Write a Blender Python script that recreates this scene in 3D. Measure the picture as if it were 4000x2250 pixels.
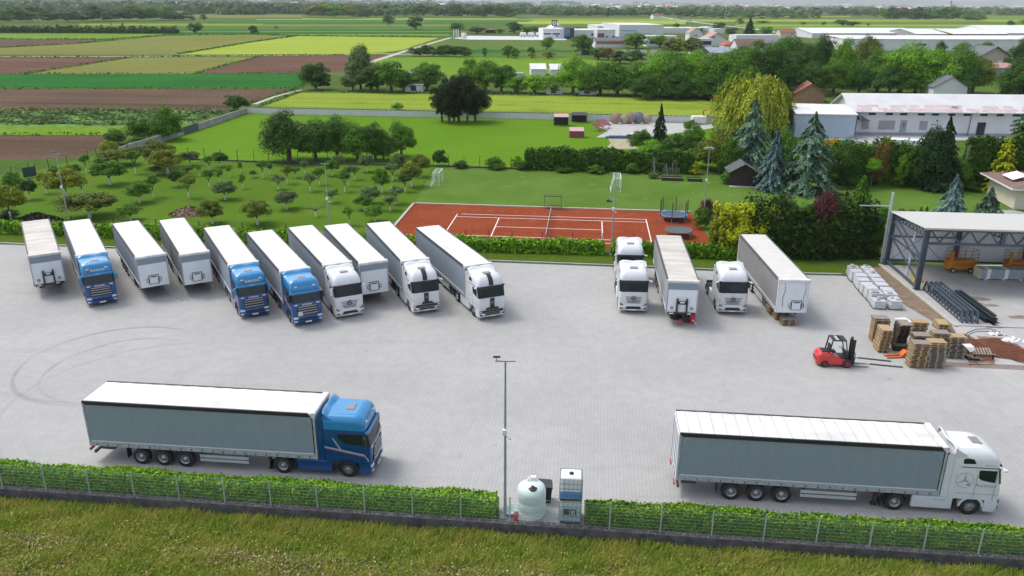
import bpy, math, random
import numpy as np
from mathutils import Vector, Matrix
C = bpy.context.scene
for o in list(bpy.data.objects): bpy.data.objects.remove(o)
R = math.radians
# ------------------------------------------------------------------ camera
FPX, PITCH, ROLL, CAMH = 3076.05, 0.348370, -0.004967, 25.41      # focal length in pixels of a 4000 px wide frame
cam = bpy.data.objects.new("camera", bpy.data.cameras.new("camera")); C.collection.objects.link(cam)
cam.data.sensor_width = 36.0; cam.data.lens = 36.0 * FPX / 4000.0
cam.data.clip_start = 0.5; cam.data.clip_end = 60000
cT, sT, cR, sR = math.cos(PITCH), math.sin(PITCH), math.cos(ROLL), math.sin(ROLL)
_u, _v, _d = Vector((1, 0, 0)), Vector((0, sT, cT)), Vector((0, cT, -sT))
_ex, _ey = _u * cR - _v * sR, _u * sR + _v * cR
cam.matrix_world = Matrix(((_ex.x, _ey.x, -_d.x, 0), (_ex.y, _ey.y, -_d.y, 0), (_ex.z, _ey.z, -_d.z, CAMH), (0, 0, 0, 1)))
C.camera = cam
# ------------------------------------------------------------------ sky, sun, exposure
SUN_EL, SUN_AZ = R(58), R(-62)            # azimuth measured from +Y (away from the camera) towards +X
w = bpy.data.worlds.new("World"); C.world = w; w.use_nodes = True
nt = w.node_tree; nt.nodes.clear()
sky = nt.nodes.new("ShaderNodeTexSky"); sky.sky_type = 'NISHITA'; sky.sun_disc = False
sky.sun_elevation = SUN_EL; sky.sun_rotation = SUN_AZ; sky.dust_density = 3.0; sky.air_density = 1.0; sky.ozone_density = 1.0
hs = nt.nodes.new("ShaderNodeHueSaturation"); hs.inputs['Saturation'].default_value = 0.50
bg = nt.nodes.new("ShaderNodeBackground"); bg.inputs['Strength'].default_value = 0.15
wo = nt.nodes.new("ShaderNodeOutputWorld")
nt.links.new(sky.outputs[0], hs.inputs['Color']); nt.links.new(hs.outputs[0], bg.inputs[0]); nt.links.new(bg.outputs[0], wo.inputs[0])
sl = bpy.data.lights.new("sun", 'SUN'); sl.energy = 0.8; sl.angle = R(16); sl.color = (1.0, 0.96, 0.90)
so = bpy.data.objects.new("sun", sl); C.collection.objects.link(so)
sdir = Vector((math.sin(SUN_AZ) * math.cos(SUN_EL), math.cos(SUN_AZ) * math.cos(SUN_EL), math.sin(SUN_EL)))
so.rotation_euler = sdir.to_track_quat('Z', 'Y').to_euler(); so.location = (0, 0, 200)
C.view_settings.view_transform = 'Standard'; C.view_settings.look = 'None'
C.view_settings.exposure = 0.85; C.view_settings.gamma = 1.0; C.view_settings.use_curve_mapping = False
C.render.engine = 'CYCLES'; C.cycles.max_bounces = 6; C.cycles.transparent_max_bounces = 8; C.cycles.volume_bounces = 0
C.cycles.use_denoising = True
# ------------------------------------------------------------------ survey of the place
# G turns a point of a 2576 px wide plan-survey photo into the spot on the ground at height z; HT gives a height above such a spot
K = 4000 / 2576.0
def G(u, v, z=0.0):
    a, b = u * K - 2000, 1125 - v * K
    X, Y = a * cR + b * sR, -a * sR + b * cR
    dx, dy, dz = X / FPX, cT + sT * Y / FPX, -sT + cT * Y / FPX
    t = (z - CAMH) / dz
    return Vector((dx * t, dy * t, z))
def ROW(p, z):
    zz = z - CAMH; d = p[1] * cT - zz * sT; v = p[1] * sT + zz * cT
    return (1125 - (FPX * p[0] / d * sR + FPX * v / d * cR)) / K
def HT(p, v):
    lo, hi = 0, 80
    for _ in range(40):
        m = (lo + hi) / 2
        if ROW(p, m) > v: lo = m
        else: hi = m
    return lo
def PPM(p, z=0):                          # survey pixels per metre at a spot
    return FPX / K / (p[1] * cT + (CAMH - z) * sT)
SA = -0.1                                  # bearing of the yard's long side
ORD = ['zeroth', 'first', 'second', 'third', 'fourth', 'fifth', 'sixth', 'seventh', 'eighth', 'ninth', 'tenth', 'eleventh', 'twelfth', 'thirteenth', 'fourteenth', 'fifteenth', 'sixteenth', 'seventeenth', 'eighteenth', 'nineteenth', 'twentieth']
# ------------------------------------------------------------------ materials
MATS = {}
def mat(name, col, rough=0.6, metal=0.0, col2=None, scale=3.0, bump=0.0, coat=0.0, alpha=1.0, stretch=None, detail=4.0, spec=0.5, bscale=None, trans=0.0):
    if name in MATS: return MATS[name]
    m = bpy.data.materials.new(name); m.use_nodes = True; n = m.node_tree; p = n.nodes["Principled BSDF"]
    p.inputs['Base Color'].default_value = (*col, 1); p.inputs['Roughness'].default_value = rough; p.inputs['Metallic'].default_value = metal
    p.inputs['Coat Weight'].default_value = coat; p.inputs['Alpha'].default_value = alpha; p.inputs['Specular IOR Level'].default_value = spec
    p.inputs['Transmission Weight'].default_value = trans
    if col2 is not None or bump:
        tc = n.nodes.new("ShaderNodeTexCoord"); mp = n.nodes.new("ShaderNodeMapping"); n.links.new(tc.outputs['Object'], mp.inputs[0])
        if stretch: mp.inputs['Scale'].default_value = stretch
        no = n.nodes.new("ShaderNodeTexNoise"); no.inputs['Scale'].default_value = scale; no.inputs['Detail'].default_value = detail
        n.links.new(mp.outputs[0], no.inputs['Vector'])
        if col2 is not None:
            cr = n.nodes.new("ShaderNodeValToRGB"); cr.color_ramp.elements[0].position = 0.35; cr.color_ramp.elements[1].position = 0.65
            cr.color_ramp.elements[0].color = (*col, 1); cr.color_ramp.elements[1].color = (*col2, 1)
            n.links.new(no.outputs[0], cr.inputs[0]); n.links.new(cr.outputs[0], p.inputs['Base Color'])
        if bump:
            nb = no
            if bscale:
                nb = n.nodes.new("ShaderNodeTexNoise"); nb.inputs['Scale'].default_value = bscale; nb.inputs['Detail'].default_value = 3; n.links.new(mp.outputs[0], nb.inputs['Vector'])
            b = n.nodes.new("ShaderNodeBump"); b.inputs['Strength'].default_value = 1.0; b.inputs['Distance'].default_value = bump
            n.links.new(nb.outputs[0], b.inputs['Height']); n.links.new(b.outputs[0], p.inputs['Normal'])
    MATS[name] = m; return m
def leafmat(name, c1, c2, c3=None, tr=0.14, ns=1.2):
    """foliage: colour varies leaf by leaf and sprig by sprig; thin leaves let some light through"""
    if name in MATS: return MATS[name]
    m = bpy.data.materials.new(name); m.use_nodes = True; n = m.node_tree; p = n.nodes["Principled BSDF"]
    p.inputs['Roughness'].default_value = 0.55; p.inputs['Specular IOR Level'].default_value = 0.08
    ge = n.nodes.new("ShaderNodeNewGeometry"); tc = n.nodes.new("ShaderNodeTexCoord"); oi = n.nodes.new("ShaderNodeObjectInfo")
    no = n.nodes.new("ShaderNodeTexNoise"); no.inputs['Scale'].default_value = ns; no.inputs['Detail'].default_value = 2
    n.links.new(ge.outputs['Position'], no.inputs['Vector'])
    ad = n.nodes.new("ShaderNodeMath"); ad.operation = 'ADD'; n.links.new(ge.outputs['Random Per Island'], ad.inputs[0]); n.links.new(no.outputs[0], ad.inputs[1])
    ml = n.nodes.new("ShaderNodeMath"); ml.operation = 'MULTIPLY'; ml.inputs[1].default_value = 0.5; n.links.new(ad.outputs[0], ml.inputs[0])
    cr = n.nodes.new("ShaderNodeValToRGB"); e = cr.color_ramp.elements; e[0].position = 0.25; e[1].position = 0.78
    e[0].color = (*c1, 1); e[1].color = (*c2, 1)
    if c3: x = e.new(0.55); x.color = (*c3, 1)
    n.links.new(ml.outputs[0], cr.inputs[0])
    h = n.nodes.new("ShaderNodeHueSaturation"); n.links.new(cr.outputs[0], h.inputs['Color'])
    mr = n.nodes.new("ShaderNodeMapRange"); mr.inputs[3].default_value = 0.8; mr.inputs[4].default_value = 1.2
    n.links.new(oi.outputs['Random'], mr.inputs[0]); n.links.new(mr.outputs[0], h.inputs['Value'])
    n.links.new(h.outputs[0], p.inputs['Base Color'])
    t = n.nodes.new("ShaderNodeBsdfTranslucent"); n.links.new(h.outputs[0], t.inputs[0])
    mx = n.nodes.new("ShaderNodeMixShader"); mx.inputs[0].default_value = tr
    out = n.nodes["Material Output"]; n.links.new(p.outputs[0], mx.inputs[1]); n.links.new(t.outputs[0], mx.inputs[2]); n.links.new(mx.outputs[0], out.inputs[0])
    MATS[name] = m; return m
def fieldmat(name, c1, c2, c3, ang=0.0, row=0.0, big=0.03, fine=1.5, rowamt=0.35, bump=0.0, c4=None):
    """cropped ground: broad patches, fine speckle and optional drill rows along a bearing (object = world coordinates)"""
    if name in MATS: return MATS[name]
    m = bpy.data.materials.new(name); m.use_nodes = True; n = m.node_tree; p = n.nodes["Principled BSDF"]
    p.inputs['Roughness'].default_value = 0.95; p.inputs['Specular IOR Level'].default_value = 0.03
    tc = n.nodes.new("ShaderNodeTexCoord"); mp = n.nodes.new("ShaderNodeMapping"); mp.inputs['Rotation'].default_value = (0, 0, -ang); n.links.new(tc.outputs['Object'], mp.inputs[0])
    def noise(s, d, st=None):
        q = n.nodes.new("ShaderNodeTexNoise"); q.inputs['Scale'].default_value = s; q.inputs['Detail'].default_value = d
        if st:
            k = n.nodes.new("ShaderNodeMapping"); k.inputs['Scale'].default_value = st; n.links.new(mp.outputs[0], k.inputs[0]); n.links.new(k.outputs[0], q.inputs['Vector'])
        else: n.links.new(mp.outputs[0], q.inputs['Vector'])
        return q.outputs[0]
    def mix(a, b, f):
        q = n.nodes.new("ShaderNodeMix"); q.data_type = 'RGBA'
        for s, v in ((q.inputs[6], a), (q.inputs[7], b)):
            if isinstance(v, tuple): s.default_value = (*v, 1)
            else: n.links.new(v, s)
        n.links.new(f, q.inputs[0]); return q.outputs[2]
    def ramp(s, a, b):
        q = n.nodes.new("ShaderNodeMapRange"); q.inputs[1].default_value = a; q.inputs[2].default_value = b; n.links.new(s, q.inputs[0]); return q.outputs[0]
    c = mix(c1, c2, ramp(noise(big, 5), 0.38, 0.62))
    fn = noise(fine, 6)
    c = mix(c, c3, ramp(fn, 0.42, 0.75))
    if c4: c = mix(c, c4, ramp(noise(big * 3.1, 7), 0.56, 0.70))
    if row:
        rn = noise(1.0, 2, (row * 0.02, row, 1)); c = mix(c, c3, ramp(rn, 0.5 + 0.2 * (1 - rowamt), 0.5 + 0.4 * (1 - rowamt) + 0.05))
    if row:
        st2 = noise(1.0, 4, (.006, .16, 1)); dk = tuple(x * .72 for x in c3); c = mix(c, dk, ramp(st2, 0.50, 0.80)); lt = tuple(min(1, x * 1.16) for x in c2); c = mix(c, lt, ramp(noise(1.0, 3, (.01, .35, 1)), 0.60, 0.85))
    n.links.new(c, p.inputs['Base Color'])
    if bump:
        b = n.nodes.new("ShaderNodeBump"); b.inputs['Distance'].default_value = bump; n.links.new(fn, b.inputs['Height']); n.links.new(b.outputs[0], p.inputs['Normal'])
    MATS[name] = m; return m
# ------------------------------------------------------------------ mesh helpers
def tag(o, label=None, cat=None, group=None, kind=None):
    if label: o["label"] = label
    if cat: o["category"] = cat
    if group: o["group"] = group
    if kind: o["kind"] = kind
    return o
def thing(name, label, cat, loc=(0, 0, 0), rz=0.0, group=None):
    o = bpy.data.objects.new(name, None); C.collection.objects.link(o); o.empty_display_size = 0.3
    o.location = loc; o.rotation_euler = (0, 0, rz); return tag(o, label, cat, group)
def link(name, me, parent=None, loc=(0, 0, 0), rz=0.0):
    o = bpy.data.objects.new(name, me); C.collection.objects.link(o)
    if parent: o.parent = parent
    o.location = loc; o.rotation_euler = (0, 0, rz); return o
def kids(o): return [c for c in bpy.data.objects if c.parent == o]
def dup(root, loc, rz=0.0, label=None, group=None, scale=None, children=None):
    r = root.copy(); C.collection.objects.link(r); r.location = loc; r.rotation_euler = (0, 0, rz)
    if label: r['label'] = label
    if group: r['group'] = group
    if scale: r.scale = scale
    def rec(src, dst):
        for c in (src.children):
            d = c.copy(); C.collection.objects.link(d); d.parent = dst; rec(c, d)
    rec(root, r); return r
def np_mesh(name, V, F, mats, mi=None, smooth=False):
    """V (n,3), F (m,4) numpy arrays of quads"""
    V = np.asarray(V, dtype=np.float32); F = np.asarray(F, dtype=np.int32); k = F.shape[1]
    me = bpy.data.meshes.new(name); me.vertices.add(len(V)); me.vertices.foreach_set("co", V.ravel())
    me.loops.add(F.size); me.loops.foreach_set("vertex_index", F.ravel())
    me.polygons.add(len(F)); me.polygons.foreach_set("loop_start", np.arange(0, F.size, k, dtype=np.int32))
    for m in mats: me.materials.append(m)
    if mi is not None: me.polygons.foreach_set("material_index", np.asarray(mi, dtype=np.int32))
    if smooth: me.polygons.foreach_set("use_smooth", np.ones(len(F), dtype=bool))
    me.update(calc_edges=True); return me
class MB:
    """collects boxes, bars, tubes and lofts into one mesh"""
    def __init__(s): s.v = []; s.f = []; s.m = []; s.sm = []
    def add(s, vs, fs, m=0, smooth=False):
        o = len(s.v); s.v += [tuple(x) for x in vs]
        for f in fs: s.f.append(tuple(i + o for i in f)); s.m.append(m); s.sm.append(smooth)
    def box(s, c, d, m=0, rz=0.0, tilt=None):
        x, y, z = d[0] / 2, d[1] / 2, d[2] / 2
        vs = [Vector((a * x, b * y, e * z)) for e in (-1, 1) for b in (-1, 1) for a in (-1, 1)]
        if tilt: vs = [tilt @ q for q in vs]
        if rz: q_ = Matrix.Rotation(rz, 3, 'Z'); vs = [q_ @ q for q in vs]
        s.add([q + Vector(c) for q in vs], [(0, 2, 3, 1), (4, 5, 7, 6), (0, 1, 5, 4), (2, 6, 7, 3), (0, 4, 6, 2), (1, 3, 7, 5)], m)
    def cbox(s, c, d, b=0.03, m=0):
        """box with chamfered vertical and top edges"""
        x, y, z = d[0] / 2, d[1] / 2, d[2] / 2
        def ring(zz, k): return [(x - k, -y + b), (x - k, y - b), (x - b, y - k), (-x + b, y - k), (-x + k, y - b), (-x + k, -y + b), (-x + b, -y + k), (x - b, -y + k)], zz
        R_ = [ring(-z, 0), ring(z - b, 0), ring(z, b)]
        vs = [(p[0] + c[0], p[1] + c[1], zz + c[2]) for r, zz in R_ for p in r]
        fs = [tuple(range(7, -1, -1)), tuple(range(16, 24))]
        for k in range(2):
            for i in range(8): j = (i + 1) % 8; fs.append((k * 8 + i, k * 8 + j, k * 8 + 8 + j, k * 8 + 8 + i))
        s.add(vs, fs, m)
    def bar(s, p, q, w=0.05, h=None, m=0):
        """square bar from p to q"""
        p, q = Vector(p), Vector(q); d = (q - p); L = d.length
        if L < 1e-6: return
        d.normalize(); up = Vector((0, 0, 1)) if abs(d.z) < 0.95 else Vector((1, 0, 0))
        a = d.cross(up).normalized(); b = a.cross(d).normalized(); h = h or w
        vs = [e + a * (i * w / 2) + b * (j * h / 2) for e in (p, q) for i, j in ((-1, -1), (1, -1), (1, 1), (-1, 1))]
        s.add(vs, [(3, 2, 1, 0), (4, 5, 6, 7)] + [(i, (i + 1) % 4, (i + 1) % 4 + 4, i + 4) for i in range(4)], m)
    def tube(s, pts, r, n=8, m=0, cap=True, smooth=True):
        """round tube through pts; r a number or one per point"""
        pts = [Vector(p) for p in pts]; rs = r if isinstance(r, (list, tuple)) else [r] * len(pts); vs = []
        for k, p in enumerate(pts):
            d = (pts[min(k + 1, len(pts) - 1)] - pts[max(k - 1, 0)]).normalized()
            up = Vector((0, 0, 1)) if abs(d.z) < 0.9 else Vector((1, 0, 0))
            a = d.cross(up).normalized(); b = a.cross(d)
            vs += [p + (a * math.cos(6.28318 * i / n) + b * math.sin(6.28318 * i / n)) * rs[k] for i in range(n)]
        fs = [(k * n + i, k * n + (i + 1) % n, (k + 1) * n + (i + 1) % n, (k + 1) * n + i) for k in range(len(pts) - 1) for i in range(n)]
        s.add(vs, fs, m, smooth)
        if cap: s.add(vs[:n], [tuple(range(n))], m); s.add(vs[-n:], [tuple(range(n))], m)
    def lathe(s, prof, c=(0, 0, 0), axis='z', n=20, m=0, smooth=True):
        vs = []
        for r, h in prof:
            for i in range(n):
                a = 6.28318 * i / n; x, y = r * math.cos(a), r * math.sin(a)
                q = {'z': (x, y, h), 'y': (x, h, y), 'x': (h, x, y)}[axis]; vs.append((q[0] + c[0], q[1] + c[1], q[2] + c[2]))
        s.add(vs, [(k * n + i, k * n + (i + 1) % n, (k + 1) * n + (i + 1) % n, (k + 1) * n + i) for k in range(len(prof) - 1) for i in range(n)], m, smooth)
    def loft(s, rings, m=0, closed=True, cap0=True, cap1=True, smooth=True):
        n = len(rings[0]); vs = [p for r in rings for p in r]; e = n if closed else n - 1
        s.add(vs, [(k * n + i, k * n + (i + 1) % n, (k + 1) * n + (i + 1) % n, (k + 1) * n + i) for k in range(len(rings) - 1) for i in range(e)], m, smooth)
        if cap0: s.add(rings[0], [tuple(range(n))[::-1]], m)
        if cap1: s.add(rings[-1], [tuple(range(n))], m)
    def prism(s, poly, a, b, axis='y', m=0):
        """extrude a 2-D outline from a to b along an axis"""
        def P(q, t): return {'y': (q[0], t, q[1]), 'x': (t, q[0], q[1]), 'z': (q[0], q[1], t)}[axis]
        n = len(poly); s.add([P(q, a) for q in poly] + [P(q, b) for q in poly],
            [tuple(range(n))[::-1], tuple(range(n, 2 * n))] + [(i, (i + 1) % n, (i + 1) % n + n, i + n) for i in range(n)], m)
    def quad(s, a, b, c, d, m=0): s.add([a, b, c, d], [(0, 1, 2, 3)], m)
    def mesh(s, name, mats):
        me = bpy.data.meshes.new(name); me.from_pydata(s.v, [], s.f)
        for q in (mats if isinstance(mats, (list, tuple)) else [mats]): me.materials.append(q)
        me.polygons.foreach_set("material_index", s.m); me.polygons.foreach_set("use_smooth", s.sm)
        me.update(); return me
    def build(s, name, mats, parent=None, loc=(0, 0, 0), rz=0.0, fix=True):
        me = s.mesh(name, mats)
        if fix:
            import bmesh
            b = bmesh.new(); b.from_mesh(me); bmesh.ops.recalc_face_normals(b, faces=b.faces); b.to_mesh(me); b.free()
        return link(name, me, parent, loc, rz)
def text(s, size, parent, mtx, mt, name="lettering", depth=0.004, bold=0.0, sx=1.0):
    cu = bpy.data.curves.new("t", 'FONT'); cu.body = s; cu.size = size; cu.align_x = 'CENTER'; cu.align_y = 'CENTER'; cu.extrude = depth; cu.offset = bold; cu.resolution_u = 2
    o = bpy.data.objects.new("t", cu); C.collection.objects.link(o); bpy.context.view_layer.update()
    me = bpy.data.meshes.new_from_object(o.evaluated_get(bpy.context.evaluated_depsgraph_get())); bpy.data.objects.remove(o)
    me.transform(Matrix.Scale(sx, 4, (1, 0, 0))); me.transform(mtx); me.materials.clear(); me.materials.append(mt); return link(name, me, parent)
def frame(o, xd, yd):
    """matrix placing flat lettering at o, reading along xd with yd upwards"""
    xd, yd = Vector(xd).normalized(), Vector(yd).normalized(); z = xd.cross(yd).normalized(); yd = z.cross(xd)
    return Matrix(((xd.x, yd.x, z.x, o[0]), (xd.y, yd.y, z.y, o[1]), (xd.z, yd.z, z.z, o[2]), (0, 0, 0, 1)))
def sheet(name, pts, z, m, kind='structure', label=None, cat=None, thick=0.0, world=True):
    """a flat laid area; outline given as ground points"""
    b = MB(); n = len(pts)
    vs = [(p[0], p[1], z) for p in pts]
    if thick: b.prism([(p[0], p[1]) for p in pts], z - thick, z, 'z')
    else: b.add(vs, [tuple(range(n))])
    o = b.build(name, m, fix=False)
    me = o.data
    if not thick and me.polygons[0].normal.z < 0: me.flip_normals()
    if label: tag(o, label, cat)
    if kind: o['kind'] = kind
    return o
def PG(*q): return [G(a, b) for a, b in q]
# ================================================================== GROUND AND SETTING
def wall_y(x): return 34.10 - 0.1035 * x                        # outer face of the plinth wall at the near end of the yard
g = MB(); BIG = 20000
ys = [wall_y(-60), wall_y(60)]
gA, gB, gC, gD = (-300, wall_y(-300), 0), (300, wall_y(300), 0), None, None
g.add([(-BIG, wall_y(-300), -.03), (-300, wall_y(-300), -.03), (300, wall_y(300), -.03), (BIG, wall_y(300), -.03), (BIG, BIG, -.03), (-BIG, BIG, -.03)], [(0, 1, 2, 3, 4, 5)])
g.add([(-BIG, wall_y(-300), -.55), (-300, wall_y(-300), -.55), (300, wall_y(300), -.55), (BIG, wall_y(300), -.55), (BIG, -300, -.55), (-BIG, -300, -.55)], [(5, 4, 3, 2, 1, 0)])
g.add([(-BIG, wall_y(-300), -.03), (-300, wall_y(-300), -.03), (300, wall_y(300), -.03), (BIG, wall_y(300), -.03), (-BIG, wall_y(-300), -.55), (-300, wall_y(-300), -.55), (300, wall_y(300), -.55), (BIG, wall_y(300), -.55)], [(0, 4, 5, 1), (1, 5, 6, 2), (2, 6, 7, 3)])
GR = fieldmat('ground_grass', (.062, .115, .018), (.095, .14, .028), (.04, .08, .012), big=.012, fine=.4, c4=(.13, .14, .045))
tag(g.build('ground', GR, fix=False), kind='structure')
# --- crops and fields (laid outlines of the survey)
LAWN = fieldmat('lawn', (.072, .145, .012), (.097, .178, .018), (.052, .108, .008), big=.09, fine=5, c4=(.09, .13, .012), bump=.03)
BRIGHT = fieldmat('bright_meadow', (.095, .198, .009), (.115, .22, .013), (.068, .155, .006), big=.05, fine=2.2, bump=.08, c4=(.09, .20, .008))
PITCHG = fieldmat('pitch_grass', (.082, .155, .022), (.108, .185, .035), (.060, .118, .014), big=.12, fine=4, c4=(.105, .19, .03), bump=.03)
STRIPG = fieldmat('verge', (.06, .115, .010), (.085, .13, .014), (.045, .08, .008), big=.5, fine=6, c4=(.12, .11, .03), bump=.03)
BROWN = fieldmat('ploughed', (.105, .068, .044), (.135, .09, .06), (.075, .047, .03), ang=SA, row=1.1, big=.04, fine=1.2, rowamt=.5, bump=.08)
RBROWN = fieldmat('red_ploughed', (.12, .065, .044), (.15, .085, .056), (.09, .05, .034), ang=SA, row=1.0, big=.03, fine=.9, rowamt=.5)
WHEAT = fieldmat('wheat', (.20, .275, .030), (.235, .305, .040), (.15, .215, .018), ang=SA, row=.35, big=.03, fine=1.2, rowamt=.25, bump=.1, c4=(.13, .20, .02))
YEL = fieldmat('yellow_crop', (.26, .335, .035), (.30, .365, .05), (.21, .285, .025), ang=.5, row=.3, big=.01, fine=.5, rowamt=.2)
OLIVE = fieldmat('olive_crop', (.165, .17, .040), (.175, .21, .042), (.13, .125, .035), ang=.45, row=.3, big=.012, fine=.6, rowamt=.3)
DEEP = fieldmat('deep_green_crop', (.018, .115, .015), (.028, .145, .018), (.012, .075, .010), ang=SA, row=.5, big=.03, fine=.8, rowamt=.45)
PALEC = fieldmat('pale_crop', (.13, .25, .055), (.18, .31, .085), (.045, .12, .018), ang=SA, row=.5, big=.12, fine=.7, rowamt=.5, bump=.5)
MUTED = fieldmat('muted_pasture', (.085, .14, .026), (.12, .165, .036), (.06, .105, .018), big=.02, fine=.5)
FRESH = fieldmat('fresh_pasture', (.115, .225, .014), (.145, .245, .025), (.08, .155, .012), big=.03, fine=.6)
GRAVEL = mat('gravel_lot', (.42, .41, .40), .95, col2=(.33, .32, .31), scale=.8)
TRACK = mat('track_dirt', (.42, .40, .35), .95, col2=(.33, .31, .26), scale=.5)
def fld(name, m, z, *q): return sheet(name, PG(*q), z, m)
fld('field', BROWN, -.015, (-700, 343), (263, 339), (285, 352), (255, 372), (180, 398), (-700, 412))
fld('field', FRESH, -.018, (-900, 306), (500, 312), (490, 320), (265, 341), (-900, 345))
fld('field', PALEC, -.012, (-1200, 280), (420, 277), (545, 276), (500, 305), (460, 318), (-1200, 320))
fld('field', BROWN, -.008, (-1500, 227), (745, 223), (690, 243), (620, 262), (560, 277), (-1500, 279))
fld('field', DEEP, -.006, (-1800, 189), (490, 186), (760, 184), (768, 214), (720, 223), (-1800, 225))
fld('field', RBROWN, -.016, (-2200, 145), (330, 144), (60, 187.5), (-2200, 188))
fld('field', OLIVE, -.014, (330, 144), (655, 141.5), (485, 186), (60, 187.5))
fld('field', RBROWN, -.012, (655, 141.5), (960, 138), (1003, 139), (930, 156), (905, 178), (757, 185), (485, 186))
fld('field', OLIVE, -.02, (-2600, 139), (-2600, 123), (0, 119), (200, 109), (290, 102), (420, 90), (640, 87), (745, 91), (640, 105), (450, 137))
fld('field', YEL, -.018, (450, 137), (640, 105), (745, 90.5), (1105, 94.5), (1010, 126), (960, 132), (860, 136))
fld('field', BROWN, -.017, (-2600, 97), (280, 99), (200, 109.5), (0, 119.5), (-2600, 123))
fld('field', FRESH, -.015, (-2600, 83), (410, 85.5), (425, 88), (280, 97.5), (-2600, 96))
fld('field', WHEAT, -.006, (755, 231), (1085, 235), (1288, 238), (1800, 247), (2050, 249), (2050, 300), (1800, 293), (1288, 283), (800, 273), (650, 269))
fld('field', FRESH, -.02, (970, 145), (1100, 143), (1450, 147), (1540, 153), (1540, 195), (860, 195), (930, 158))
fld('field', MUTED, -.016, (1125, 97), (1450, 103), (1450, 140), (1100, 142), (1000, 139))
fld('field', DEEP, -.012, (1135, 123), (1450, 127), (1450, 131), (1090, 134))
# thin far-off strip fields, laid as long parallel plots across the plain
rng = random.Random(4)
far_cols = [YEL, WHEAT, MUTED, DEEP, FRESH, OLIVE, BROWN, MUTED, FRESH, DEEP]
def strip(u0, u1, v0, v1, m, sk=0.0): fld('field', m, -.02 + .002 * (len(bpy.data.objects) % 5), (u0, v0), (u1, v0 + sk), (u1, v1 + sk), (u0, v1))
for v0, v1, m, u0, u1 in [(60, 61.5, YEL, 200, 660), (61.8, 65.5, FRESH, 190, 1150), (66, 67.5, BROWN, -200, 190), (70, 73, MUTED, 460, 1100), (73.5, 77.5, DEEP, 455, 1180), (78.3, 80, FRESH, 455, 1180), (80.5, 86, DEEP, 450, 1150),
        (86.5, 88.5, WHEAT, 480, 1130), (56, 59, DEEP, 520, 1290), (53, 55.4, MUTED, 640, 1330), (50.5, 52.6, DEEP, 640, 1340), (48.2, 50, YEL, 644, 1700), (45, 47.8, WHEAT, 760, 1300), (38, 44, OLIVE, 480, 760), (31, 36, FRESH, 50, 640), (26, 30, MUTED, 130, 640),
        (24.5, 26, YEL, 200, 620), (13.6, 18, OLIVE, 300, 760), (52, 60.5, YEL, 1290, 1725), (47, 51.5, WHEAT, 1330, 1700), (61, 66, MUTED, 1320, 1560), (42.5, 46, MUTED, 1300, 2700), (35, 40, BROWN, 2060, 2320), (40.6, 42.3, YEL, 1900, 2140),
        (51, 54, YEL, 1740, 2700), (54.5, 61.5, MUTED, 1760, 2700), (62, 65, YEL, 1850, 2700), (65.5, 73.5, FRESH, 1870, 2700), (48, 50.5, WHEAT, 1720, 2700), (27.5, 30.5, OLIVE, 1320, 1650), (41, 46, FRESH, 2480, 2900),
        (100, 108, MUTED, -900, -60), (46, 55, DEEP, -900, -100), (26, 30, YEL, -900, -100)]: strip(u0, u1, v0, v1, m)
# --- tracks and roads
def ribbon(name, pts, wd, z, m, kind='structure'):
    vs = []; P = [Vector(p) for p in pts]
    for i, p in enumerate(P):
        d = (P[min(i + 1, len(P) - 1)] - P[max(i - 1, 0)]); n = Vector((-d.y, d.x, 0)).normalized() * (wd / 2 if not isinstance(wd, (list, tuple)) else wd[i] / 2)
        vs += [(p.x - n.x, p.y - n.y, z), (p.x + n.x, p.y + n.y, z)]
    b = MB(); b.add(vs, [(2 * i, 2 * i + 2, 2 * i + 3, 2 * i + 1) for i in range(len(P) - 1)]); o = b.build(name, m, fix=False)
    if o.data.polygons[0].normal.z < 0: o.data.flip_normals()
    if kind: o['kind'] = kind
    return o
ribbon('dirt_track', PG((-2200, 143), (0, 142), (330, 141.8), (640, 140), (860, 137.5), (960, 134), (1000, 137.6), (1100, 137)), 3.2, 0.0, TRACK)
ribbon('dirt_track', PG((930, 157), (990, 138), (1040, 122), (1090, 107), (1134, 94.5)), 3.4, 0.004, TRACK)
ribbon('field_path', PG((905, 190), (935, 156)), 3, 0.008, TRACK)
ribbon('field_path', PG((640, 262), (700, 240), (760, 226)), 1.4, 0.006, TRACK)
ribbon('road', PG((1960, 82), (1900, 73), (1800, 62), (1720, 52), (1665, 43), (1650, 37), (1700, 30), (1780, 24)), 9, 0.01, mat('far_asphalt', (.36, .36, .37), .9))
MARG = fieldmat('field_margin', (.05, .095, .015), (.085, .12, .02), (.03, .06, .01), big=.3, fine=1.5)
MLINES = [((-900, 306), (500, 312)), ((-1200, 279), (420, 277), (545, 276)), ((-1500, 226), (745, 223)), ((-1800, 188), (490, 186), (760, 184)), ((60, 187), (330, 144)), ((485, 186), (655, 142)), ((-2200, 144.5), (330, 144), (655, 141.5), (870, 138.5)), ((450, 136), (640, 105), (745, 90.5)), ((-2600, 97), (280, 99), (420, 89), (640, 87), (745, 90), (1105, 94)), ((0, 120), (200, 109.5), (290, 101)), ((-900, 342), (263, 340)), ((757, 185), (768, 214), (745, 224), (620, 262)), ((650, 269.5), (755, 232), (1085, 236), (1790, 248))]
rg = random.Random(77)
for ln in MLINES:
    P = PG(*ln); Q = []
    for a, c in zip(P, P[1:]):
        n_ = max(2, int((c - a).length / 9)); Q += [a + (c - a) * k / n_ for k in range(n_)]
    Q.append(P[-1]); Q = Q[:400]; sc_ = max(1.0, P[len(P) // 2].y / 260); ribbon('field_margin', [q + Vector((rg.uniform(-.25, .25), rg.uniform(-.3, .3), 0)) * sc_ for q in Q], [rg.uniform(.5, 1.7) * sc_ for _ in Q], .014, MARG)
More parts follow.
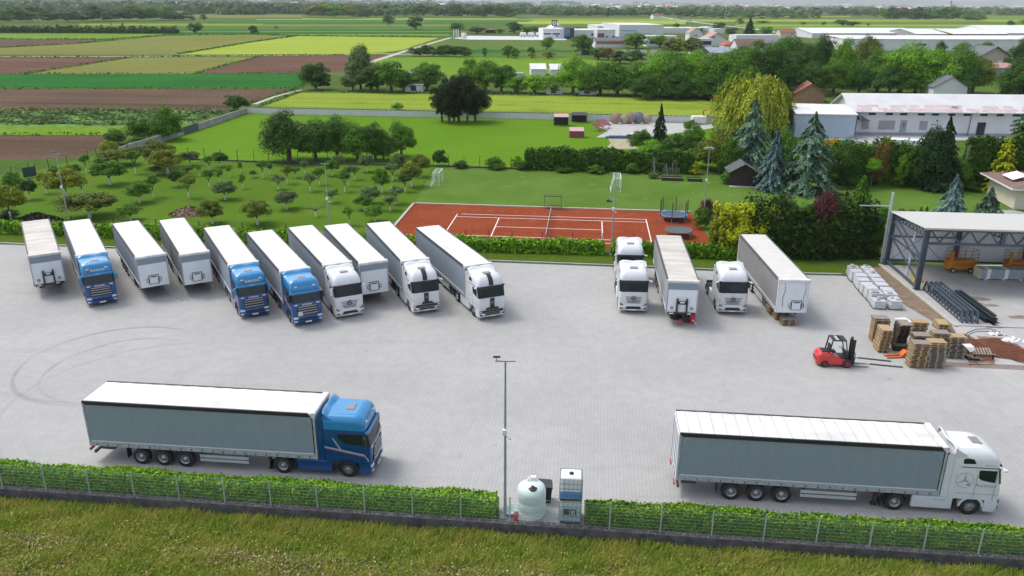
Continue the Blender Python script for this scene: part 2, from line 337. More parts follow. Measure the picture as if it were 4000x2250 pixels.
# --- lawns around the yard
fld('lawn', LAWN, -.004, (-420, 600), (-420, 440), (60, 438), (300, 375), (440, 408), (640, 410), (1090, 418), (1040, 512), (990, 570), (1000, 640), (-420, 600))
fld('meadow', BRIGHT, .0, (300, 376), (425, 352), (500, 327), (620, 285.5), (1288, 299), (1800, 311), (1830, 420), (1480, 430), (1090, 417), (640, 409), (440, 407))
fld('lawn', PITCHG, .003, (1093, 418), (1480, 430), (1800, 440), (2080, 450), (2576, 462), (2576, 560), (2235, 548), (1740, 640), (1778, 612), (1737, 534), (1041, 512))
fld('verge', STRIPG, -.001, (-420, 570), (1520, 640), (1850, 655), (2120, 668), (2240, 660), (2216, 672), (2190, 690), (2112, 692), (1241, 657), (0, 612), (-420, 592))
fld('gravel_lot', GRAVEL, .006, (1515, 306), (1790, 311), (1795, 322), (1700, 335), (1600, 350), (1500, 345), (1530, 330), (1508, 320))
fld('gravel_path', mat('sandy', (.38, .33, .24), .95, col2=(.25, .25, .12), scale=.6), .008, (1528, 346), (1588, 348), (1605, 376), (1525, 374), (1536, 360))
# --- paved yard
pv = MATS['paving'] = bpy.data.materials.new('paving'); pv.use_nodes = True; n = pv.node_tree; p = n.nodes['Principled BSDF']; p.inputs['Roughness'].default_value = .85; p.inputs['Specular IOR Level'].default_value = .3
tc = n.nodes.new('ShaderNodeTexCoord'); mp = n.nodes.new('ShaderNodeMapping'); mp.inputs['Rotation'].default_value = (0, 0, R(90) - SA); n.links.new(tc.outputs['Object'], mp.inputs[0])
br = n.nodes.new('ShaderNodeTexBrick'); n.links.new(mp.outputs[0], br.inputs[0]); br.inputs['Scale'].default_value = 1; br.inputs['Brick Width'].default_value = .42; br.inputs['Row Height'].default_value = .21
br.inputs['Mortar Size'].default_value = .012; br.inputs['Mortar Smooth'].default_value = .3; br.inputs['Bias'].default_value = -.1
br.inputs['Color1'].default_value = (.368, .366, .354, 1); br.inputs['Color2'].default_value = (.350, .349, .340, 1); br.inputs['Mortar'].default_value = (.275, .275, .27, 1)
def NZ(s, d, st=(1, 1, 1)):
    k = n.nodes.new('ShaderNodeMapping'); k.inputs['Scale'].default_value = st; n.links.new(tc.outputs['Object'], k.inputs[0])
    q = n.nodes.new('ShaderNodeTexNoise'); q.inputs['Scale'].default_value = s; q.inputs['Detail'].default_value = d; n.links.new(k.outputs[0], q.inputs['Vector']); return q.outputs[0]
def MR(s, a, b, c, d):
    q = n.nodes.new('ShaderNodeMapRange'); q.interpolation_type = 'SMOOTHSTEP'
    for i, v in enumerate((a, b, c, d)): q.inputs[i + 1].default_value = v
    n.links.new(s, q.inputs[0]); return q.outputs[0]
def MT(op, a, b):
    q = n.nodes.new('ShaderNodeMath'); q.operation = op
    for i, v in enumerate((a, b)):
        if isinstance(v, (int, float)): q.inputs[i].default_value = v
        else: n.links.new(v, q.inputs[i])
    return q.outputs[0]
fac = MT('MULTIPLY', MR(NZ(.09, 6), .3, .7, .93, 1.05), MR(NZ(1.1, 5), .3, .7, .965, 1.035))
fac = MT('MULTIPLY', fac, MR(NZ(.35, 6, (1, .25, 1)), .60, .75, 1.0, .93))
fac = MT('MULTIPLY', fac, MR(NZ(.75, 3), .70, .78, 1.0, .84)); fac = MT('MULTIPLY', fac, MR(NZ(2.6, 2), .74, .79, 1.0, .72)); fac = MT('MULTIPLY', fac, MR(NZ(.25, 4, (.25, 2.2, 1)), .60, .72, 1.0, .945))
for cx, cy, rr in ((-29.72, 53.49, 6.57), (-28.3, 52.2, 5.5), (-29.4, 53.3, 6.75), (-24, 47.5, 9.5)):
    vd = n.nodes.new('ShaderNodeVectorMath'); vd.operation = 'DISTANCE'; n.links.new(tc.outputs['Object'], vd.inputs[0]); vd.inputs[1].default_value = (cx, cy, 0)
    ring = MR(MT('ABSOLUTE', MT('SUBTRACT', MT('ADD', vd.outputs['Value'], MT('MULTIPLY', NZ(.2, 1), .5)), rr + .25), 0.0), .04, .22, 1.0, 0.0)
    sx_ = n.nodes.new('ShaderNodeSeparateXYZ'); n.links.new(tc.outputs['Object'], sx_.inputs[0]); ring = MT('MULTIPLY', ring, MR(sx_.outputs[0], -31.5 if rr < 9 else -26, -24.5 if rr < 9 else -18, 1.0, 0.0))
    fac = MT('MULTIPLY', fac, MT('SUBTRACT', 1.0, MT('MULTIPLY', ring, MR(NZ(.15, 3), .36, .58, 0.05, .25 if rr < 9 else .10))))
vm = n.nodes.new('ShaderNodeVectorMath'); vm.operation = 'SCALE'; n.links.new(br.outputs['Color'], vm.inputs[0]); n.links.new(fac, vm.inputs['Scale']); n.links.new(vm.outputs[0], p.inputs['Base Color'])
fld('paved_yard', pv, .004, (-420, 597), (0, 615), (60, 617), (275, 625), (1241, 660), (1538, 671), (2031, 692), (2112, 693.5), (2190, 700), (2400, 845), (2700, 880), (3500, 930), (4000, 1425), (2576, 1345), (1470, 1258), (1262, 1250), (0, 1172), (-500, 1140))
CONC = mat('concrete_slab', (.40, .395, .38), .8, col2=(.34, .34, .33), scale=.5, detail=6)
fld('concrete_pad', mat('concrete_pad', (.37, .37, .36), .85, col2=(.31, .31, .31), scale=.7), .002, (1256, 1246), (1470, 1256), (1470, 1326), (1256, 1306))
fld('concrete_apron', CONC, .010, (2388, 806), (2740, 815), (3300, 850), (3400, 1060), (2780, 1010), (2576, 985), (2440, 905))
# kerb
def strip3(name, pts, wd, z0, z1, m, **k):
    b = MB()
    for a, c in zip(pts, pts[1:]):
        a, c = Vector((a[0], a[1], 0)), Vector((c[0], c[1], 0)); d = (c - a).normalized(); nn = Vector((-d.y, d.x, 0)) * wd / 2; c = c + d * .002
        b.add([a - nn + Vector((0, 0, z0)), a + nn + Vector((0, 0, z0)), c + nn + Vector((0, 0, z0)), c - nn + Vector((0, 0, z0)), a - nn + Vector((0, 0, z1)), a + nn + Vector((0, 0, z1)), c + nn + Vector((0, 0, z1)), c - nn + Vector((0, 0, z1))],
              [(3, 2, 1, 0), (4, 5, 6, 7), (0, 1, 5, 4), (1, 2, 6, 5), (2, 3, 7, 6), (3, 0, 4, 7)])
    return b.build(name, m, **k)
KERB = mat('kerb_concrete', (.36, .355, .345), .9, col2=(.28, .275, .27), scale=3)
for q in [PG((-420, 593), (0, 612.5), (62, 615.5), (275, 623), (700, 641), (1241, 657.5), (1538, 668.5), (2031, 689.5), (2116, 691))]: strip3('kerb', q, .22, -.02, .13, KERB)['kind'] = 'structure'
# clay court
CLAY = fieldmat('red_clay', (.215, .048, .020), (.25, .060, .026), (.18, .038, .017), big=.2, fine=3, c4=(.25, .07, .035))
fld('clay_court', CLAY, .009, (1041, 513), (1737, 535), (1800, 620), (1786, 634), (1440, 618), (965, 596))
LINE = mat('line_paint', (.75, .72, .68), .7)
cc = Vector((-6.99, 97.53, 0)); ca = -0.096; cx_, cy_ = Vector((math.cos(ca), math.sin(ca), 0)), Vector((-math.sin(ca), math.cos(ca), 0))
def CP(x, y): return cc + cx_ * x + cy_ * y
ml = MB()
def cl(x0, y0, x1, y1):
    for a in [0]:
        d = Vector((x1 - x0, y1 - y0)).normalized() * .03; nn = Vector((-d.y, d.x)) * 1.9
        ml.quad(*[(*(CP(x, y)[:2]), .013) for x, y in ((x0 - nn.x, y0 - nn.y), (x1 - nn.x, y1 - nn.y), (x1 + nn.x, y1 + nn.y), (x0 + nn.x, y0 + nn.y))])
cl(.5, 0, 23.77, 0); cl(0, -1.37, 23.77, -1.37); cl(0, -9.6, 23.77, -9.6); cl(0, -10.97, 23.77, -10.97); cl(0, -.1, 0, -10.8); cl(23.77, -.1, 23.77, -10.8); cl(5.485, -1.5, 5.485, -9.5); cl(18.285, -1.5, 18.285, -9.5); cl(5.6, -5.485, 18.2, -5.485)
tag(ml.build('court_lines', LINE, fix=False), kind='structure')
if ml and bpy.data.objects['court_lines'].data.polygons[0].normal.z < 0: bpy.data.objects['court_lines'].data.flip_normals()
strip3('court_edging', PG((1737, 534.5), (1041, 512.5), (990, 572)), .32, -.02, .16, mat('edging', (.47, .42, .34), .9, col2=(.38, .34, .27), scale=4))['kind'] = 'structure'
# earth strip beside the slab
fld('earth_strip', mat('bare_earth', (.16, .115, .075), .95, col2=(.22, .165, .11), scale=1.4, bump=.12), .007, (2150, 674), (2222, 672), (2300, 742), (2412, 836), (2392, 836), (2280, 770))
# far hills on the rim of the plain
def hills():
    b = MB(); rg = random.Random(8); n = 160; R0, R1 = 15500, 18500
    prof = [(R0, 0), (R0 + 700, .45), (R0 + 1500, 1), (R1, .3)]; rows = [[] for _ in prof]
    for i in range(n + 1):
        a = -1.0 + 2.0 * i / n
        h = 40 + 50 * (math.sin(i * .13 + 1) + 1) + 30 * math.sin(i * .41) + rg.uniform(-6, 6) + max(0, a) * 120
        for r, (d, k) in zip(rows, prof): r.append((d * math.sin(a), d * math.cos(a), -1 + h * k))
    for r in rows: b.v += r
    m = n + 1; b.f = [(k * m + i, k * m + i + 1, (k + 1) * m + i + 1, (k + 1) * m + i) for k in range(3) for i in range(n)]; b.m = [0] * len(b.f); b.sm = [True] * len(b.f)
    b.build('hills', mat('hill_woods', (.04, .07, .035), .95, col2=(.07, .10, .05), scale=.002), fix=False)['kind'] = 'structure'
hills()
# ================================================================== VEGETATION
def rnd_dir(rg, n): v = rg.normal(size=(n, 3)); return v / np.linalg.norm(v, axis=1)[:, None]
def leaves(P, N, size, rg, aspect=1.0, along=None):
    """one small quad per point, facing N, long side along 'along' if given"""
    n = len(P); size = np.broadcast_to(np.asarray(size, dtype=float), (n,))
    N = N / (np.linalg.norm(N, axis=1)[:, None] + 1e-9)
    t = rnd_dir(rg, n) if along is None else along
    a = np.cross(N, t); a /= np.linalg.norm(a, axis=1)[:, None] + 1e-9; b = np.cross(a, N)
    s = (size * rg.uniform(.6, 1.3, n))[:, None] * .5
    V = np.stack([P - a * s - b * s * aspect, P + a * s - b * s * aspect * .8, P + a * s * .5 + b * s * aspect, P - a * s * .7 + b * s * aspect], 1)
    return V.reshape(-1, 3)
def leafmesh(name, V, mats, core=None, mi=None):
    F = np.arange(len(V)).reshape(-1, 4); return np_mesh(name, V, F, mats, mi)
def clump_crown(seed, n, leaf, kind='round', clumps=26):
    """points on many small sub-crowns spread through a crown of unit width and unit height (z 0..1)"""
    rg = np.random.default_rng(seed); C_ = []
    while len(C_) < clumps:
        p = rg.uniform(-1, 1, 3)
        if np.linalg.norm(p) > 1: continue
        if kind == 'dome' and p[2] < -.1: continue
        if np.linalg.norm(p) < .35 and rg.random() < .7: continue
        C_.append(p)
    C_ = np.array(C_); r = rg.uniform(.15, .30, clumps)
    if kind == 'dome': ctr = C_ * np.array([.37, .37, .62]) + np.array([0, 0, .2])
    elif kind == 'column': ctr = C_ * np.array([.25, .25, .42]) + np.array([0, 0, .5]); r *= .75
    elif kind == 'umbrella': ctr = C_ * np.array([.42, .42, .26]) + np.array([0, 0, .62]); ctr[:, 2] += .12 - (np.hypot(ctr[:, 0], ctr[:, 1]) * .5) ** 1.5
    else: ctr = C_ * np.array([.40, .40, .40]) + np.array([0, 0, .50]); ctr[:, :2] *= (1.16 - .36 * ctr[:, 2:3])
    k = rg.integers(0, clumps, n); d = rnd_dir(rg, n); d[:, 2] = np.where(d[:, 2] < -.2, -d[:, 2] * .6, d[:, 2])
    rr = r[k] * .5 * rg.uniform(.80, 1.08, n) * (1.34 if kind != 'umbrella' else 1.2)
    P = ctr[k] + d * rr[:, None]; P[:, 2] = np.clip(P[:, 2], .015, 1.06)
    N = d + rnd_dir(rg, n) * .50 + np.array([0, 0, .25])
    return leaves(P, N, leaf, rg, 1.1)
def conifer_crown(seed, n, leaf, droop=.12, power=.85, tiers=15, sprays=11, lift=0.0, width=.5):
    rg = np.random.default_rng(seed); Vs = []; per = max(4, n // (tiers * sprays))
    for t in range(tiers):
        z = .05 + .93 * t / (tiers - 1); R_ = width * max(.03, (1 - z)) ** power
        for b in range(max(4, int(sprays * (1 - z * .5)))):
            a = rg.uniform(0, 6.283); L = R_ * rg.uniform(.72, 1.12); dr = np.array([math.cos(a), math.sin(a), 0])
            u = rg.uniform(.12, 1, per) ** .7; side = rg.normal(size=per) * .13 * L * (1.15 - u)
            sd = np.array([-dr[1], dr[0], 0]); P = dr * (u * L)[:, None] + sd * side[:, None]
            P[:, 2] = z + lift * L * u - droop * u ** 2 * (.4 + (1 - z)) + rg.normal(size=per) * .008
            N = np.array([0, 0, 1.0]) + dr * .5 + rnd_dir(rg, per) * .55
            Vs.append(leaves(P, N, leaf * (1 - .45 * z), rg, 1.7, np.broadcast_to(dr + np.array([0, 0, -.4]), (per, 3)) + rnd_dir(rg, per) * .35))
    return np.concatenate(Vs)
def willow_crown(seed, n, leaf):
    rg = np.random.default_rng(seed); Vs = []; S_ = n // 14
    for _ in range(S_):
        d = rnd_dir(rg, 1)[0]; d[2] = abs(d[2]); q = rg.random() ** .35
        lump = 1 + .13 * math.sin(3 * math.atan2(d[1], d[0]) + 1) + .08 * math.sin(7 * math.atan2(d[1], d[0]))
        top = np.array([d[0] * .44 * lump * q, d[1] * .44 * lump * q, .42 + d[2] * .52 * q * lump]); L = rg.uniform(.12, .40) * (1.25 - d[2]) ; L = min(L, top[2] - .03)
        k = 14; s = np.linspace(0, 1, k); P = top + np.outer(s, np.array([d[0] * .06, d[1] * .06, -L])) + rg.normal(size=(k, 3)) * .006
        N = np.broadcast_to(np.array([d[0], d[1], .3]), (k, 3)) + rnd_dir(rg, k) * .6
        Vs.append(leaves(P, N, leaf, rg, 2.2, np.broadcast_to(np.array([0, 0, -1.0]), (k, 3)) + rnd_dir(rg, k) * .2))
    return np.concatenate(Vs)
def trunk_mesh(kind, mats):
    b = MB(); rg = random.Random(hash(kind) % 100 if False else len(kind))
    if kind == 'orchard':
        b.tube([(0, 0, 0), (.01, 0, .30)], [.034, .030], 7, 1); b.tube([(.01, 0, .30), (0, .01, .5)], [.030, .024], 7, 0)
        for i in range(6):
            a = i * 1.05 + .3; b.tube([(0, .01, .44), (.14 * math.cos(a), .14 * math.sin(a), .60), (.30 * math.cos(a), .30 * math.sin(a), .72), (.38 * math.cos(a + .2), .38 * math.sin(a + .2), .86)], [.018, .014, .010, .004], 5, 0)
    elif kind == 'conifer': b.tube([(0, 0, 0), (0, 0, .5), (0, 0, .97)], [.022, .013, .003], 7, 0)
    else:
        b.tube([(0, 0, 0), (.01, 0, .2), (0, .01, .5)], [.045, .035, .022], 8, 0)
        for i in range(8):
            a = i * .8 + .2; z = .16 + .035 * i; b.tube([(0, 0, z), (.13 * math.cos(a), .13 * math.sin(a), z + .14), (.28 * math.cos(a), .28 * math.sin(a), z + .3)], [.018, .012, .004], 5, 0)
    return b.mesh('trunk_' + kind, mats)
BARK = mat('bark', (.10, .075, .055), .9, col2=(.15, .12, .09), scale=14); LIME = mat('limewash', (.72, .72, .70), .9, col2=(.60, .60, .57), scale=8)
LF = {
 'dark': leafmat('leaf_dark', (0.026, 0.067, 0.010), (0.080, 0.175, 0.021), (0.045, 0.110, 0.014)),
 'mid': leafmat('leaf_mid', (0.045, 0.116, 0.012), (0.152, 0.316, 0.026), (0.083, 0.191, 0.017)),
 'fresh': leafmat('leaf_fresh', (0.072, 0.183, 0.012), (0.256, 0.499, 0.030), (0.136, 0.300, 0.019)),
 'olive': leafmat('leaf_olive', (.06, .10, .012), (.27, .30, .035), (.13, .18, .018)),
 'gold': leafmat('leaf_gold', (.07, .12, .010), (.42, .40, .035), (.18, .23, .018), ns=1.6),
 'grey': leafmat('leaf_greygreen', (.045, .085, .025), (.22, .31, .13), (.11, .17, .055)),
 'blue': leafmat('leaf_bluespruce', (0.080, 0.141, 0.122), (0.304, 0.449, 0.432), (0.168, 0.266, 0.252)),
 'cedar': leafmat('leaf_cedar', (0.056, 0.116, 0.072), (0.256, 0.416, 0.274), (0.128, 0.216, 0.144)),
 'spruce': leafmat('leaf_spruce', (0.013, 0.039, 0.010), (0.044, 0.098, 0.023), (0.025, 0.062, 0.015)),
 'pine': leafmat('leaf_pine', (0.013, 0.023, 0.007), (0.044, 0.065, 0.017), (0.025, 0.039, 0.010)),
 'lime': leafmat('leaf_lime', (.17, .22, .006), (.60, .60, .02), (.34, .40, .012)),
 'willow': leafmat('leaf_willow', (.15, .19, .012), (.52, .54, .06), (.30, .35, .03)),
 'purple': leafmat('leaf_purple', (0.039, 0.011, 0.014), (0.143, 0.046, 0.045), (0.083, 0.023, 0.027)),
 'orange': leafmat('leaf_orange', (0.220, 0.137, 0.007), (0.528, 0.366, 0.018), (0.363, 0.252, 0.012)),
 'rust': leafmat('leaf_rust', (0.110, 0.069, 0.018), (0.242, 0.160, 0.041), (0.165, 0.114, 0.030)),
 'bright': leafmat('leaf_laurel', (.045, .135, .008), (.33, .50, .03), (.13, .29, .014), ns=1.6),
 'thuja': leafmat('leaf_thuja', (0.029, 0.075, 0.008), (0.096, 0.200, 0.019), (0.054, 0.125, 0.013)),
 'bamboo': leafmat('leaf_bamboo', (.010, .028, .006), (.055, .105, .014), (.024, .052, .008)),
 'bambooy': leafmat('leaf_bamboo_yellow', (.05, .08, .008), (.50, .50, .02), (.20, .23, .012)),
 'hazy': leafmat('leaf_far', (0.045, 0.092, 0.019), (0.120, 0.208, 0.035), (0.072, 0.141, 0.026)),
}
PROTO = {}
def crownmesh(kind, lod, v):
    """lod: leaf quads per crown; v: variant"""
    key = (kind, lod, v)
    if key in PROTO: return PROTO[key]
    n = {0: 260, 1: 1000, 2: 3400, 3: 9500, 4: 20000}[lod]; lf = {0: .105, 1: .062, 2: .040, 3: .026, 4: .018}[lod]; s = v * 17 + lod + len(kind) * 31
    if kind in ('round', 'dome', 'column', 'umbrella'): V = clump_crown(s, n, lf * (1.0 if kind != 'column' else .8), kind, {0: 14, 1: 22, 2: 34, 3: 50, 4: 66}[lod])
    elif kind == 'conifer': V = conifer_crown(s, int(n * 1.5), lf * 1.35, sprays=17, tiers=20)
    elif kind == 'cedar': V = conifer_crown(s, int(n * 1.5), lf * 1.3, droop=.16, power=.75, tiers=18, sprays=14, lift=.16, width=.6)
    elif kind == 'spire': V = conifer_crown(s, int(n * 1.5), lf * 1.3, droop=.05, power=.5, tiers=20, sprays=16)
    elif kind == 'willow': V = willow_crown(s, n * 2, lf * .75)
    PROTO[key] = leafmesh('crown_' + kind, V, [LF['mid']]); return PROTO[key]
TRK = {'orchard': trunk_mesh('orchard', [BARK, LIME]), 'conifer': trunk_mesh('conifer', [BARK]), 'broad': trunk_mesh('broad', [BARK])}
_tv = [0]
def tree(loc, wd, h, kind, leaf, lod, label, cat='tree', group=None, trunk='broad', name='tree', lift=None, parts=True):
    _tv[0] += 1; v = _tv[0] % (4 if lod < 4 else 2); rg = random.Random(_tv[0] * 7)
    cm = crownmesh(kind, lod, v); z0 = {'umbrella': 0, 'round': .03, 'dome': 0}.get(kind, 0) if lift is None else lift
    if not parts:
        o = link(name, cm, None, (loc[0], loc[1], loc[2] + z0 * h), rg.uniform(0, 6.28)); o.scale = (wd, wd, h * (1 - z0))
        o.material_slots[0].link = 'OBJECT'; o.material_slots[0].material = LF[leaf]; return tag(o, label, cat, group)
    t = thing(name, label, cat, loc, rg.uniform(0, 6.28), group)
    c = link('crown', cm, t, (0, 0, z0 * h)); c.scale = (wd, wd, h * (1 - z0)); c.material_slots[0].link = 'OBJECT'; c.material_slots[0].material = LF[leaf]
    if trunk:
        k = link('trunk', TRK[trunk], t); sx = {'orchard': wd, 'broad': max(wd, h * .7), 'conifer': h}[trunk]; k.scale = (sx, sx, h)
    return t
def tree_at(u, v, top, wpx, kind, leaf, lod, label, **k):
    wpx = wpx * (1.22 if kind in ('conifer', 'cedar', 'spire') else 1.12 if kind != 'willow' else 1.0)
    """a tree whose foot stands at survey point (u, v), its top seen at row 'top', its crown wpx wide"""
    p = G(u, v); h = HT(p, top) * (1.10 if kind == 'dome' else 1.0); return tree(p, wpx / PPM(p, h * .5), h * k.pop('hk', 1.0), kind, leaf, lod, label, **k)
def hedge(name, label, pts, wd, h, leaf, size, dens, seed=1, cat='hedge', group=None, rough=.12, core='core_green', z=0.0):
    rg = np.random.default_rng(seed); P = [np.array([p[0], p[1], 0.0]) for p in pts]; Vs = []; b = MB()
    for a, c in zip(P, P[1:]):
        L = np.linalg.norm(c - a); d = (c - a) / L; nn = np.array([-d[1], d[0], 0]); n = int(L * (wd + 2 * h) * dens)
        q = rg.uniform(0, wd + 2 * h, n); s = rg.uniform(-.1, L + .1, n)
        wob = 1 + rough * (np.sin(s * 1.9 + seed) * .4 + np.sin(s * .7 + 2 * seed) * .6) + rg.normal(size=n) * rough * .5
        side = np.where(q < h, -1, np.where(q > h + wd, 1, 0))
        x = np.where(side == 0, q - h - wd / 2, side * wd / 2 * (1 + rg.normal(size=n) * .10)); zz = np.where(side == 0, h * wob, np.where(side < 0, q, q - h - wd) * wob)
        pos = a + np.outer(s, d) + np.outer(x, nn) + np.outer(zz, [0, 0, 1]); pos[:, 2] += z
        N = np.outer(side, nn) + np.outer(np.where(side == 0, 1.0, .35), [0, 0, 1]) + rnd_dir(rg, n) * .8
        Vs.append(leaves(pos, N, size, rg, 1.3))
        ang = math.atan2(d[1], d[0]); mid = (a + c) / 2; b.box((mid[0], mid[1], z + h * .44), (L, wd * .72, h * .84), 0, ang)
    V = np.concatenate(Vs); nb = len(b.v); F = np.arange(len(V)).reshape(-1, 4)
    FB = np.array(b.f) + len(V); allV = np.concatenate([V, np.array([tuple(q) for q in b.v])]); allF = np.concatenate([F, FB]); mi = np.concatenate([np.zeros(len(F)), np.ones(len(FB))])
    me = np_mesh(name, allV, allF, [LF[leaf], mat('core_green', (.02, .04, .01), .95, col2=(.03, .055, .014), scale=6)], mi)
    o = link(name, me); return tag(o, label, cat, group)
def margin_tufts():
    rg = np.random.default_rng(6); Vs = []
    for ln in MLINES:
        P = [G(*q) for q in ln]
        for a, c in zip(P, P[1:]):
            L = (c - a).length; n = int(min(L * 3, 2600)); k = rg.uniform(0, 1, n); sc = max(1.0, a.y / 260); pos = np.stack([a.x + (c.x - a.x) * k + rg.normal(size=n) * .5 * sc, a.y + (c.y - a.y) * k + rg.normal(size=n) * .5 * sc, rg.uniform(.05, .5, n) * (.6 + .8 * np.abs(np.sin(k * 37 + a.x)))], 1)
            keep = np.abs(pos[:, 0]) < 1.0 * pos[:, 1]; pos = pos[keep]; Vs.append(leaves(pos, rnd_dir(rg, len(pos)) + np.array([0, 0, .6]), .42 * sc, rg))
    tag(link('field_edge_grass', leafmesh('field_edge_grass', np.concatenate(Vs), [LF['mid']])), 'rough grass tufts along the field edges', 'grass', kind='stuff')
    n = 14000; a, c = G(-100, 300), G(500, 298); x = rg.uniform(-150, -62, n); y = rg.uniform(G(300, 317).y, G(300, 279).y, n); k = x < -.0 + G(500, 300).x + (y - 170) * .1; x, y = x[k], y[k]
    w = np.sin(x * .35 + np.sin(y * .6) * 2) + np.sin(y * .9 + x * .1) + rg.normal(size=len(x)) * .5 > .3; x, y = x[w], y[w]
    tag(link('crop_tufts', leafmesh('crop_tufts', leaves(np.stack([x, y, rg.uniform(.1, .7, len(x))], 1), rnd_dir(rg, len(x)) + np.array([0, 0, .9]), .34, rg, 2.6, np.broadcast_to(np.array([1.0, -.1, 0]), (len(x), 3))), [LF['grey']])), 'tufted pale green crop beyond the concrete wall', 'crop', kind='stuff')
margin_tufts()
# ================================================================== LORRIES
BLK = mat('black_plastic', (.018, .019, .021), .55); RUB = mat('tyre_rubber', (.022, .022, .023), .85, col2=(.035, .035, .035), scale=6); CHR = mat('bright_metal', (.40, .41, .42), .4, metal=.6)
STEEL = mat('dark_steel', (.06, .062, .065), .6, col2=(.09, .085, .08), scale=5); GALV = mat('galvanised', (.36, .38, .39), .5, metal=.35, col2=(.30, .32, .33), scale=4)
GLASS = mat('cab_glass', (.014, .022, .025), .15, coat=.12, spec=.35); SMOKE = mat('roof_hatch', (.22, .19, .19), .25, coat=.3); REDL = mat('red_lamp', (.45, .02, .02), .4); WLAMP = mat('lamp_glass', (.62, .66, .70), .15, coat=.8)
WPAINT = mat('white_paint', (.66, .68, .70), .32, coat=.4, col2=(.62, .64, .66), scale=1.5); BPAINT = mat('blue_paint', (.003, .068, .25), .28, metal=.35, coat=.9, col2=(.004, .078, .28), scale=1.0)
BPAINT_SKYLIT = mat('blue_paint_skylit', (.008, .205, .45), .32, metal=.0, coat=.8); STRIPE = mat('stripe_silver', (.35, .38, .42), .5); STRIPER = mat('stripe_red', (.42, .03, .08), .5)  # same blue paint; sky shine put into this lighter copy, body kept deeper
PLATE = mat('plate_white', (.72, .72, .70), .5); INK = mat('ink_dark', (.05, .055, .07), .5); SILV = mat('silver_letter', (.62, .64, .66), .35, metal=.3); GREYINK = mat('grey_ink', (.30, .34, .38), .5)
ROOFW = mat('roof_fabric', (.68, .68, .67), .6, col2=(.54, .53, .50), scale=.45, detail=7, stretch=(.5, 2.2, 1)); ROOFD = mat('roof_fabric_dirty', (.55, .53, .49), .7, col2=(.40, .37, .33), scale=.55, detail=7, stretch=(1.6, .5, 1))
CURT = mat('curtain_grey', (.215, .26, .305), .6, col2=(.23, .275, .32), scale=1.2, bump=.01, stretch=(6, 1, .25)); CURTL = mat('curtain_light', (.33, .335, .35), .55, col2=(.30, .305, .32), scale=1.2, bump=.01, stretch=(6, 1, .25))
CURTX = mat('curtain_slack', (.25, .26, .27), .6, col2=(.15, .16, .17), scale=1.0, bump=.12, stretch=(3.5, 1, .12)); BAND = mat('front_band', (.22, .27, .32), .6); BLIND = mat('bulkhead_white', (.74, .77, .80), .45, col2=(.69, .72, .76), scale=1.1)
VAL = mat('valance', (.30, .33, .35), .6, col2=(.40, .42, .43), scale=5, bump=.03)
def wheel_mesh(rad, wd, dish):
    t = MB(); w2 = wd / 2; rr = rad
    t.lathe([(rr * .58, -w2), (rr * .93, -w2), (rr, -w2 * .8), (rr, w2 * .8), (rr * .93, w2), (rr * .58, w2)], axis='y', n=26)
    r = MB(); f = w2 * .98 if dish > 0 else w2 * .7
    r.lathe([(rr * .60, f), (rr * .55, f), (rr * .50, f - .05), (rr * .34, f - .10 * dish), (rr * .2, f - .04), (rr * .17, f + .02), (0.001, f + .03)], axis='y', n=20)
    r.lathe([(rr * .60, -f), (rr * .5, -f + .02), (.001, -f + .03)], axis='y', n=20)
    for i in range(10): a = i * .628; r.box((math.cos(a) * rr * .42, f - .055 * dish, math.sin(a) * rr * .42), (.045, .04, .045), 1)
    return t, r
def wheel(parent, x, y, rad=.5, wd=.32, rim=CHR, dish=1.0, z=None):
    t, r = wheel_mesh(rad, wd, dish); sgn = 1 if y > 0 else -1
    a = t.build('wheel', RUB, parent, (x, y, z or rad), 0 if sgn > 0 else math.pi); r.build('rim', [rim, STEEL], a); return a
def rrect(xb, xf, hw, r, z, n=5):
    """rounded-rectangle ring, front corners rounder than the back ones"""
    pts = []
    for cx, cy, a0, rr in ((xf - r, hw - r, 0, r), (xb + .06, hw - .06, 90, .06), (xb + .06, -hw + .06, 180, .06), (xf - r, -hw + r, 270, r)):
        for i in range(n): a = math.radians(a0 + 90 * i / (n - 1)); pts.append((cx + rr * math.cos(a), cy + rr * math.sin(a), z))
    return pts
def front_arc(xf, hw, r, z, off=.012, n=7, wrap=1.0):
    """the front edge of the same ring, running from its right corner to its left one"""
    pts = []
    for cy, a0, a1 in ((-(hw - r), -90 * wrap, 0), (hw - r, 0, 90 * wrap)):
        for i in range(n): a = math.radians(a0 + (a1 - a0) * i / (n - 1)); pts.append((xf - r + (r + off) * math.cos(a), cy + (r + off) * math.sin(a), z))
    return pts
def star(parent, o, xd, yd, r, m, name='emblem', ringw=.07):
    b = MB(); xd, yd = Vector(xd), Vector(yd); n = xd.cross(yd).normalized(); o = Vector(o)
    N = 26
    for i in range(N):
        a, c = 6.28318 * i / N, 6.28318 * (i + 1) / N
        P = lambda t, q: o + xd * math.cos(t) * q + yd * math.sin(t) * q
        b.add([P(a, r), P(c, r), P(c, r * (1 - ringw)), P(a, r * (1 - ringw))], [(0, 1, 2, 3)])
    for k in range(3):
        a = math.pi / 2 + k * 2.0944; tip = o + (xd * math.cos(a) + yd * math.sin(a)) * r * .95
        for s in (-1, 1):
            q = o + (xd * math.cos(a + s * .9) + yd * math.sin(a + s * .9)) * r * (.24 if ringw > .2 else .16)
            b.add([o, q, tip], [(0, 1, 2)])
    return b.build(name, m, parent, fix=False)
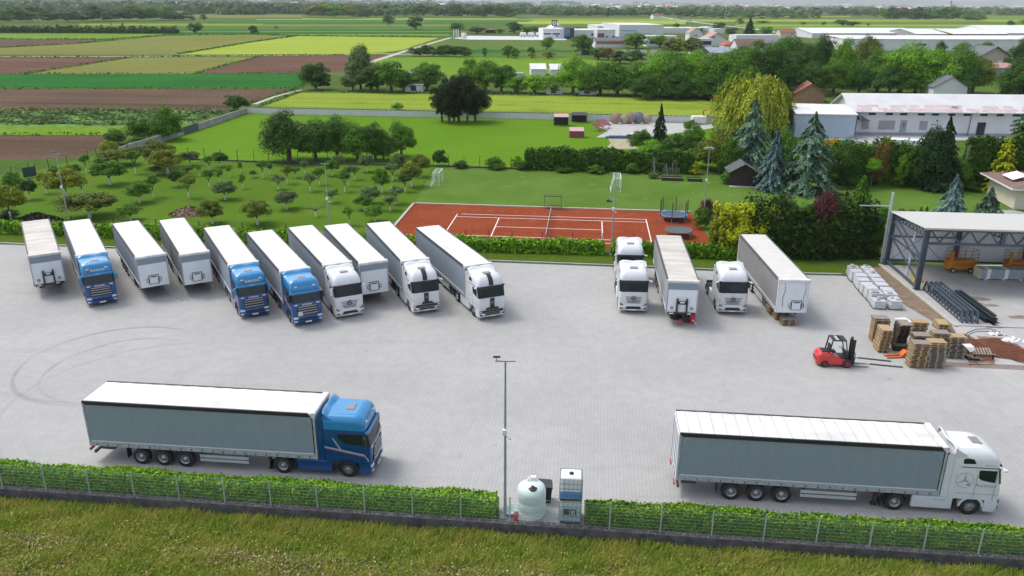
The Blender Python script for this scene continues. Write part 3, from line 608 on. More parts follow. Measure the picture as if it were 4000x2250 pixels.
def cab(style, label, loc, rz, group, placard=None, sign=None, sidewrite=False):
    """tractor unit; x forward, the front axle at x = 0"""
    blue = style == 'blue'; light = blue
    t = thing('tractor_unit', label, 'truck tractor', loc, rz, group); body = BPAINT if blue else WPAINT; top = BPAINT_SKYLIT if blue else WPAINT
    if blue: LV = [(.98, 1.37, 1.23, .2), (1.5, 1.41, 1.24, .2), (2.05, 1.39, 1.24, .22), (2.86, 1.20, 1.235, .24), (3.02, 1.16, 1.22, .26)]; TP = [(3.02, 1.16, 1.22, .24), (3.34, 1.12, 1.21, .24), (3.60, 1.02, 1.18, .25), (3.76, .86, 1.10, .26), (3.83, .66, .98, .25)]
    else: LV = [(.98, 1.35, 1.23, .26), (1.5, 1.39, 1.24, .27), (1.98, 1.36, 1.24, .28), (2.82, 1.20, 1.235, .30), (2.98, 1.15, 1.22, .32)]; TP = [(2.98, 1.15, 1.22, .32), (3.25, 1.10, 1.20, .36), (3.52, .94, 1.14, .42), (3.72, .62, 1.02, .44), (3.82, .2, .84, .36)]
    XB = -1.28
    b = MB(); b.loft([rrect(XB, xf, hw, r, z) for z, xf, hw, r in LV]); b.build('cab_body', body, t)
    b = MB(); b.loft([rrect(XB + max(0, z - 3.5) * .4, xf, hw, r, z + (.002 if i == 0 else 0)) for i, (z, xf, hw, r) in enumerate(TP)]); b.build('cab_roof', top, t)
    # windscreen and side glass
    z0, z1 = (2.08, 2.84) if blue else (2.0, 2.80)
    def at(z):
        for (za, xa, ha, ra), (zb, xb, hb, rb) in zip(LV, LV[1:]):
            if za <= z <= zb: k = (z - za) / (zb - za); return xa + (xb - xa) * k, ha + (hb - ha) * k, ra + (rb - ra) * k
    b = MB(); b.loft([front_arc(*[at(z)[i] for i in (0, 1, 2)], z, wrap=.8) for z in (z0, (z0 + z1) / 2, z1)], closed=False, cap0=False, cap1=False); b.build('windscreen', GLASS, t, fix=False)
    b = MB()
    for s in (-1, 1): b.bar((at(z0 + .04)[0] + .03, s * .1, z0 + .03), (at(z0 + .3)[0] + .02, s * .65 + .2, z0 + .28), .025)
    b.build('wiper', BLK, t)
    for s in (-1, 1):
        b = MB(); y = s * 1.246
        if blue: pts = [(1.06, 2.10), (1.04, 2.80), (-.38, 2.80), (-.50, 2.68), (-.30, 2.34), (.0, 2.18)]
        else: pts = [(.95, 2.05), (.95, 2.76), (.12, 2.76), (.06, 2.68), (.10, 2.30), (.25, 2.18), (.62, 2.10)]
        b.prism(pts, y - .006, y + .006, 'y'); b.build('side_window', GLASS, t)
        if not blue:
            b = MB(); b.prism([(-.15, 3.10), (-.30, 3.36), (-.62, 3.40), (-.80, 3.32), (-.78, 3.08)], s * 1.205 - .02, s * 1.205 + .012, 'y'); b.build('roof_side_window', GLASS, t)
            b = MB(); b.box((.1, s * 1.243, 2.90), (1.9, .012, .035)); b.build('drip_rail', BLK, t)
        b = MB(); hx = .55 if blue else .0
        b.box((hx - .35, s * 1.249, 1.86), (.18, .012, .05)); b.build('door_handle', BLK, t)
        b = MB()
        for x in (.02 if not blue else -.52, 1.0): b.box((x, s * 1.2445, 1.75), (.012, .006, 1.3 if blue else 1.5))
        b.box((.2, s * 1.2445, 1.34), (2.2, .006, .012)); b.build('door_seam', STEEL, t)
    # sun visor
    b = MB(); zt = 2.96 if blue else 2.93; xf, hw, r = at(2.9)
    b.loft([front_arc(xf, hw, r, z, o, wrap=.62) for z, o in ((zt - .16, .11 if blue else .06), (zt - .05, .17 if blue else .09), (zt + .06, .06))], closed=False, cap0=False, cap1=False); b.build('sun_visor', BPAINT_SKYLIT if blue else BLK, t, fix=False)
    # roof hatch, markers, air deflector with side cheeks
    b = MB(); b.cbox((.05 if blue else .12, 0, 3.835 if not blue else 3.88), (.52, .72, .05), .05); b.build('roof_hatch', SMOKE, t)
    if blue:
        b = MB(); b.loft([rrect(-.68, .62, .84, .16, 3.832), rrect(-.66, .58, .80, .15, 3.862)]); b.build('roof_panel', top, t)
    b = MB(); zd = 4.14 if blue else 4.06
    N = 8; rin, rout = [], []
    for k in range(5):
        u = k / 4; row = []
        for i in range(N + 1):
            y = -1.18 + 2.36 * i / N; e = abs(y) / 1.18; x = -.72 - .62 * u ** .8 + .10 * e * e; z = 3.70 - .5 * max(0, e - .72) + (zd - 3.70) * u ** 1.25 - .10 * u * (1 - e) ** 2
            row.append((x, y, z))
        rin.append(row)
    for row in rin: b.v += row
    for k in range(4):
        for i in range(N): b.f.append((k * (N + 1) + i, k * (N + 1) + i + 1, (k + 1) * (N + 1) + i + 1, (k + 1) * (N + 1) + i)); b.m.append(0); b.sm.append(True)
    o = len(b.v); b.v += [(x - .03, y, z - .05) for row in rin for x, y, z in row]
    for k in range(4):
        for i in range(N): b.f.append((o + k * (N + 1) + i, o + (k + 1) * (N + 1) + i, o + (k + 1) * (N + 1) + i + 1, o + k * (N + 1) + i + 1)); b.m.append(0); b.sm.append(True)
    for i in range(N): k = 4 * (N + 1); b.f.append((k + i, k + i + 1, o + k + i + 1, o + k + i)); b.m.append(0); b.sm.append(False)
    for s in (-1, 1): b.prism([(-1.30, 3.25), (-.65, 3.25), (-.72, 3.62), (-1.24, 3.86)], s * 1.16 - .02, s * 1.16 + .02, 'y')
    b.build('air_deflector', top, t)
    for s in (-1, 1):
        b = MB(); b.prism([(-1.285, 1.05), (-1.285, 3.62), (-1.45, 3.70), (-1.62, 3.55), (-1.62, 1.05)], s * 1.225 - .02, s * 1.225 + .02, 'y'); b.build('side_fairing', body, t)
    b = MB(); b.box((-1.30, 0, 2.2), (.05, 2.2, 2.3)); b.box((-1.42, .5, 2.5), (.18, .5, 1.6)); b.tube([(-1.4, -.3, 1.2), (-1.5, -.3, 1.6), (-1.7, -.2, 1.5), (-1.9, 0, 1.25)], .03); b.build('rear_wall_gear', STEEL, t)
    # lower front: bumper, grille, headlights
    b = MB(); BP = [(.30, 1.36), (.42, 1.42), (.62, 1.44), (.97, 1.40)]; b.loft([rrect(.66, xf, 1.245, .28, z) for z, xf in BP]); b.build('bumper', body, t)
    if blue:
        b = MB(); b.box((1.405, 0, 1.40), (.06, 1.72, .80)); b.box((1.425, 0, .66), (.05, 1.5, .16)); b.build('grille', BLK, t)
        b = MB()
        for i, z in enumerate((1.12, 1.34, 1.55, 1.74)): b.cbox((1.452, 0, z), (.05, 1.66 - .05 * i, .06), .015)
        b.build('grille_bars', CHR, t)
        for s in (-1, 1):
            b = MB(); b.cbox((1.36, s * .98, .80), (.14, .38, .17), .03); b.build('headlight', WLAMP, t)
            b = MB(); b.cbox((1.385, s * .9, 1.93), (.06, .28, .09), .02); b.build('marker_light', WLAMP, t); b = MB(); b.cbox((1.40, s * 1.02, .50), (.08, .28, .10), .02); b.build('fog_light', WLAMP, t)
            b = MB(); b.cbox((1.09, s * .74, 3.40), (.08, .22, .10), .02); b.build('roof_light', WLAMP, t)
            b = MB(); b.add([(1.23, s * 1.252, 1.10), (1.02, s * 1.252, 1.5), (1.02, s * 1.252, 1.58), (1.27, s * 1.252, 1.22)], [(0, 1, 2, 3)])
            b.add([(1.02, s * 1.252, 1.46), (-1.25, s * 1.252, 1.88), (-1.25, s * 1.252, 1.98), (1.02, s * 1.252, 1.58)], [(0, 1, 2, 3)]); b.add([(-.36, s * 1.253, 1.78), (-.78, s * 1.253, 2.5), (-.70, s * 1.253, 2.52), (-.26, s * 1.253, 1.78)], [(0, 1, 2, 3)]); b.build('side_stripe', STRIPE, t, fix=False)
            b = MB(); b.add([(1.0, s * 1.253, 1.40), (-1.25, s * 1.253, 1.82), (-1.25, s * 1.253, 1.86), (1.0, s * 1.253, 1.45)], [(0, 1, 2, 3)]); b.build('side_stripe', STRIPER, t, fix=False)
        text('SCANIA', .20, t, frame((1.422, 0, 1.90), (0, 1, 0), (-.05, 0, 1)), SILV, bold=.006, sx=1.15)
        if sign:
            text('EUROLINK', .22, t, frame((1.145, .06, 3.24), (0, 1, 0), (-.12, 0, .99)), SILV, bold=.005, sx=1.1); star(t, (1.15, -.70, 3.24), (0, .14, 0), (-.04, 0, .13), 1.0, STRIPER, ringw=.5)
            text('SUPER', .10, t, frame((1.34, 0, 2.95), (0, 1, 0), (-.2, 0, 1)), SILV, sx=1.6)
    else:
        b = MB(); b.prism([(-.72, .46), (.72, .46), (.55, .70), (-.55, .70)], 1.40, 1.455, 'x'); b.box((1.40, .98, .52), (.06, .3, .15)); b.box((1.40, -.98, .52), (.06, .3, .15)); b.build('lower_grille', BLK, t)
        if style == 'white':
            b = MB()
            for i, z in enumerate((1.04, 1.16, 1.28, 1.42, 1.55)): b.cbox((1.405, 0, z), (.05, 1.05 + .10 * i, .035), .01)
            b.build('grille_slats', mat('slat_dark', (.13, .15, .17), .4), t)
            star(t, (1.445, 0, 1.44), (0, 1, 0), (0, 0, 1), .21, BLK, ringw=.24)
            for s in (-1, 1):
                b = MB(); b.prism([(s * .78, .74), (s * 1.15, .80), (s * 1.17, 1.0), (s * .92, .92)], 1.22, 1.42, 'x'); b.build('headlight', mat('lamp_dark', (.12, .14, .16), .15, coat=.9), t)
        else:
            b = MB(); b.box((1.412, 0, 1.52), (.03, .40, .86)); b.prism([(-.62, .96), (.62, .96), (.50, 1.12), (-.50, 1.12)], 1.39, 1.47, 'x'); b.box((1.40, 0, .80), (.08, 2.3, .22)); b.build('grille', BLK, t)
            b = MB(); b.loft([[(x, s * .2, z) for s in (-1, 1)] for x, z in ((1.19, 3.02), (1.135, 3.27), (.98, 3.54), (.66, 3.745), (.45, 3.80))], closed=False, cap0=False, cap1=False); b.build('roof_stripe', BLK, t, fix=False)
            b = MB(); b.prism([(-.80, .60), (.80, .60), (.66, .76), (-.66, .76)], 1.455, 1.465, 'x'); b.prism([(-.76, .63), (.76, .63), (.63, .735), (-.63, .735)], 1.465, 1.472, 'x', 1); b.build('grille_frame', [CHR, BLK], t)
            star(t, (1.432, 0, 1.58), (0, 1, 0), (0, 0, 1), .12, GREYINK, ringw=.16)
            for s in (-1, 1):
                b = MB(); b.cbox((1.40, s * 1.05, .82), (.12, .16, .12), .02); b.build('headlight', WLAMP, t)
    b = MB(); b.box((1.475, 0, .40), (.02, .52, .12)); b.build('licence_plate', PLATE, t)
    if placard: text('A', .24, t, frame((1.50, -.62, 1.15), (0, 1, 0), (0, 0, 1)), INK); b = MB(); b.box((1.485, -.62, 1.15), (.015, .36, .32)); b.build('placard', PLATE, t)
    # mirrors
    for s in (-1, 1):
        b = MB()
        if blue: b.cbox((1.12, s * 1.42, 2.50), (.16, .26, .56), .05); b.bar((1.0, s * 1.2, 2.82), (1.12, s * 1.42, 2.72), .05); b.bar((1.0, s * 1.2, 2.15), (1.12, s * 1.42, 2.28), .05)
        elif style == 'white' and sign == 'mirror': b.cbox((1.10, s * 1.42, 2.48), (.15, .22, .66), .05); b.bar((1.0, s * 1.2, 2.8), (1.1, s * 1.42, 2.72), .05)
        else: b.bar((.98, s * 1.16, 2.98), (1.18, s * 1.42, 2.96), .07, .09); b.cbox((1.20, s * 1.46, 2.95), (.22, .16, .10), .03)
        b.build('mirror', (BPAINT_SKYLIT if sign and blue else BLK) if blue else WPAINT, t)
    # chassis
    b = MB()
    for s in (-1, 1): b.box((-2.2, s * .42, .88), (4.9, .09, .26))
    for x in (-1.6, -2.6, -4.5): b.box((x, 0, .88), (.1, .76, .2))
    b.box((-3.6, 0, 1.10), (1.0, .9, .10)); b.lathe([(.5, 0), (.48, .05), (.12, .03)], (-3.6, 0, 1.15), n=18); b.box((-4.62, 0, .95), (.08, 2.3, .3)); b.box((0, 0, .55), (.15, 1.9, .15)); b.box((-3.8, 0, .52), (.2, 1.9, .2)); b.box((.35, 0, .8), (1.6, 1.5, .5))
    b.build('chassis', STEEL, t)
    b = MB(); b.box((-2.15, 0, 1.075), (1.5, 1.2, .04))
    for i in range(5): b.box((-1.75 - .25 * i, 0, 1.10), (.05, 1.5, .02))
    b.build('catwalk', GALV, t)
    for s in (-1, 1):
        b = MB(); b.cbox((-1.94, s * 1.12, .67), (2.05, .22, .70), .04); b.build('side_skirt', body, t)
        b = MB(); N = 9; pr = []
        for i in range(N): a = math.radians(4 + 172 * i / (N - 1)); pr.append((math.cos(a), math.sin(a)))
        b.add([(x * r_, s * y_, .5 + z * r_) for r_, y_ in ((.68, 1.27), (.56, 1.27), (.56, .9)) for x, z in pr], [(k * N + i, k * N + i + 1, (k + 1) * N + i + 1, (k + 1) * N + i) for k in range(2) for i in range(N - 1)])
        b.build('wheel_arch', body if style != 'blue' else BLK, t, fix=False)
        b = MB(); b.add([(-3.8 + math.cos(a) * .6, s * y_, .5 + math.sin(a) * .6) for y_ in (.72, 1.25) for a in [math.radians(q) for q in (5, 35, 65, 90, 115, 145, 175)]], [(i, i + 1, i + 8, i + 7) for i in range(6)])
        b.box((-4.55, s * 1.0, .42), (.03, .5, .42)); b.build('mudguard', BLK, t)
        b = MB(); b.box((-.80, s * 1.1, .62), (.34, .24, .62)) if False else b.box((.9, s * 1.10, .64), (.45, .28, .62)); b.build('step', body, t)
        wheel(t, 0, s * 1.05, rim=CHR, dish=-.3); wheel(t, -3.8, s * .98, wd=.5, dish=1.6)
    b = MB()
    for s in (-1, 1): b.box((-4.67, s * .9, .75), (.04, .36, .12))
    b.build('tail_light', REDL, t)
    if sidewrite:
        for s in (-1, 1):
            xd = (1, 0, 0) if s < 0 else (-1, 0, 0)
            star(t, (-.55, s * 1.252, 2.12), xd, (0, 0, 1), .46, GREYINK, ringw=.05)
            text('Actros', .30, t, frame((.52, s * 1.252, 1.86), xd, (0, 0, 1)), GREYINK, sx=1.3); text('Actros', .15, t, frame((.55, s * 1.215, 3.06), xd, (0, 0, 1)), GREYINK, sx=1.3); text('Actros', .15, t, frame((-1.6, s * 1.236, .85), xd, (0, 0, 1)), GREYINK, sx=1.3)
    return t
RAILG = mat('rail_dark_grey', (.06, .06, .062), .6)
TL, TW, TH = 13.62, 2.55, 4.0
def trailer(label, loc, rz, front='panel', curtain=CURT, roof=ROOFW, group=None, ribs=6, rails=RAILG, slack=False, prop=True):
    t = thing('semi_trailer', label, 'semi-trailer', loc, rz, group); hw = TW / 2
    b = MB()                                                     # roof sheet with shallow bows
    n = 27; rows = [[(TL * i / n, y, 3.955 + .018 * (i % 2) + .02 * (1 - (y / hw) ** 2)) for y in (-hw + .05, -.6, 0, .6, hw - .05)] for i in range(n + 1)]
    b.loft(rows, closed=False, cap0=False, cap1=False, smooth=False); b.build('roof', roof, t, fix=False)
    if ribs > 6:
        b = MB()
        for i in range(ribs): x = TL * (i + .7) / (ribs + .4); b.quad((x, -hw + .08, 3.992), (x + .035, -hw + .08, 3.992), (x + .035, hw - .08, 3.992), (x, hw - .08, 3.992))
        b.build('roof_bows', mat('bow_line', (.42, .41, .39), .7), t, fix=False)
    for s in (-1, 1):
        b = MB(); b.box((TL / 2, s * (hw - .03), 3.93), (TL - .02, .10, .13)); b.box((TL / 2, s * (hw + .012), 3.86), (TL - .3, .03, .16)); b.build('roof_rail', rails, t)
        b = MB(); N = 60; zz = [3.86, 3.0, 2.1, 1.42]; yy = s * (hw - .005)
        amp = .05 if slack else .006
        rows = [[(.12 + (TL - .3) * i / N, yy + s * (amp * math.sin(i * 1.7 + .3 * k) * (.4 + .6 * math.sin(i * .23)) if k else 0), z) for i in range(N + 1)] for k, z in enumerate(zz)]
        b.loft(rows, closed=False, cap0=False, cap1=False); b.build('side_curtain', curtain if not slack else CURTX, t, fix=False)
        b = MB(); b.box((TL / 2, s * (hw - .01), 1.25), (TL - .1, .02, .30), 0); b.box((TL / 2, s * (hw + .016), 1.43), (TL - .35, .04, .055), 1)
        for i in range(21): x = .45 + i * .635; b.box((x, s * (hw + .018), 1.28), (.045, .02, .26), 2); b.box((x, s * (hw + .03), 1.33), (.07, .025, .06), 1)
        b.build('valance_straps', [VAL, mat('strap_rail', (.55, .58, .60), .5), STEEL], t)
        b = MB()
        for x0, sg in ((.45, 1), (TL - .5, -1)): b.box((x0, s * (hw + .004), 3.66), (.34, .006, .045)); b.box((x0 - sg * .15, s * (hw + .004), 3.50), (.045, .006, .30))
        b.build('reflective_marks', STRIPE, t)
        for px_ in (TL - .06, .05): b = MB(); b.box((px_, s * (hw - .045), 2.5), (.11, .11, 2.85)); b.build('corner_post', VAL if front != 'white' else BLIND, t)
        b = MB()
        for z in (.58, .83): b.box((8.05, s * (hw - .05), z), (2.9, .04, .17))
        for x in (6.75, 9.4): b.box((x, s * (hw - .10), .85), (.07, .05, .6), 1)
        b.build('side_guard', [mat('guard_alu', (.50, .53, .56), .45, metal=.2), BLK], t)
        b = MB(); b.bar((10.6, s * .75, 1.05), (10.6, s * .75, .10), .12); b.box((10.6, s * .75, .05), (.3, .26, .08)); b.build('landing_leg', STEEL, t)
        for x in (2.98, 4.32, 5.66): wheel(t, x, s * 1.04, wd=.38, rim=CHR, dish=1.2)
        b = MB(); b.box((2.2, s * 1.05, .70), (.03, .42, .62)); b.build('mud_flap', BLK, t)
    b = MB()                                                     # white front cap over the roof edge
    b.loft([[(x, y, z) for y in (-hw - .015, -hw + .1, 0, hw - .1, hw + .015)] for x, z in ((TL - .32, 4.003), (TL - .02, 4.012), (TL + .04, 3.96), (TL + .045, 3.80))], closed=False, cap0=False, cap1=False, smooth=False)
    for s in (-1, 1): b.prism([(TL - .34, 4.0), (TL + .045, 3.97), (TL + .045, 3.74), (TL - .10, 3.70)], s * (hw + .018) - .012, s * (hw + .018) + .012, 'y')
    b.build('roof_cap', ROOFW if roof is not ROOFD else mat('cap_dirty', (.60, .59, .57), .6, col2=(.5, .48, .46), scale=2), t)
    b = MB(); b.box((TL - .03, 0, 2.48), (.05, TW - .12, 2.80)); b.build('front_wall', BLIND, t)
    if front in ('band', 'hoist', 'plain'):
        b = MB(); b.box((TL + .005, 0, 3.52), (.03, TW - .14, .58)); b.build('front_band', BAND if front != 'hoist' or roof is ROOFD else BAND, t)
    if front in ('band', 'white'):
        b = MB(); b.box((TL + .02, -.05 if front == 'band' else .35, 1.75), (.05, .84, .84), 1); b.cbox((TL + .04, -.05 if front == 'band' else .35, 1.75), (.09, .72, .72), .04); b.box((TL + .09, -.05 if front == 'band' else .35, 2.02), (.02, .5, .10), 1)
        b.build('connection_panel', [BLIND, BLK], t)
        for s in (-1, 1):
            b = MB(); y = (-.05 if front == 'band' else .35) + s * .52; b.lathe([(.07, 0), (.09, .02), (.05, .03)], (TL + .0, y, 1.72), 'x', 12) if False else b.tube([(TL + .05, y, 1.50), (TL + .09, y - .09, 1.60), (TL + .09, y - .09, 1.86), (TL + .05, y, 1.95), (TL + .09, y + .09, 1.86), (TL + .09, y + .09, 1.60), (TL + .05, y, 1.50)], .022, 6)
            b.build('hose_coil', BLK, t)
    if front == 'hoist':
        b = MB()
        for s in (-1, 1): b.box((TL + .08, s * .40, 1.80), (.16, .13, 1.25)); b.box((TL + .08, s * .40 - s * .05, 2.36), (.17, .05, .26))
        b.box((TL + .09, 0, 2.10), (.12, .70, .26)); b.box((TL + .06, 0, 1.16), (.14, 2.3, .16)); b.build('lifting_frame', BLK, t)
        b = MB(); b.box((TL + .16, 0, 2.16), (.03, .36, .12)); b.box((TL + .135, -.85, 1.17), (.02, .34, .10)); b.box((TL + .135, .60, 1.17), (.02, .30, .09)); b.build('number_plate', PLATE, t)
        for s in (-1, 1): b = MB(); b.lathe([(.001, .06), (.10, .05), (.15, .01), (.15, 0)], (TL, s * .83, 1.62), 'x', 14); b.build('air_vent', GALV, t)
    if front == 'white':
        for y in (-.75, .95): b = MB(); b.tube([(TL + .01, y, 3.7), (TL + .03, y + .05, 3.0), (TL + .02, y - .08, 2.4), (TL + .02, y, 1.6)], .018, 5); b.build('cable', STEEL, t)
        b = MB(); b.box((TL + .012, .05, 3.38), (.02, 1.9, .55)); b.build('front_panel', BLIND, t)
    for s in (-1, 1):
        b = MB(); b.box((-.02, s * (hw / 2 - .01), 2.48), (.05, hw - .06, 2.76)); b.build('rear_door', BLIND, t)
        b = MB(); b.box((-.08, s * 1.0, .82), (.06, .45, .16)); b.build('tail_light', REDL, t)
        b = MB()
        for y in (.35, .95): b.tube([(-.07, s * y, 1.15), (-.07, s * y, 3.8)], .02, 6)
        b.build('locking_bar', GALV, t)
    b = MB()
    for s in (-1, 1): b.box((TL / 2, s * .5, .98), (TL - .4, .10, .30))
    b.box((TL / 2, 0, 1.13), (TL - .06, TW - .06, .08)); b.box((.15, 0, .62), (.12, 2.3, .16)); b.box((.3, 0, .85), (.1, 1.0, .4)); b.box((.75, 0, .78), (.8, 1.6, .34)); b.box((11.9, 0, 1.06), (1.6, 1.6, .06))
    for x in (2.98, 4.32, 5.66): b.box((x, 0, .5), (.16, 1.9, .16)); b.box((x - .2, 0, .75), (.3, 1.3, .2))
    for i in range(9): b.box((1.0 + i * 1.4, 0, 1.03), (.08, TW - .2, .10))
    b.build('chassis', STEEL, t)
    b = MB(); b.box((TL / 2, 0, 3.82), (TL - .2, TW - .2, .04)); b.build('headlining', VAL, t)
    return t
def fwd(p, a, d): return (p[0] + math.cos(a) * d, p[1] + math.sin(a) * d, 0)
GT, GC = 'semi-trailers parked in the yard', 'truck tractors parked in the yard'
T = {'A': (-24.32, 41.09, -.101), 'B': (9.08, 37.88, -.101), 1: (-49.32, 78.78, -1.0), 2: (-45.13, 78.92, -1.0), 3: (-39.79, 78.36, -.985), 4: (-35.55, 79.62, -1.042), 5: (-29.89, 76.85, -1.067), 6: (-25.03, 75.2, -1.063),
     7: (-21.47, 77.06, -1.09), 8: (-18.07, 77.79, -1.12), 9: (-13.86, 78.68, -1.17), 10: (-8.63, 77.29, -1.14), 12: (15.29, 74.41, -1.66), 14: (23.73, 74.89, -1.6)}
def trl(k, label, **kw): p = T[k]; trailer(label, (p[0], p[1], 0), p[2], group=GT, **kw)
def trk(k, style, label, **kw): p = T[k]; cab(style, label, fwd(p, p[2], 15.3), p[2], GC, **kw)
trl('A', 'grey curtain-side trailer with plain white roof, coupled to the blue truck beside the near fence', front='plain', rails=BLK)
trk('A', 'blue', 'blue truck with red and silver side stripes pulling the trailer beside the near fence')
trl('B', 'grey curtain-side trailer with ribbed white roof, coupled to the white truck beside the near fence', front='plain', ribs=20, rails=BLK)
trk('B', 'white', 'white truck with large star emblem and lettering on its side, beside the near fence', sidewrite=True)
trl(1, 'stained cream-roofed trailer with black lifting frame, leftmost of the angled row', front='hoist', curtain=CURTL, roof=ROOFD)
trl(2, 'curtain-side trailer with clean white roof behind the leftmost blue truck', front='plain')
trk(2, 'blue', 'bright blue truck with roof lettering and wide blue mirrors, leftmost truck of the row', sign=True)
trl(3, 'uncoupled trailer with white roof and grey front band, just right of the leftmost blue truck', front='band')
trl(4, 'uncoupled trailer with slack wrinkled side curtain and slightly soiled roof', front='band', roof=mat('roof_fabric_soiled', (.74, .73, .71), .65, col2=(.66, .64, .61), scale=.6, detail=6), slack=True)
trl(5, 'curtain-side trailer with white roof behind the middle of the three parked blue trucks', front='plain')
trk(5, 'blue', 'blue truck with roof lettering, middle one of the three parked blue trucks', sign=True)
trl(6, 'curtain-side trailer with white roof behind the blue truck carrying an A placard', front='plain')
trk(6, 'blue', 'blue truck with plain roof front and a white A placard on its grille', placard=True)
trl(7, 'curtain-side trailer with white roof behind the white truck with big white mirrors', front='plain')
trk(7, 'white', 'white truck with slatted grille, star emblem and big white mirrors, next to the blue trucks', sign='mirror')
trl(8, 'uncoupled trailer with white front wall standing between two white trucks', front='band')
trl(9, 'curtain-side trailer with white roof behind the black-striped truck carrying an A placard', front='plain')
trk(9, 'striped', 'white truck with black centre stripe and white A placard', placard=True)
trl(10, 'curtain-side trailer with white roof behind the rightmost black-striped truck', front='plain')
trk(10, 'striped', 'white truck with black centre stripe, last on the right of the angled row')
trl(12, 'uncoupled trailer with dirty patched roof and black lifting frame, between the lone white trucks', front='hoist', curtain=CURTL, roof=ROOFD)
trl(14, 'uncoupled trailer with cream roof and hanging cables, its front end above wooden pallets', front='white', curtain=mat('curtain_mid', (.23, .225, .225), .6, col2=(.21, .205, .205), scale=1), roof=mat('roof_cream', (.57, .555, .53), .65, col2=(.53, .515, .49), scale=.8), rails=mat('rail_grey', (.10, .10, .10), .6))
cab('white', 'white truck without trailer, the front one of the pair standing nose to tail', (10.58, 64.95, 0), -1.63, GC)
cab('white', 'white truck without trailer, half hidden at the back of the pair by the hedge', (11.3, 72.25, 0), -1.63, GC)
cab('white', 'white truck without trailer standing alone between the two uncoupled trailers on the right', (19.1, 64.75, 0), -1.62, GC)
# ================================================================== NEAR EDGE OF THE YARD: PLINTH, FENCE, HEDGES, TANKS
def fy(x): return 34.27 - 0.1035 * x
FA = math.atan(-0.1035); fd = Vector((math.cos(FA), math.sin(FA), 0)); fn = Vector((-fd.y, fd.x, 0))
def FP(x, off=0.0, z=0.0): p = Vector((x, fy(x), z)) + fn * off; p.z = z; return p
PLIN = mat('old_concrete', (.055, .055, .062), .95, col2=(.11, .105, .11), scale=2.2, detail=7, bump=.03); GRIT = mat('grit', (.30, .28, .26), .95, col2=(.07, .065, .06), scale=7, detail=6, bump=.04)
strip3('plinth_wall', [FP(x, .0) for x in (-60, -30, 0, 30, 60)], .40, -.6, .04, PLIN)
tag(bpy.data.objects['plinth_wall'], 'low dark weathered concrete plinth carrying the near wire fence', 'wall')
b = MB(); rg = random.Random(3)
for i in range(2600):
    x = rg.uniform(-34, 33); r_ = rg.uniform(.02, .06); p = FP(x, rg.uniform(-.17, .2), .045); b.box((p.x, p.y, p.z), (r_ * 1.6, r_, r_ * .6), 0, rg.uniform(0, 3))
tag(b.build('gravel', GRIT, fix=False), 'loose grit and dead leaves along the plinth top', 'gravel', kind='stuff')
fen = thing('wire_fence', 'galvanised wire mesh fence with pale posts in front of the near hedge', 'fence', FP(0))
WIRE = mat('fence_wire', (.26, .34, .30), .5, metal=.2)
pm = MB(); pm.box((0, 0, .80), (.06, .045, 1.52)); post_me = pm.mesh('post', mat('fence_post', (.42, .47, .48), .5, metal=.3))
wm = MB()
for i in range(50): x = .05 + i * .05; wm.bar((x, 0, .08), (x, 0, 1.52), .0042)
for z in (.12, .32, .52, .72, .92, 1.12, 1.32, 1.50): wm.bar((.03, -.010, z), (2.52, -.010, z), .008); 
wire_me = wm.mesh('wire_panel', WIRE)
for k in range(27):
    x = -35.8 + 2.553 * k; p = FP(x) - FP(0); rg_ = random.Random(k)
    o = link('post', post_me, fen, p, FA); o.rotation_euler = (rg_.uniform(-.012, .012), rg_.uniform(-.012, .012), FA); link('wire_panel', wire_me, fen, p, FA)
hedge('laurel_hedge', 'bright green laurel hedge behind the near fence, left of the white tank', [FP(-38, .70), FP(-20, .70), FP(-.95, .70)], .84, .98, 'bright', .085, 520, 1, group='laurel hedges along the near fence', rough=.13)
hedge('laurel_hedge', 'bright green laurel hedge behind the near fence, right of the stacked containers', [FP(3.95, .70), FP(16, .70), FP(33, .70)], .84, .98, 'bright', .085, 520, 5, group='laurel hedges along the near fence', rough=.14)
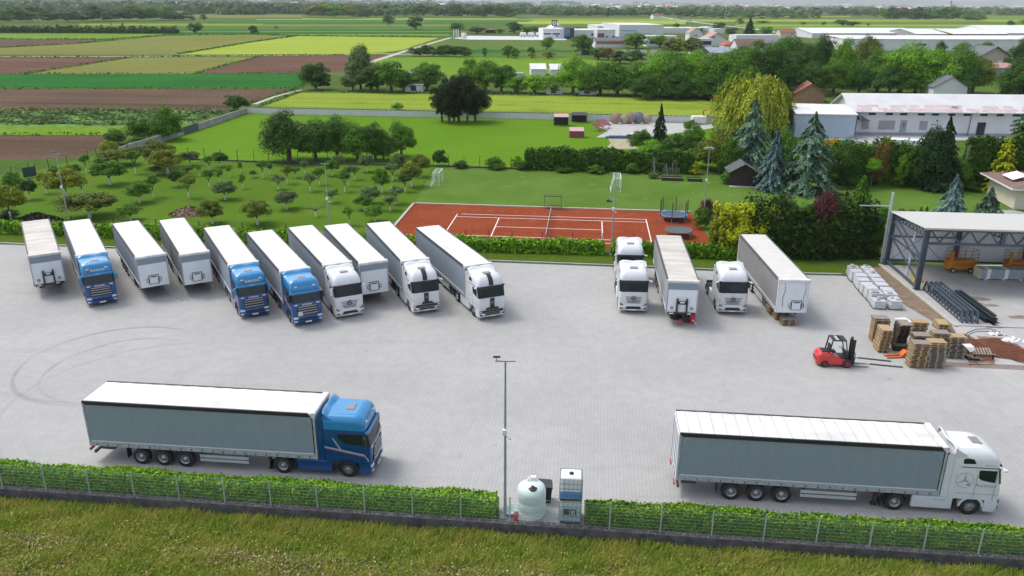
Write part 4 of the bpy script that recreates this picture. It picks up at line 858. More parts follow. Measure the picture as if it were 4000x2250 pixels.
# tall rough meadow in front of the plinth
def meadow():
    rg = np.random.default_rng(5); n = 210000; x = rg.uniform(-40, 38, n); d = rg.uniform(0, 1, n) ** .9 * 11.0; y = wall_y(x) - .08 - d
    hn = .5 + .5 * np.sin(x * 1.3 + np.sin(y * 1.7) * 2) * np.sin(y * 1.1 + x * .35) + rg.normal(size=n) * .18
    h = np.clip(.29 + .26 * hn, .12, .75) * np.clip(.55 + d * .5, .55, 1); wd = rg.uniform(.012, .034, n); a = rg.uniform(0, 6.283, n); lean = rg.uniform(.2, 1.0, n) * h; la = rg.normal(.6, 1.0, n)
    B = np.stack([x, y, np.full(n, -.55)], 1); s = np.stack([np.cos(a), np.sin(a), 0 * a], 1) * wd[:, None]; L = np.stack([np.cos(la), np.sin(la), 0 * la], 1) * lean[:, None]
    M_ = B + L * .3; M_[:, 2] += h * .6; T_ = B + L; T_[:, 2] += h
    V = np.stack([B - s, B + s, M_ + s * .8, M_ - s * .8, T_ + s * .15, T_ - s * .15], 1).reshape(-1, 3)
    i = np.arange(n)[:, None] * 6; F = np.concatenate([i + np.array([[0, 1, 2, 3]]), i + np.array([[3, 2, 4, 5]])])
    me = np_mesh('meadow_grass', V, F, [leafmat('meadow_blades', (.14, .27, .03), (.58, .44, .17), (.36, .42, .06), tr=.5, ns=.45)]); tag(link('meadow_grass', me), 'tall uncut meadow grass in front of the plinth', 'grass', kind='stuff')
    m3 = 150000; x = rg.uniform(-40, 38, m3); d = rg.uniform(.1, 1, m3) ** .9 * 11; y = wall_y(x) - .1 - d; hz_ = .5 + .5 * np.sin(x * 1.3 + np.sin(y * 1.7) * 2) * np.sin(y * 1.1 + x * .35)
    V = leaves(np.stack([x, y, -.55 + rg.uniform(.08, .30, m3) + .22 * hz_ * rg.uniform(.4, 1, m3)], 1), rnd_dir(rg, m3) + np.array([0, 0, .9]), .055, rg, 1.8)
    tag(link('meadow_weeds', leafmesh('meadow_weeds', V, [leafmat('weeds', (.10, .20, .02), (.58, .42, .22), (.30, .38, .05), tr=.35, ns=.5)])), 'low mixed weeds of the rough meadow', 'grass', kind='stuff')
    m2 = 80000; x = rg.uniform(-40, 38, m2); d = rg.uniform(.3, 1, m2) * 11; y = wall_y(x) - d; k = np.sin(x * .5 + 1) + np.sin(y * 1.3 + x * .2) + rg.normal(size=m2) * 1.0 > .75
    x, y = x[k], y[k]; P = np.stack([x, y, -.55 + rg.uniform(.30, .62, len(x))], 1)
    V = leaves(P, rnd_dir(rg, len(x)) + np.array([0, -.4, .6]), .05, rg, 1.6)
    tag(link('seed_heads', leafmesh('seed_heads', V, [leafmat('seed_heads', (.26, .19, .10), (.60, .52, .38), (.38, .27, .17), tr=.2, ns=.7)])), 'pale brown seed heads and small white flowers of the meadow', 'grass', kind='stuff')
meadow()
sheet('meadow_soil', [(-45, wall_y(-45) - .01), (45, wall_y(45) - .01), (45, 12), (-45, 12)], -.545, mat('meadow_soil', (.045, .065, .02), .95, col2=(.09, .08, .03), scale=1.1))
# white round tank
TANKW = mat('tank_plastic', (.62, .72, .70), .35, col2=(.56, .68, .66), scale=1.5, coat=.2)
t = thing('water_tank', 'round white plastic tank behind the near fence', 'tank', FP(.98, .95)); t.scale = (.93, .93, .90)
b = MB(); b.lathe([(.80, .02), (.81, .4), (.80, .42), (.81, .46), (.81, 1.0), (.80, 1.02), (.81, 1.06), (.81, 1.60), (.76, 1.80), (.62, 1.95), (.40, 2.05), (.20, 2.10), (.001, 2.11)], n=40); b.build('tank_body', TANKW, t)
b = MB(); b.lathe([(.24, 2.02), (.25, 2.10), (.2, 2.13), (.001, 2.14)], (.05, -.42, -.09), n=24); b.build('lid', BLK, t)
b = MB(); b.lathe([(.07, 0), (.07, .10), (.001, .11)], (.02, -.40, 2.05), n=12); b.box((.06, -.44, 2.10), (.2, .05, .05), 0, .5); b.build('valve', REDL, t)
b = MB(); b.cbox((.10, .30, 2.20), (.36, .26, .22), .04); b.tube([(-.18, .15, 2.05), (-.18, .12, 2.32)], .05, 10); b.tube([(-.35, .2, 2.02), (-.30, .2, 2.3), (.0, .28, 2.3)], .03, 8); b.build('pump', PLATE, t)
b = MB(); b.lathe([(.86, 0), (.86, .05), (.001, .055)], n=36); b.build('base', GALV, t)
# stacked liquid containers in wire cages
def ibc(label, loc, rz, blue):
    t = thing('liquid_container', label, 'container', loc, rz, 'caged liquid containers')
    b = MB()
    for y in (-.42, 0, .42): b.box((0, y, .07), (1.15, .10, .12))
    b.box((0, 0, .135), (1.18, .98, .02)); b.build('pallet', STEEL, t)
    z0 = .15; fill = .33 if blue else .62
    b = MB(); b.cbox((0, 0, z0 + fill / 2), (1.10, .92, fill), .05); b.build('liquid_filled_lower_part', mat('blue_liquid', (.05, .30, .62), .4, col2=(.05, .25, .55), scale=1) if blue else mat('pale_liquid', (.42, .60, .66), .4), t)
    b = MB(); b.cbox((0, 0, z0 + fill + .002 + (1.0 - fill) / 2), (1.098, .918, 1.0 - fill), .07); b.build('bottle', mat('container_white', (.70, .76, .80), .4, coat=.2), t)
    b = MB(); b.lathe([(.11, 0), (.12, .05), (.001, .06)], (0, 0, 1.15), n=18); b.build('cap', BLK, t)
    b = MB()
    for s in (-1, 1):
        for i in range(6): b.bar((-.57 + .228 * i, s * .49, .14), (-.57 + .228 * i, s * .49, 1.14), .022)
        for i in range(5): b.bar((s * .59, -.47 + .235 * i, .14), (s * .59, -.47 + .235 * i, 1.14), .022)
        for z in (.16, .40, .64, .88, 1.13): b.bar((-.58, s * .49, z), (.58, s * .49, z), .024); b.bar((s * .59, -.48, z), (s * .59, .48, z), .024)
    b.build('cage', GALV, t)
    t.scale = (.98, 1, 1.17)
    return t
q = FP(3.02, .72); ibc('caged container with pale liquid, standing on the ground under another one', q, FA, False); q2 = q.copy(); q2.z = 1.37; c_ = ibc('caged container with blue liquid at its bottom, stacked on another container', q2, FA + .03, True)
b = MB(); b.box((-.2, -.505, .62), (.3, .01, .3)); b.box((.16, -.505, .62), (.3, .01, .3))
lab_o = [o for o in bpy.data.objects if o.name == 'liquid_container'][0]; b.build('data_plate', INK, lab_o)
b = MB()
for x, z, w_, h_ in ((.16, .70, .2, .04), (.16, .54, .2, .04), (.09, .62, .04, .2), (.16, .62, .16, .03)): b.box((x, -.512, z), (w_, .006, h_))
b.build('data_plate_marks', PLATE, lab_o)
t = thing('waste_bin', 'black plastic bin with sloping lid standing behind the white tank', 'bin', FP(1.62, 2.15), FA + .1)
b = MB(); b.loft([[(-.3, -.28, 0), (.3, -.28, 0), (.3, .28, 0), (-.3, .28, 0)], [(-.36, -.34, .95), (.36, -.34, .95), (.36, .34, .95), (-.36, .34, .95)]], smooth=False); b.build('bin_body', BLK, t)
b = MB(); b.prism([(-.40, .96), (.40, .96), (.34, 1.06), (-.36, 1.12)], -.40, .40, 'y'); b.build('lid', mat('lid_plastic', (.035, .036, .04), .5), t)
t = thing('canister', 'small red canister on the pad between the lamp pole and the white tank', 'canister', FP(.22, .25), .2)
b = MB(); b.cbox((0, 0, .19), (.17, .28, .38), .03); b.tube([(0, -.08, .38), (0, -.08, .44), (0, .06, .44), (0, .06, .38)], .015, 6); b.build('canister_body', mat('red_plastic', (.55, .03, .06), .4), t); b = MB(); b.lathe([(.03, 0), (.03, .06), (.001, .06)], (0, .11, .37), n=10); b.build('cap', BLK, t)
t = thing('basin', 'shallow round pale green basin around the foot of the near lamp pole', 'basin', FP(-.12, .72))
b = MB(); b.lathe([(.30, .0), (.38, .26), (.40, .27), (.36, .27), (.28, .05), (.001, .05)], n=26); b.build('tub', mat('tub_green', (.28, .40, .37), .5), t)
# ------------------------------------------------------------------ lamp poles
def pole(label, foot, h, kind, cam_=True, rz=0.0):
    t = thing('lamp_pole', label, 'lamp pole', (foot[0], foot[1], 0), rz, 'tall steel lamp poles')
    b = MB(); b.tube([(0, 0, .05), (0, 0, h * .55), (0, 0, h)], [.085, .065, .045], 10); b.build('mast', GALV, t)
    b = MB(); b.box((0, 0, .03), (.42, .42, .06)); b.box((0, 0, .10), (.2, .2, .1)); b.build('base_plate', GALV, t)
    b = MB(); b.bar((-.5, 0, h), (.5, 0, h), .05); b.build('crossbar', GALV, t)
    if kind == 'flood': spots = [(-.42, BLK)]
    elif kind == 'frame': spots = [(-.3, GALV)]
    elif kind == 'twin': spots = [(-.42, PLATE), (-.2, PLATE), (.42, PLATE), (.2, PLATE)]
    else: spots = []
    for x, m in spots:
        b = MB(); tl = Matrix.Rotation(-.55 if kind != 'twin' else 0, 3, 'X') @ Matrix.Rotation((-.35 if x < 0 else .35) if kind == 'twin' else 0, 3, 'Y')
        b.box((x * 1.0, .05, h + .20), (.36, .26, .07) if kind != 'frame' else (.5, .5, .05), 0, 0, tl); b.box((x, .04, h + .245), (.26, .16, .02), 1, 0, tl); b.bar((x, 0, h), (x, .05, h + .2), .03); b.build('floodlight', [m, STEEL], t)
    if cam_:
        b = MB(); b.cbox((-.03, -.10, h * .57), (.24, .16, .30), .02); b.build('junction_box', PLATE, t)
        b = MB(); b.bar((0, 0, h * .535), (.22, -.08, h * .535), .04); b.lathe([(.001, -.07), (.07, -.05), (.08, 0), (.05, .06), (.001, .07)], (.24, -.1, h * .53), n=12); b.build('camera_dome', PLATE, t)
    return t
pole('tall lamp pole with one dark floodlight, between the near hedge and the white tank', FP(-.35, .45), 9.0, 'flood')
for nm, (u, v), kd, h in (('lamp pole with square lamp frame behind the leftmost trailers', (140, 387), 'frame', 8.9), ('lamp pole with bare crossbar rising from the orchard side of the truck row', (817, 412), 'bare', 8.9), ('lamp pole with bare crossbar at the hedge gap beside the clay court', (1548, 434), 'bare', 8.9), ('lamp pole with four pale lamps beside the dark red bush', (1785, 376), 'twin', 8.7)):
    q = G(u, v, h); pole(nm, q, h, kd)
# ------------------------------------------------------------------ hedges and fences at the back of the yard
HG = 'laurel hedges along the back kerb'
def HP(*q): return [G(u, v) + Vector((0, .55, 0)) for u, v in q]
hedge('laurel_hedge', 'long low laurel hedge behind the angled truck row, left of the lamp pole gap', HP((-420, 570), (0, 588), (600, 611), (1160, 631), (1288, 636), (1519, 641.5)), 1.15, 1.30, 'bright', .22, 60, 11, group=HG)
hedge('laurel_hedge', 'low laurel hedge between the lamp pole gap and the bamboo', HP((1541, 643), (1700, 648), (1856, 653)), 1.15, 1.30, 'bright', .22, 60, 13, group=HG)
def post_fence(label, pts, h, step, pm_, r=.035, wires=True, plinth=None, name='wire_fence'):
    t = thing(name, label, 'fence', (pts[0][0], pts[0][1], 0)); o0 = Vector((pts[0][0], pts[0][1], 0)); b = MB(); b.box((0, 0, h / 2), (r * 2, r * 2, h)); me = b.mesh('post', pm_); L = 0; last = None
    for a, c in zip(pts, pts[1:]):
        a, c = Vector((a[0], a[1], 0)), Vector((c[0], c[1], 0)); d = c - a; n = max(1, int(d.length / step))
        for i in range(n): link('post', me, t, a + d * i / n - o0, math.atan2(d.y, d.x))
        if wires:
            b = MB()
            for z in (.15, h * .5, h * .96): b.bar(a - o0 + Vector((0, 0, z)), c - o0 + Vector((0, 0, z)), .012)
            b.build('line_wire', pm_, t)
        if plinth:
            b = MB(); b.bar(a - o0 + Vector((0, 0, .12)), c - o0 + Vector((0, 0, .12)), .18, .26); b.build('plinth', plinth, t)
    return t
DPOST = mat('dark_post', (.022, .03, .026), .6)
post_fence('thin dark posts with wires standing behind the back laurel hedge', [q + Vector((0, 1.3, 0)) for q in HP((-200, 580), (600, 611), (1288, 636), (1519, 641), (1760, 650))], 1.9, 2.55, DPOST)
post_fence('dark post and wire fence on a low plinth behind the orchard and the lawn', PG((302, 380), (440, 405), (475, 402), (640, 408), (1090, 419), (1325, 426)), 2.0, 2.48, DPOST, plinth=PLIN)
post_fence('dark post fence along the track left of the orchard', PG((-60, 470), (75, 440), (171, 420), (224, 409), (302, 381)), 1.9, 2.5, DPOST)
t = thing('screen_panel', 'dark blue-green screen panel in the fence left of the orchard', 'panel', G(60, 449), math.atan2(*(G(92, 444) - G(60, 449)).yx))
L_ = (G(92, 444) - G(60, 449)).length; b = MB(); b.box((L_ / 2, 0, .85), (L_, .05, 1.5)); b.build('panel', mat('screen_blue', (.03, .06, .075), .6), t); b = MB(); b.box((L_, 0, .95), (.09, .09, 1.9)); b.build('post', DPOST, t)
# boundary walls of the meadow
def wallrun(name, label, pts, h, th, m, cope=None, step=None):
    t = thing(name, label, 'wall', (pts[0][0], pts[0][1], 0)); o0 = Vector((pts[0][0], pts[0][1], 0))
    for a, c in zip(pts, pts[1:]):
        a, c = a - o0, c - o0; b = MB(); b.bar(a + Vector((0, 0, h / 2)), c + Vector((0, 0, h / 2)), th, h); b.build('wall_panel', m, t)
        if cope:
            b = MB(); d = (c - a); n = int(d.length / 1.1); b.bar(a + Vector((0, 0, h + .03)), c + Vector((0, 0, h + .03)), th + .10, .06)
            for i in range(n): q = a + d * (i + .5) / n; b.box((q.x, q.y, h + .10), (.55, th + .12, .10), 0, math.atan2(d.y, d.x))
            b.build('coping', cope, t)
    return t
COPE = mat('coping_dark', (.10, .10, .11), .9); WWALL = mat('rendered_wall', (.62, .63, .64), .85, col2=(.56, .57, .58), scale=.4)
wallrun('boundary_wall', 'long pale rendered wall with dark coping between the bright meadow and the wheat', PG((620, 285), (700, 287.5), (1288, 299), (1795, 310.5)), 1.45, .22, WWALL, COPE)
CWALL = mat('bare_concrete', (.25, .25, .255), .9, col2=(.33, .33, .335), scale=.35, detail=6)
wallrun('boundary_wall', 'bare grey concrete wall running towards the viewer from the meadow corner', PG((620, 285.3), (500, 327)), 1.35, .22, CWALL)
wallrun('boundary_wall', 'bare grey concrete wall section near the round bushes, left of the blue gate', PG((462, 339), (425, 352), (330, 380), (302, 391)), 1.35, .22, CWALL)
wallrun('metal_gate', 'dark blue-grey metal gate closing the gap in the concrete wall', PG((499.5, 327.3), (462, 339)), 1.5, .08, mat('gate_blue', (.06, .085, .11), .6))
tag(bpy.data.objects['metal_gate'], cat='gate')
# ================================================================== ORCHARD
ow = [(0.0, 0, 0)]
OR5 = [(140, 610, 115, 940, 290, 'gold'), (270, 530, 305, 720, 160, 'dark'), (445, 460, 475, 655, 150, 'olive'), (615, 440, 670, 715, 340, 'gold'), (835, 520, 830, 665, 150, 'mid'), (885, 665, 900, 905, 490, 'olive'), (1275, 780, 1315, 930, 220, 'mid'),
 (1085, 350, 1110, 570, 310, 'mid'), (850, 280, 870, 450, 90, 'mid'), (1125, 220, 1190, 375, 340, 'olive'), (1352, 240, 1367, 460, 120, 'mid'), (1590, 140, 1600, 400, 340, 'olive'), (1662, 240, 1690, 460, 305, 'gold'), (1562, 390, 1560, 475, 135, 'dark'),
 (1900, 240, 1915, 380, 180, 'grey'), (2208, 250, 2215, 390, 155, 'dark'), (2105, 290, 2110, 425, 130, 'mid'), (1755, 440, 1775, 590, 150, 'dark'), (1885, 390, 1890, 490, 110, 'mid'), (1882, 490, 1900, 705, 145, 'olive'), (2097, 430, 2108, 600, 115, 'mid'),
 (2203, 400, 2215, 545, 75, 'mid'), (2265, 550, 2265, 720, 210, 'grey'), (1367, 560, 1405, 755, 240, 'mid'), (1520, 490, 1545, 700, 140, 'mid'), (2120, 750, 2140, 965, 260, 'olive'), (2580, 750, 2592, 970, 290, 'olive'), (1995, 335, 2003, 480, 60, 'fresh'),
 (2290, 345, 2310, 490, 60, 'fresh'), (2418, 330, 2422, 450, 45, 'fresh'), (2430, 450, 2445, 610, 75, 'fresh'), (2543, 420, 2550, 500, 80, 'mid')]
OR6 = [(55, 335, 70, 500, 100, 'mid'), (130, 320, 140, 470, 60, 'grey'), (235, 490, 230, 620, 140, 'grey'), (307, 390, 315, 560, 115, 'olive'), (407, 400, 400, 500, 100, 'grey'), (480, 330, 490, 460, 90, 'grey'), (537, 470, 550, 635, 135, 'grey'), (640, 410, 640, 575, 120, 'mid'),
 (740, 330, 768, 480, 145, 'mid'), (835, 280, 830, 435, 120, 'grey'), (897, 450, 895, 640, 115, 'mid'), (1003, 390, 998, 520, 110, 'grey'), (920, 390, 935, 580, 90, 'grey'), (1105, 270, 1118, 440, 150, 'grey'), (1252, 430, 1270, 650, 180, 'mid'), (1320, 370, 1375, 525, 140, 'grey'),
 (1435, 280, 1440, 470, 165, 'grey'), (1545, 360, 1565, 590, 205, 'olive'), (1660, 290, 1660, 490, 185, 'olive'), (1485, 480, 1500, 640, 130, 'dark'), (1127, 600, 1150, 760, 185, 'grey'), (1095, 690, 1085, 825, 185, 'mid'), (1420, 600, 1410, 765, 160, 'grey'), (1350, 690, 1350, 830, 160, 'grey'),
 (1190, 790, 1197, 940, 205, 'mid'), (935, 800, 942, 975, 110, 'fresh'), (300, 650, 310, 815, 225, 'grey'), (715, 635, 765, 750, 120, 'grey'), (810, 600, 812, 668, 38, 'fresh')]
orch = [(x0 + a / 4, 322 + t_ / 4, x0 + u / 4, 322 + v / 4, w_ / 4, m) for x0, L_ in ((0, OR5), (644, OR6)) for a, t_, u, v, w_, m in L_]
tone = {'gold': 'yellow-tipped', 'olive': 'olive-green', 'dark': 'dark green', 'mid': 'green', 'grey': 'grey-green', 'fresh': 'pale green'}
bands = {0: [], 1: [], 2: [], 3: []}
for e in orch:
    y = G(e[2], e[3]).y; bands[0 if y < 96 else 1 if y < 104 else 2 if y < 114 else 3].append(e)
bn = ['the front orchard row', 'the second orchard row', 'the third orchard row', 'the back orchard row']
for bi, es in bands.items():
    es.sort(key=lambda e: e[0])
    for i, (ux, vt, u, v, wp, m) in enumerate(es):
        p = G(u, v); w_ = 1.18 * wp / PPM(p, 1.5); h = max(HT(p, vt) * 1.02, .8); kw = dict(cat='fruit tree', group='fruit trees of the orchard', trunk='orchard', name='fruit_tree')
        sz = 'big' if w_ > 3.4 else 'small' if w_ < 1.8 else ''; nth = ORD[i + 1] if i < 20 else str(i + 1) + 'th'
        if v > 322 + 890 / 4 and abs(ux - 792) < 1: continue
        tt = tree(p, w_, h, 'umbrella' if w_ > 1.5 else 'dome', m, 3 if w_ > 2.5 else 2, f"{sz} {tone[m]} fruit tree, {nth} from the left in {bn[bi]}".strip(), **kw)
        if w_ > 2.5: tt.children[0].location.z = -.12 * h; tt.children[0].scale.z = h * 1.12
        else: tt.children[0].location.z = .30 * h; tt.children[0].scale.z = h * .72
# the nearly bare fruit tree
p = G(795, 544.5); h = HT(p, 510); t = thing('fruit_tree', 'nearly bare fruit tree with spreading grey branches and limewashed trunk', 'fruit tree', p, 0, 'fruit trees of the orchard')
b = MB(); b.tube([(0, 0, 0), (0, 0, h * .42)], [.11, .09], 7, 1); rg = random.Random(9)
for i in range(8):
    a = i * .8; b.tube([(0, 0, h * .4), (.5 * math.cos(a), .5 * math.sin(a), h * .62), (1.3 * math.cos(a + .2), 1.3 * math.sin(a + .2), h * (.66 + .1 * rg.random())), (1.7 * math.cos(a + .1), 1.7 * math.sin(a + .1), h * .95)], [.07, .055, .035, .015], 6, 0)
b.build('trunk', [mat('grey_bark', (.12, .11, .06), .9), LIME], t)
# bushes between orchard and track, bushes along the plinth fence
BG = 'bushes around the orchard'
for u, v, top, w_, m, lab in ((35, 472, 430, 50, 'mid', 'round green bush at the far left edge of the orchard'), (140, 440, 414, 32, 'mid', 'small bush beside the left orchard fence'), (172, 434, 415, 30, 'olive', 'low olive bush in the corner of the left orchard fence'), (192, 428, 412, 26, 'mid', 'low bush just right of the fence corner bush'),
   (275, 386, 351, 50, 'gold', 'round yellow-green bush at the bare concrete wall end'), (330, 380, 370, 26, 'olive', 'low olive bush at the foot of the concrete wall'), (255, 412, 388, 40, 'mid', 'green bush behind the big spreading fruit tree'), (425, 352, 268, 80, 'mid', 'tall round green bush by the blue gate'),
   (355, 352, 294, 80, 'mid', 'wide green bush left of the tall round bush'), (292, 364, 320, 56, 'mid', 'smallest of three green bushes outside the concrete wall'), (595, 277, 233, 66, 'dark', 'dark bush outside the meadow corner of the wall'), (1108, 417, 374, 42, 'dark', 'round dark small tree behind the plinth fence, left of the goal'),
   (1160, 423, 402, 38, 'dark', 'low dark bush at the plinth fence behind the left goal'), (1245, 425, 392, 52, 'mid', 'rounded green bush at the plinth fence in the middle of the lawn'), (1300, 424, 392, 32, 'fresh', 'white-flowering shrub beside the tall clipped hedge'), (1318, 428, 403, 36, 'dark', 'dark shrub at the left foot of the tall clipped hedge'),
   (1000, 276, 257, 32, 'fresh', 'small green shrub on the wheat side of the pale wall'), (20, 552, 525, 60, 'dark', 'dark shrub by the compost heap left of the trailers'), (1500, 436, 414, 44, 'mid', 'shrub in front of the tall clipped hedge'), (1590, 437, 408, 34, 'mid', 'taller shrub in front of the tall clipped hedge'), (1640, 437, 424, 40, 'dark', 'low dark shrub left of the playground frames'),
   (1420, 434, 418, 40, 'dark', 'leftmost low shrub in front of the tall clipped hedge')):
    tree_at(u, v, top, w_, 'dome', m, 2 if w_ < 50 else 3, lab, cat='bush', group=BG, name='bush', trunk=None)
hedge('clipped_hedge', 'tall dark clipped hedge behind the playground and the lawn', PG((1324, 424), (1440, 428), (1600, 431), (1742, 435)), 2.2, 3.1, 'thuja', .35, 22, 21)
# heaps, goals, ball
def heap(name, label, cat, p, w_, h, m, seed, n=900, r=.14):
    rg = np.random.default_rng(seed); a = rg.uniform(0, 6.283, n); q = rg.random(n) ** .6; P = np.stack([p[0] + np.cos(a) * q * w_ / 2, p[1] + np.sin(a) * q * w_ * .35, h * (1 - q ** 1.3) * rg.uniform(.6, 1, n)], 1)
    V = leaves(P, rnd_dir(rg, n) + np.array([0, 0, .8]), r, rg, 2.0); b = MB(); b.lathe([(w_ / 2 * k, h * .85 * (1 - k ** 1.3)) for k in (1, .8, .55, .3, .01)], (p[0], p[1], 0), n=16)
    F = np.arange(len(V)).reshape(-1, 4); FB = np.array(b.f) + len(V); VB = np.array([tuple(x) for x in b.v]); VB[:, 1] = p[1] + (VB[:, 1] - p[1]) * .7
    o = link(name, np_mesh(name, np.concatenate([V, VB]), np.concatenate([F, FB]), [m])); tag(o, label, cat)
heap('brush_heap', 'brown heap of cut twigs and earth among the fruit trees', 'heap', G(740 / 1.0, 530) if False else G(478, 538), 5.2, 1.1, leafmat('heap_brown', (.10, .065, .045), (.26, .18, .13), (.17, .11, .08), tr=0), 3)
heap('compost_heap', 'dark compost heap behind the leftmost trailer', 'heap', G(95, 560), 6.5, 1.3, leafmat('heap_dark', (.015, .012, .010), (.06, .05, .035), (.03, .025, .018), tr=0), 4, 1400)
GW = mat('goal_white', (.78, .78, .76), .5); NET = mat('goal_net', (.6, .62, .6), .8, alpha=.30)
def goal(label, a, c, back):
    a, c = Vector((a[0], a[1], 0)), Vector((c[0], c[1], 0)); t = thing('football_goal', label, 'goal', a, 0, 'small football goals'); d = c - a; h = 2.0; bk = Vector((back[0], back[1], 0))
    b = MB(); z = Vector((0, 0, h))
    b.tube([(0, 0, 0), z], .05, 8); b.tube([d, d + z], .05, 8); b.tube([z, d + z], .05, 8); b.build('goal_frame', GW, t)
    b = MB()
    for q in (Vector((0, 0, 0)), d): b.tube([q + z, q + z * 1.0 + bk * .7, q + bk], .03, 6)
    b.tube([bk, d + bk], .03, 6); b.tube([z + bk * .7, d + z + bk * .7], .03, 6); b.build('rear_stays', GW, t)
    b = MB()
    for i in range(17):
        q = d * (i / 16); b.bar(q + z, q + z + bk * .7, .009); b.bar(q + z + bk * .7, q + bk, .009)
    for i in range(12):
        k = i / 11; b.bar(z * (1 - k) + bk * (.7 + .3 * k), d + z * (1 - k) + bk * (.7 + .3 * k), .009)
        for q in (Vector((0, 0, 0)), d): b.bar(q + z * (1 - k), q + z * (1 - k) + bk * (.7 + .3 * k), .009)
    for i in range(6):
        for q in (Vector((0, 0, 0)), d): b.bar(q + bk * (.7 * i / 5) + z, q + bk * (.7 * i / 5 + .3 * i / 5), .009)
    b.build('net', GW, t)
goal('left white football goal standing at the orchard edge of the lawn', G(1105, 469), G(1114, 457), (-1.3, -.15)); goal('right white football goal seen beside the lamp pole near the clay court', G(1561, 485), G(1559, 471), (-1.35, .4))
o = MB(); o.lathe([(.001, .0), (.17, .04), (.24, .22), (.17, .40), (.001, .44)], n=16); o.box((.3, 0, .12), (.35, .3, .22)); o = o.build('toy', mat('toy_blue', (.03, .10, .16), .5), None, G(1529, 325 + 182.5)); tag(o, 'small dark blue toy lying on the football lawn', 'toy')
# ================================================================== GARDEN, COURT FURNITURE, TREES BEHIND THE YARD
def trampoline(label, p, r, zr, netted):
    t = thing('trampoline', label, 'trampoline', p, .2); b = MB(); b.lathe([(r - .28, zr), (r - .27, zr + .03), (r, zr + .03), (r, zr - .02)], n=40); b.build('padding', mat('pad_blue', (.05, .20, .50), .6) if netted else STEEL, t)
    b = MB(); b.lathe([(r - .28, zr + .002), (.001, zr)], n=32); b.build('mat', mat('tramp_mat', (.07, .09, .10), .8), t)
    b = MB()
    for i in range(6):
        a = i * 1.047; b.tube([(r * .97 * math.cos(a), r * .97 * math.sin(a), 0), (r * .97 * math.cos(a), r * .97 * math.sin(a), zr)], .03, 6)
        b.tube([(r * .97 * math.cos(a), r * .97 * math.sin(a), .05), (r * .97 * math.cos(a + .5), r * .97 * math.sin(a + .5), .05)], .025, 6)
    b.build('leg_frame', GALV, t)
    if netted:
        b = MB()
        for i in range(6): a = i * 1.047; b.tube([(r * math.cos(a), r * math.sin(a), zr - .2), (r * math.cos(a), r * math.sin(a), zr + 1.85)], .045, 8)
        b.build('net_post', BLK, t); b = MB()
        for i in range(60): a = i * .10472; b.bar((r * .98 * math.cos(a), r * .98 * math.sin(a), zr), (r * .98 * math.cos(a), r * .98 * math.sin(a), zr + 1.8), .008)
        for k in range(12): b.lathe([(r * .98, zr + .15 * k), (r * .985, zr + .15 * k + .01)], n=36)
        b.build('safety_net', BLK, t)
        b = MB(); b.bar((-r - .5, -.6, 0), (-r + .1, -.4, zr), .04); b.bar((-r - .3, -1.0, 0), (-r + .3, -.8, zr), .04); b.build('ladder', REDL, t)
trampoline('blue trampoline with black safety net at the right end of the clay court', G(1694, 553), 1.75, .75, True)
trampoline('grey trampoline without a net, in front of the netted blue one', G(1707, 594), 1.6, .75, False)
t = thing('court_net', 'low white-edged net across the middle of the clay court', 'net', CP(11.885, 0)); b = MB(); a_, c_ = CP(11.885, .9) - CP(11.885, 0), CP(11.885, -11.8) - CP(11.885, 0)
for q in (a_, c_): b.tube([(q.x, q.y, 0), (q.x, q.y, 1.07)], .05, 8)
b.build('net_post', mat('post_brown', (.35, .25, .2), .6), t); b = MB(); d = c_ - a_
for i in range(90): q = a_ + d * i / 89; b.bar((q.x, q.y, .05), (q.x, q.y, .95), .006)
for k in range(9): b.bar(a_ + Vector((0, 0, .08 + .1 * k)), c_ + Vector((0, 0, .08 + .1 * k)), .006)
b.build('mesh', mat('net_dark', (.10, .08, .07), .8), t); b = MB(); b.bar(a_ + Vector((0, 0, .97)), c_ + Vector((0, 0, .97)), .03, .07); b.build('tape', LINE, t)
t = thing('bench', 'dark-roofed bench at the far edge of the clay court beside the net', 'bench', G(1390, 525), ca); b = MB(); b.box((0, .3, 1.65), (2.4, .7, .06)); b.build('canopy', BLK, t)
b = MB(); b.box((0, .1, .45), (2.2, .45, .06)); b.build('seat', mat('bench_wood', (.14, .11, .08), .8), t); b = MB()
for x in (-1.1, 1.1): b.bar((x, .5, 0), (x, .5, 1.65), .06); b.bar((x, -.1, 0), (x, -.1, .45), .05)
b.build('frame', STEEL, t)
# garden shed
DWOOD = mat('dark_wood', (.030, .020, .017), .8, col2=(.045, .03, .025), scale=6)
t = thing('garden_shed', 'small dark wooden shed with pitched roof under the blue spruce', 'shed', G(1868, 468), SA)
b = MB(); b.prism([(-1.9, 0), (1.9, 0), (1.9, 2.1), (0, 3.2), (-1.9, 2.1)], 0, 3.4, 'y'); b.build('wall', DWOOD, t); b = MB()
for s in (-1, 1): b.prism([(s * 2.25, 1.93), (0, 3.24), (0, 3.34), (s * 2.25, 2.03)], -.5, 3.8, 'y')
b.build('roof', mat('felt_roof', (.055, .065, .07), .8, col2=(.08, .09, .095), scale=3), t); b = MB(); b.box((.2, -.03, .95), (1.5, .05, 1.8)); b.build('door', mat('door_dark', (.04, .02, .018), .7), t); b = MB(); b.box((0, -.7, .04), (4.0, 1.0, .08)); b.build('step', KERB, t)
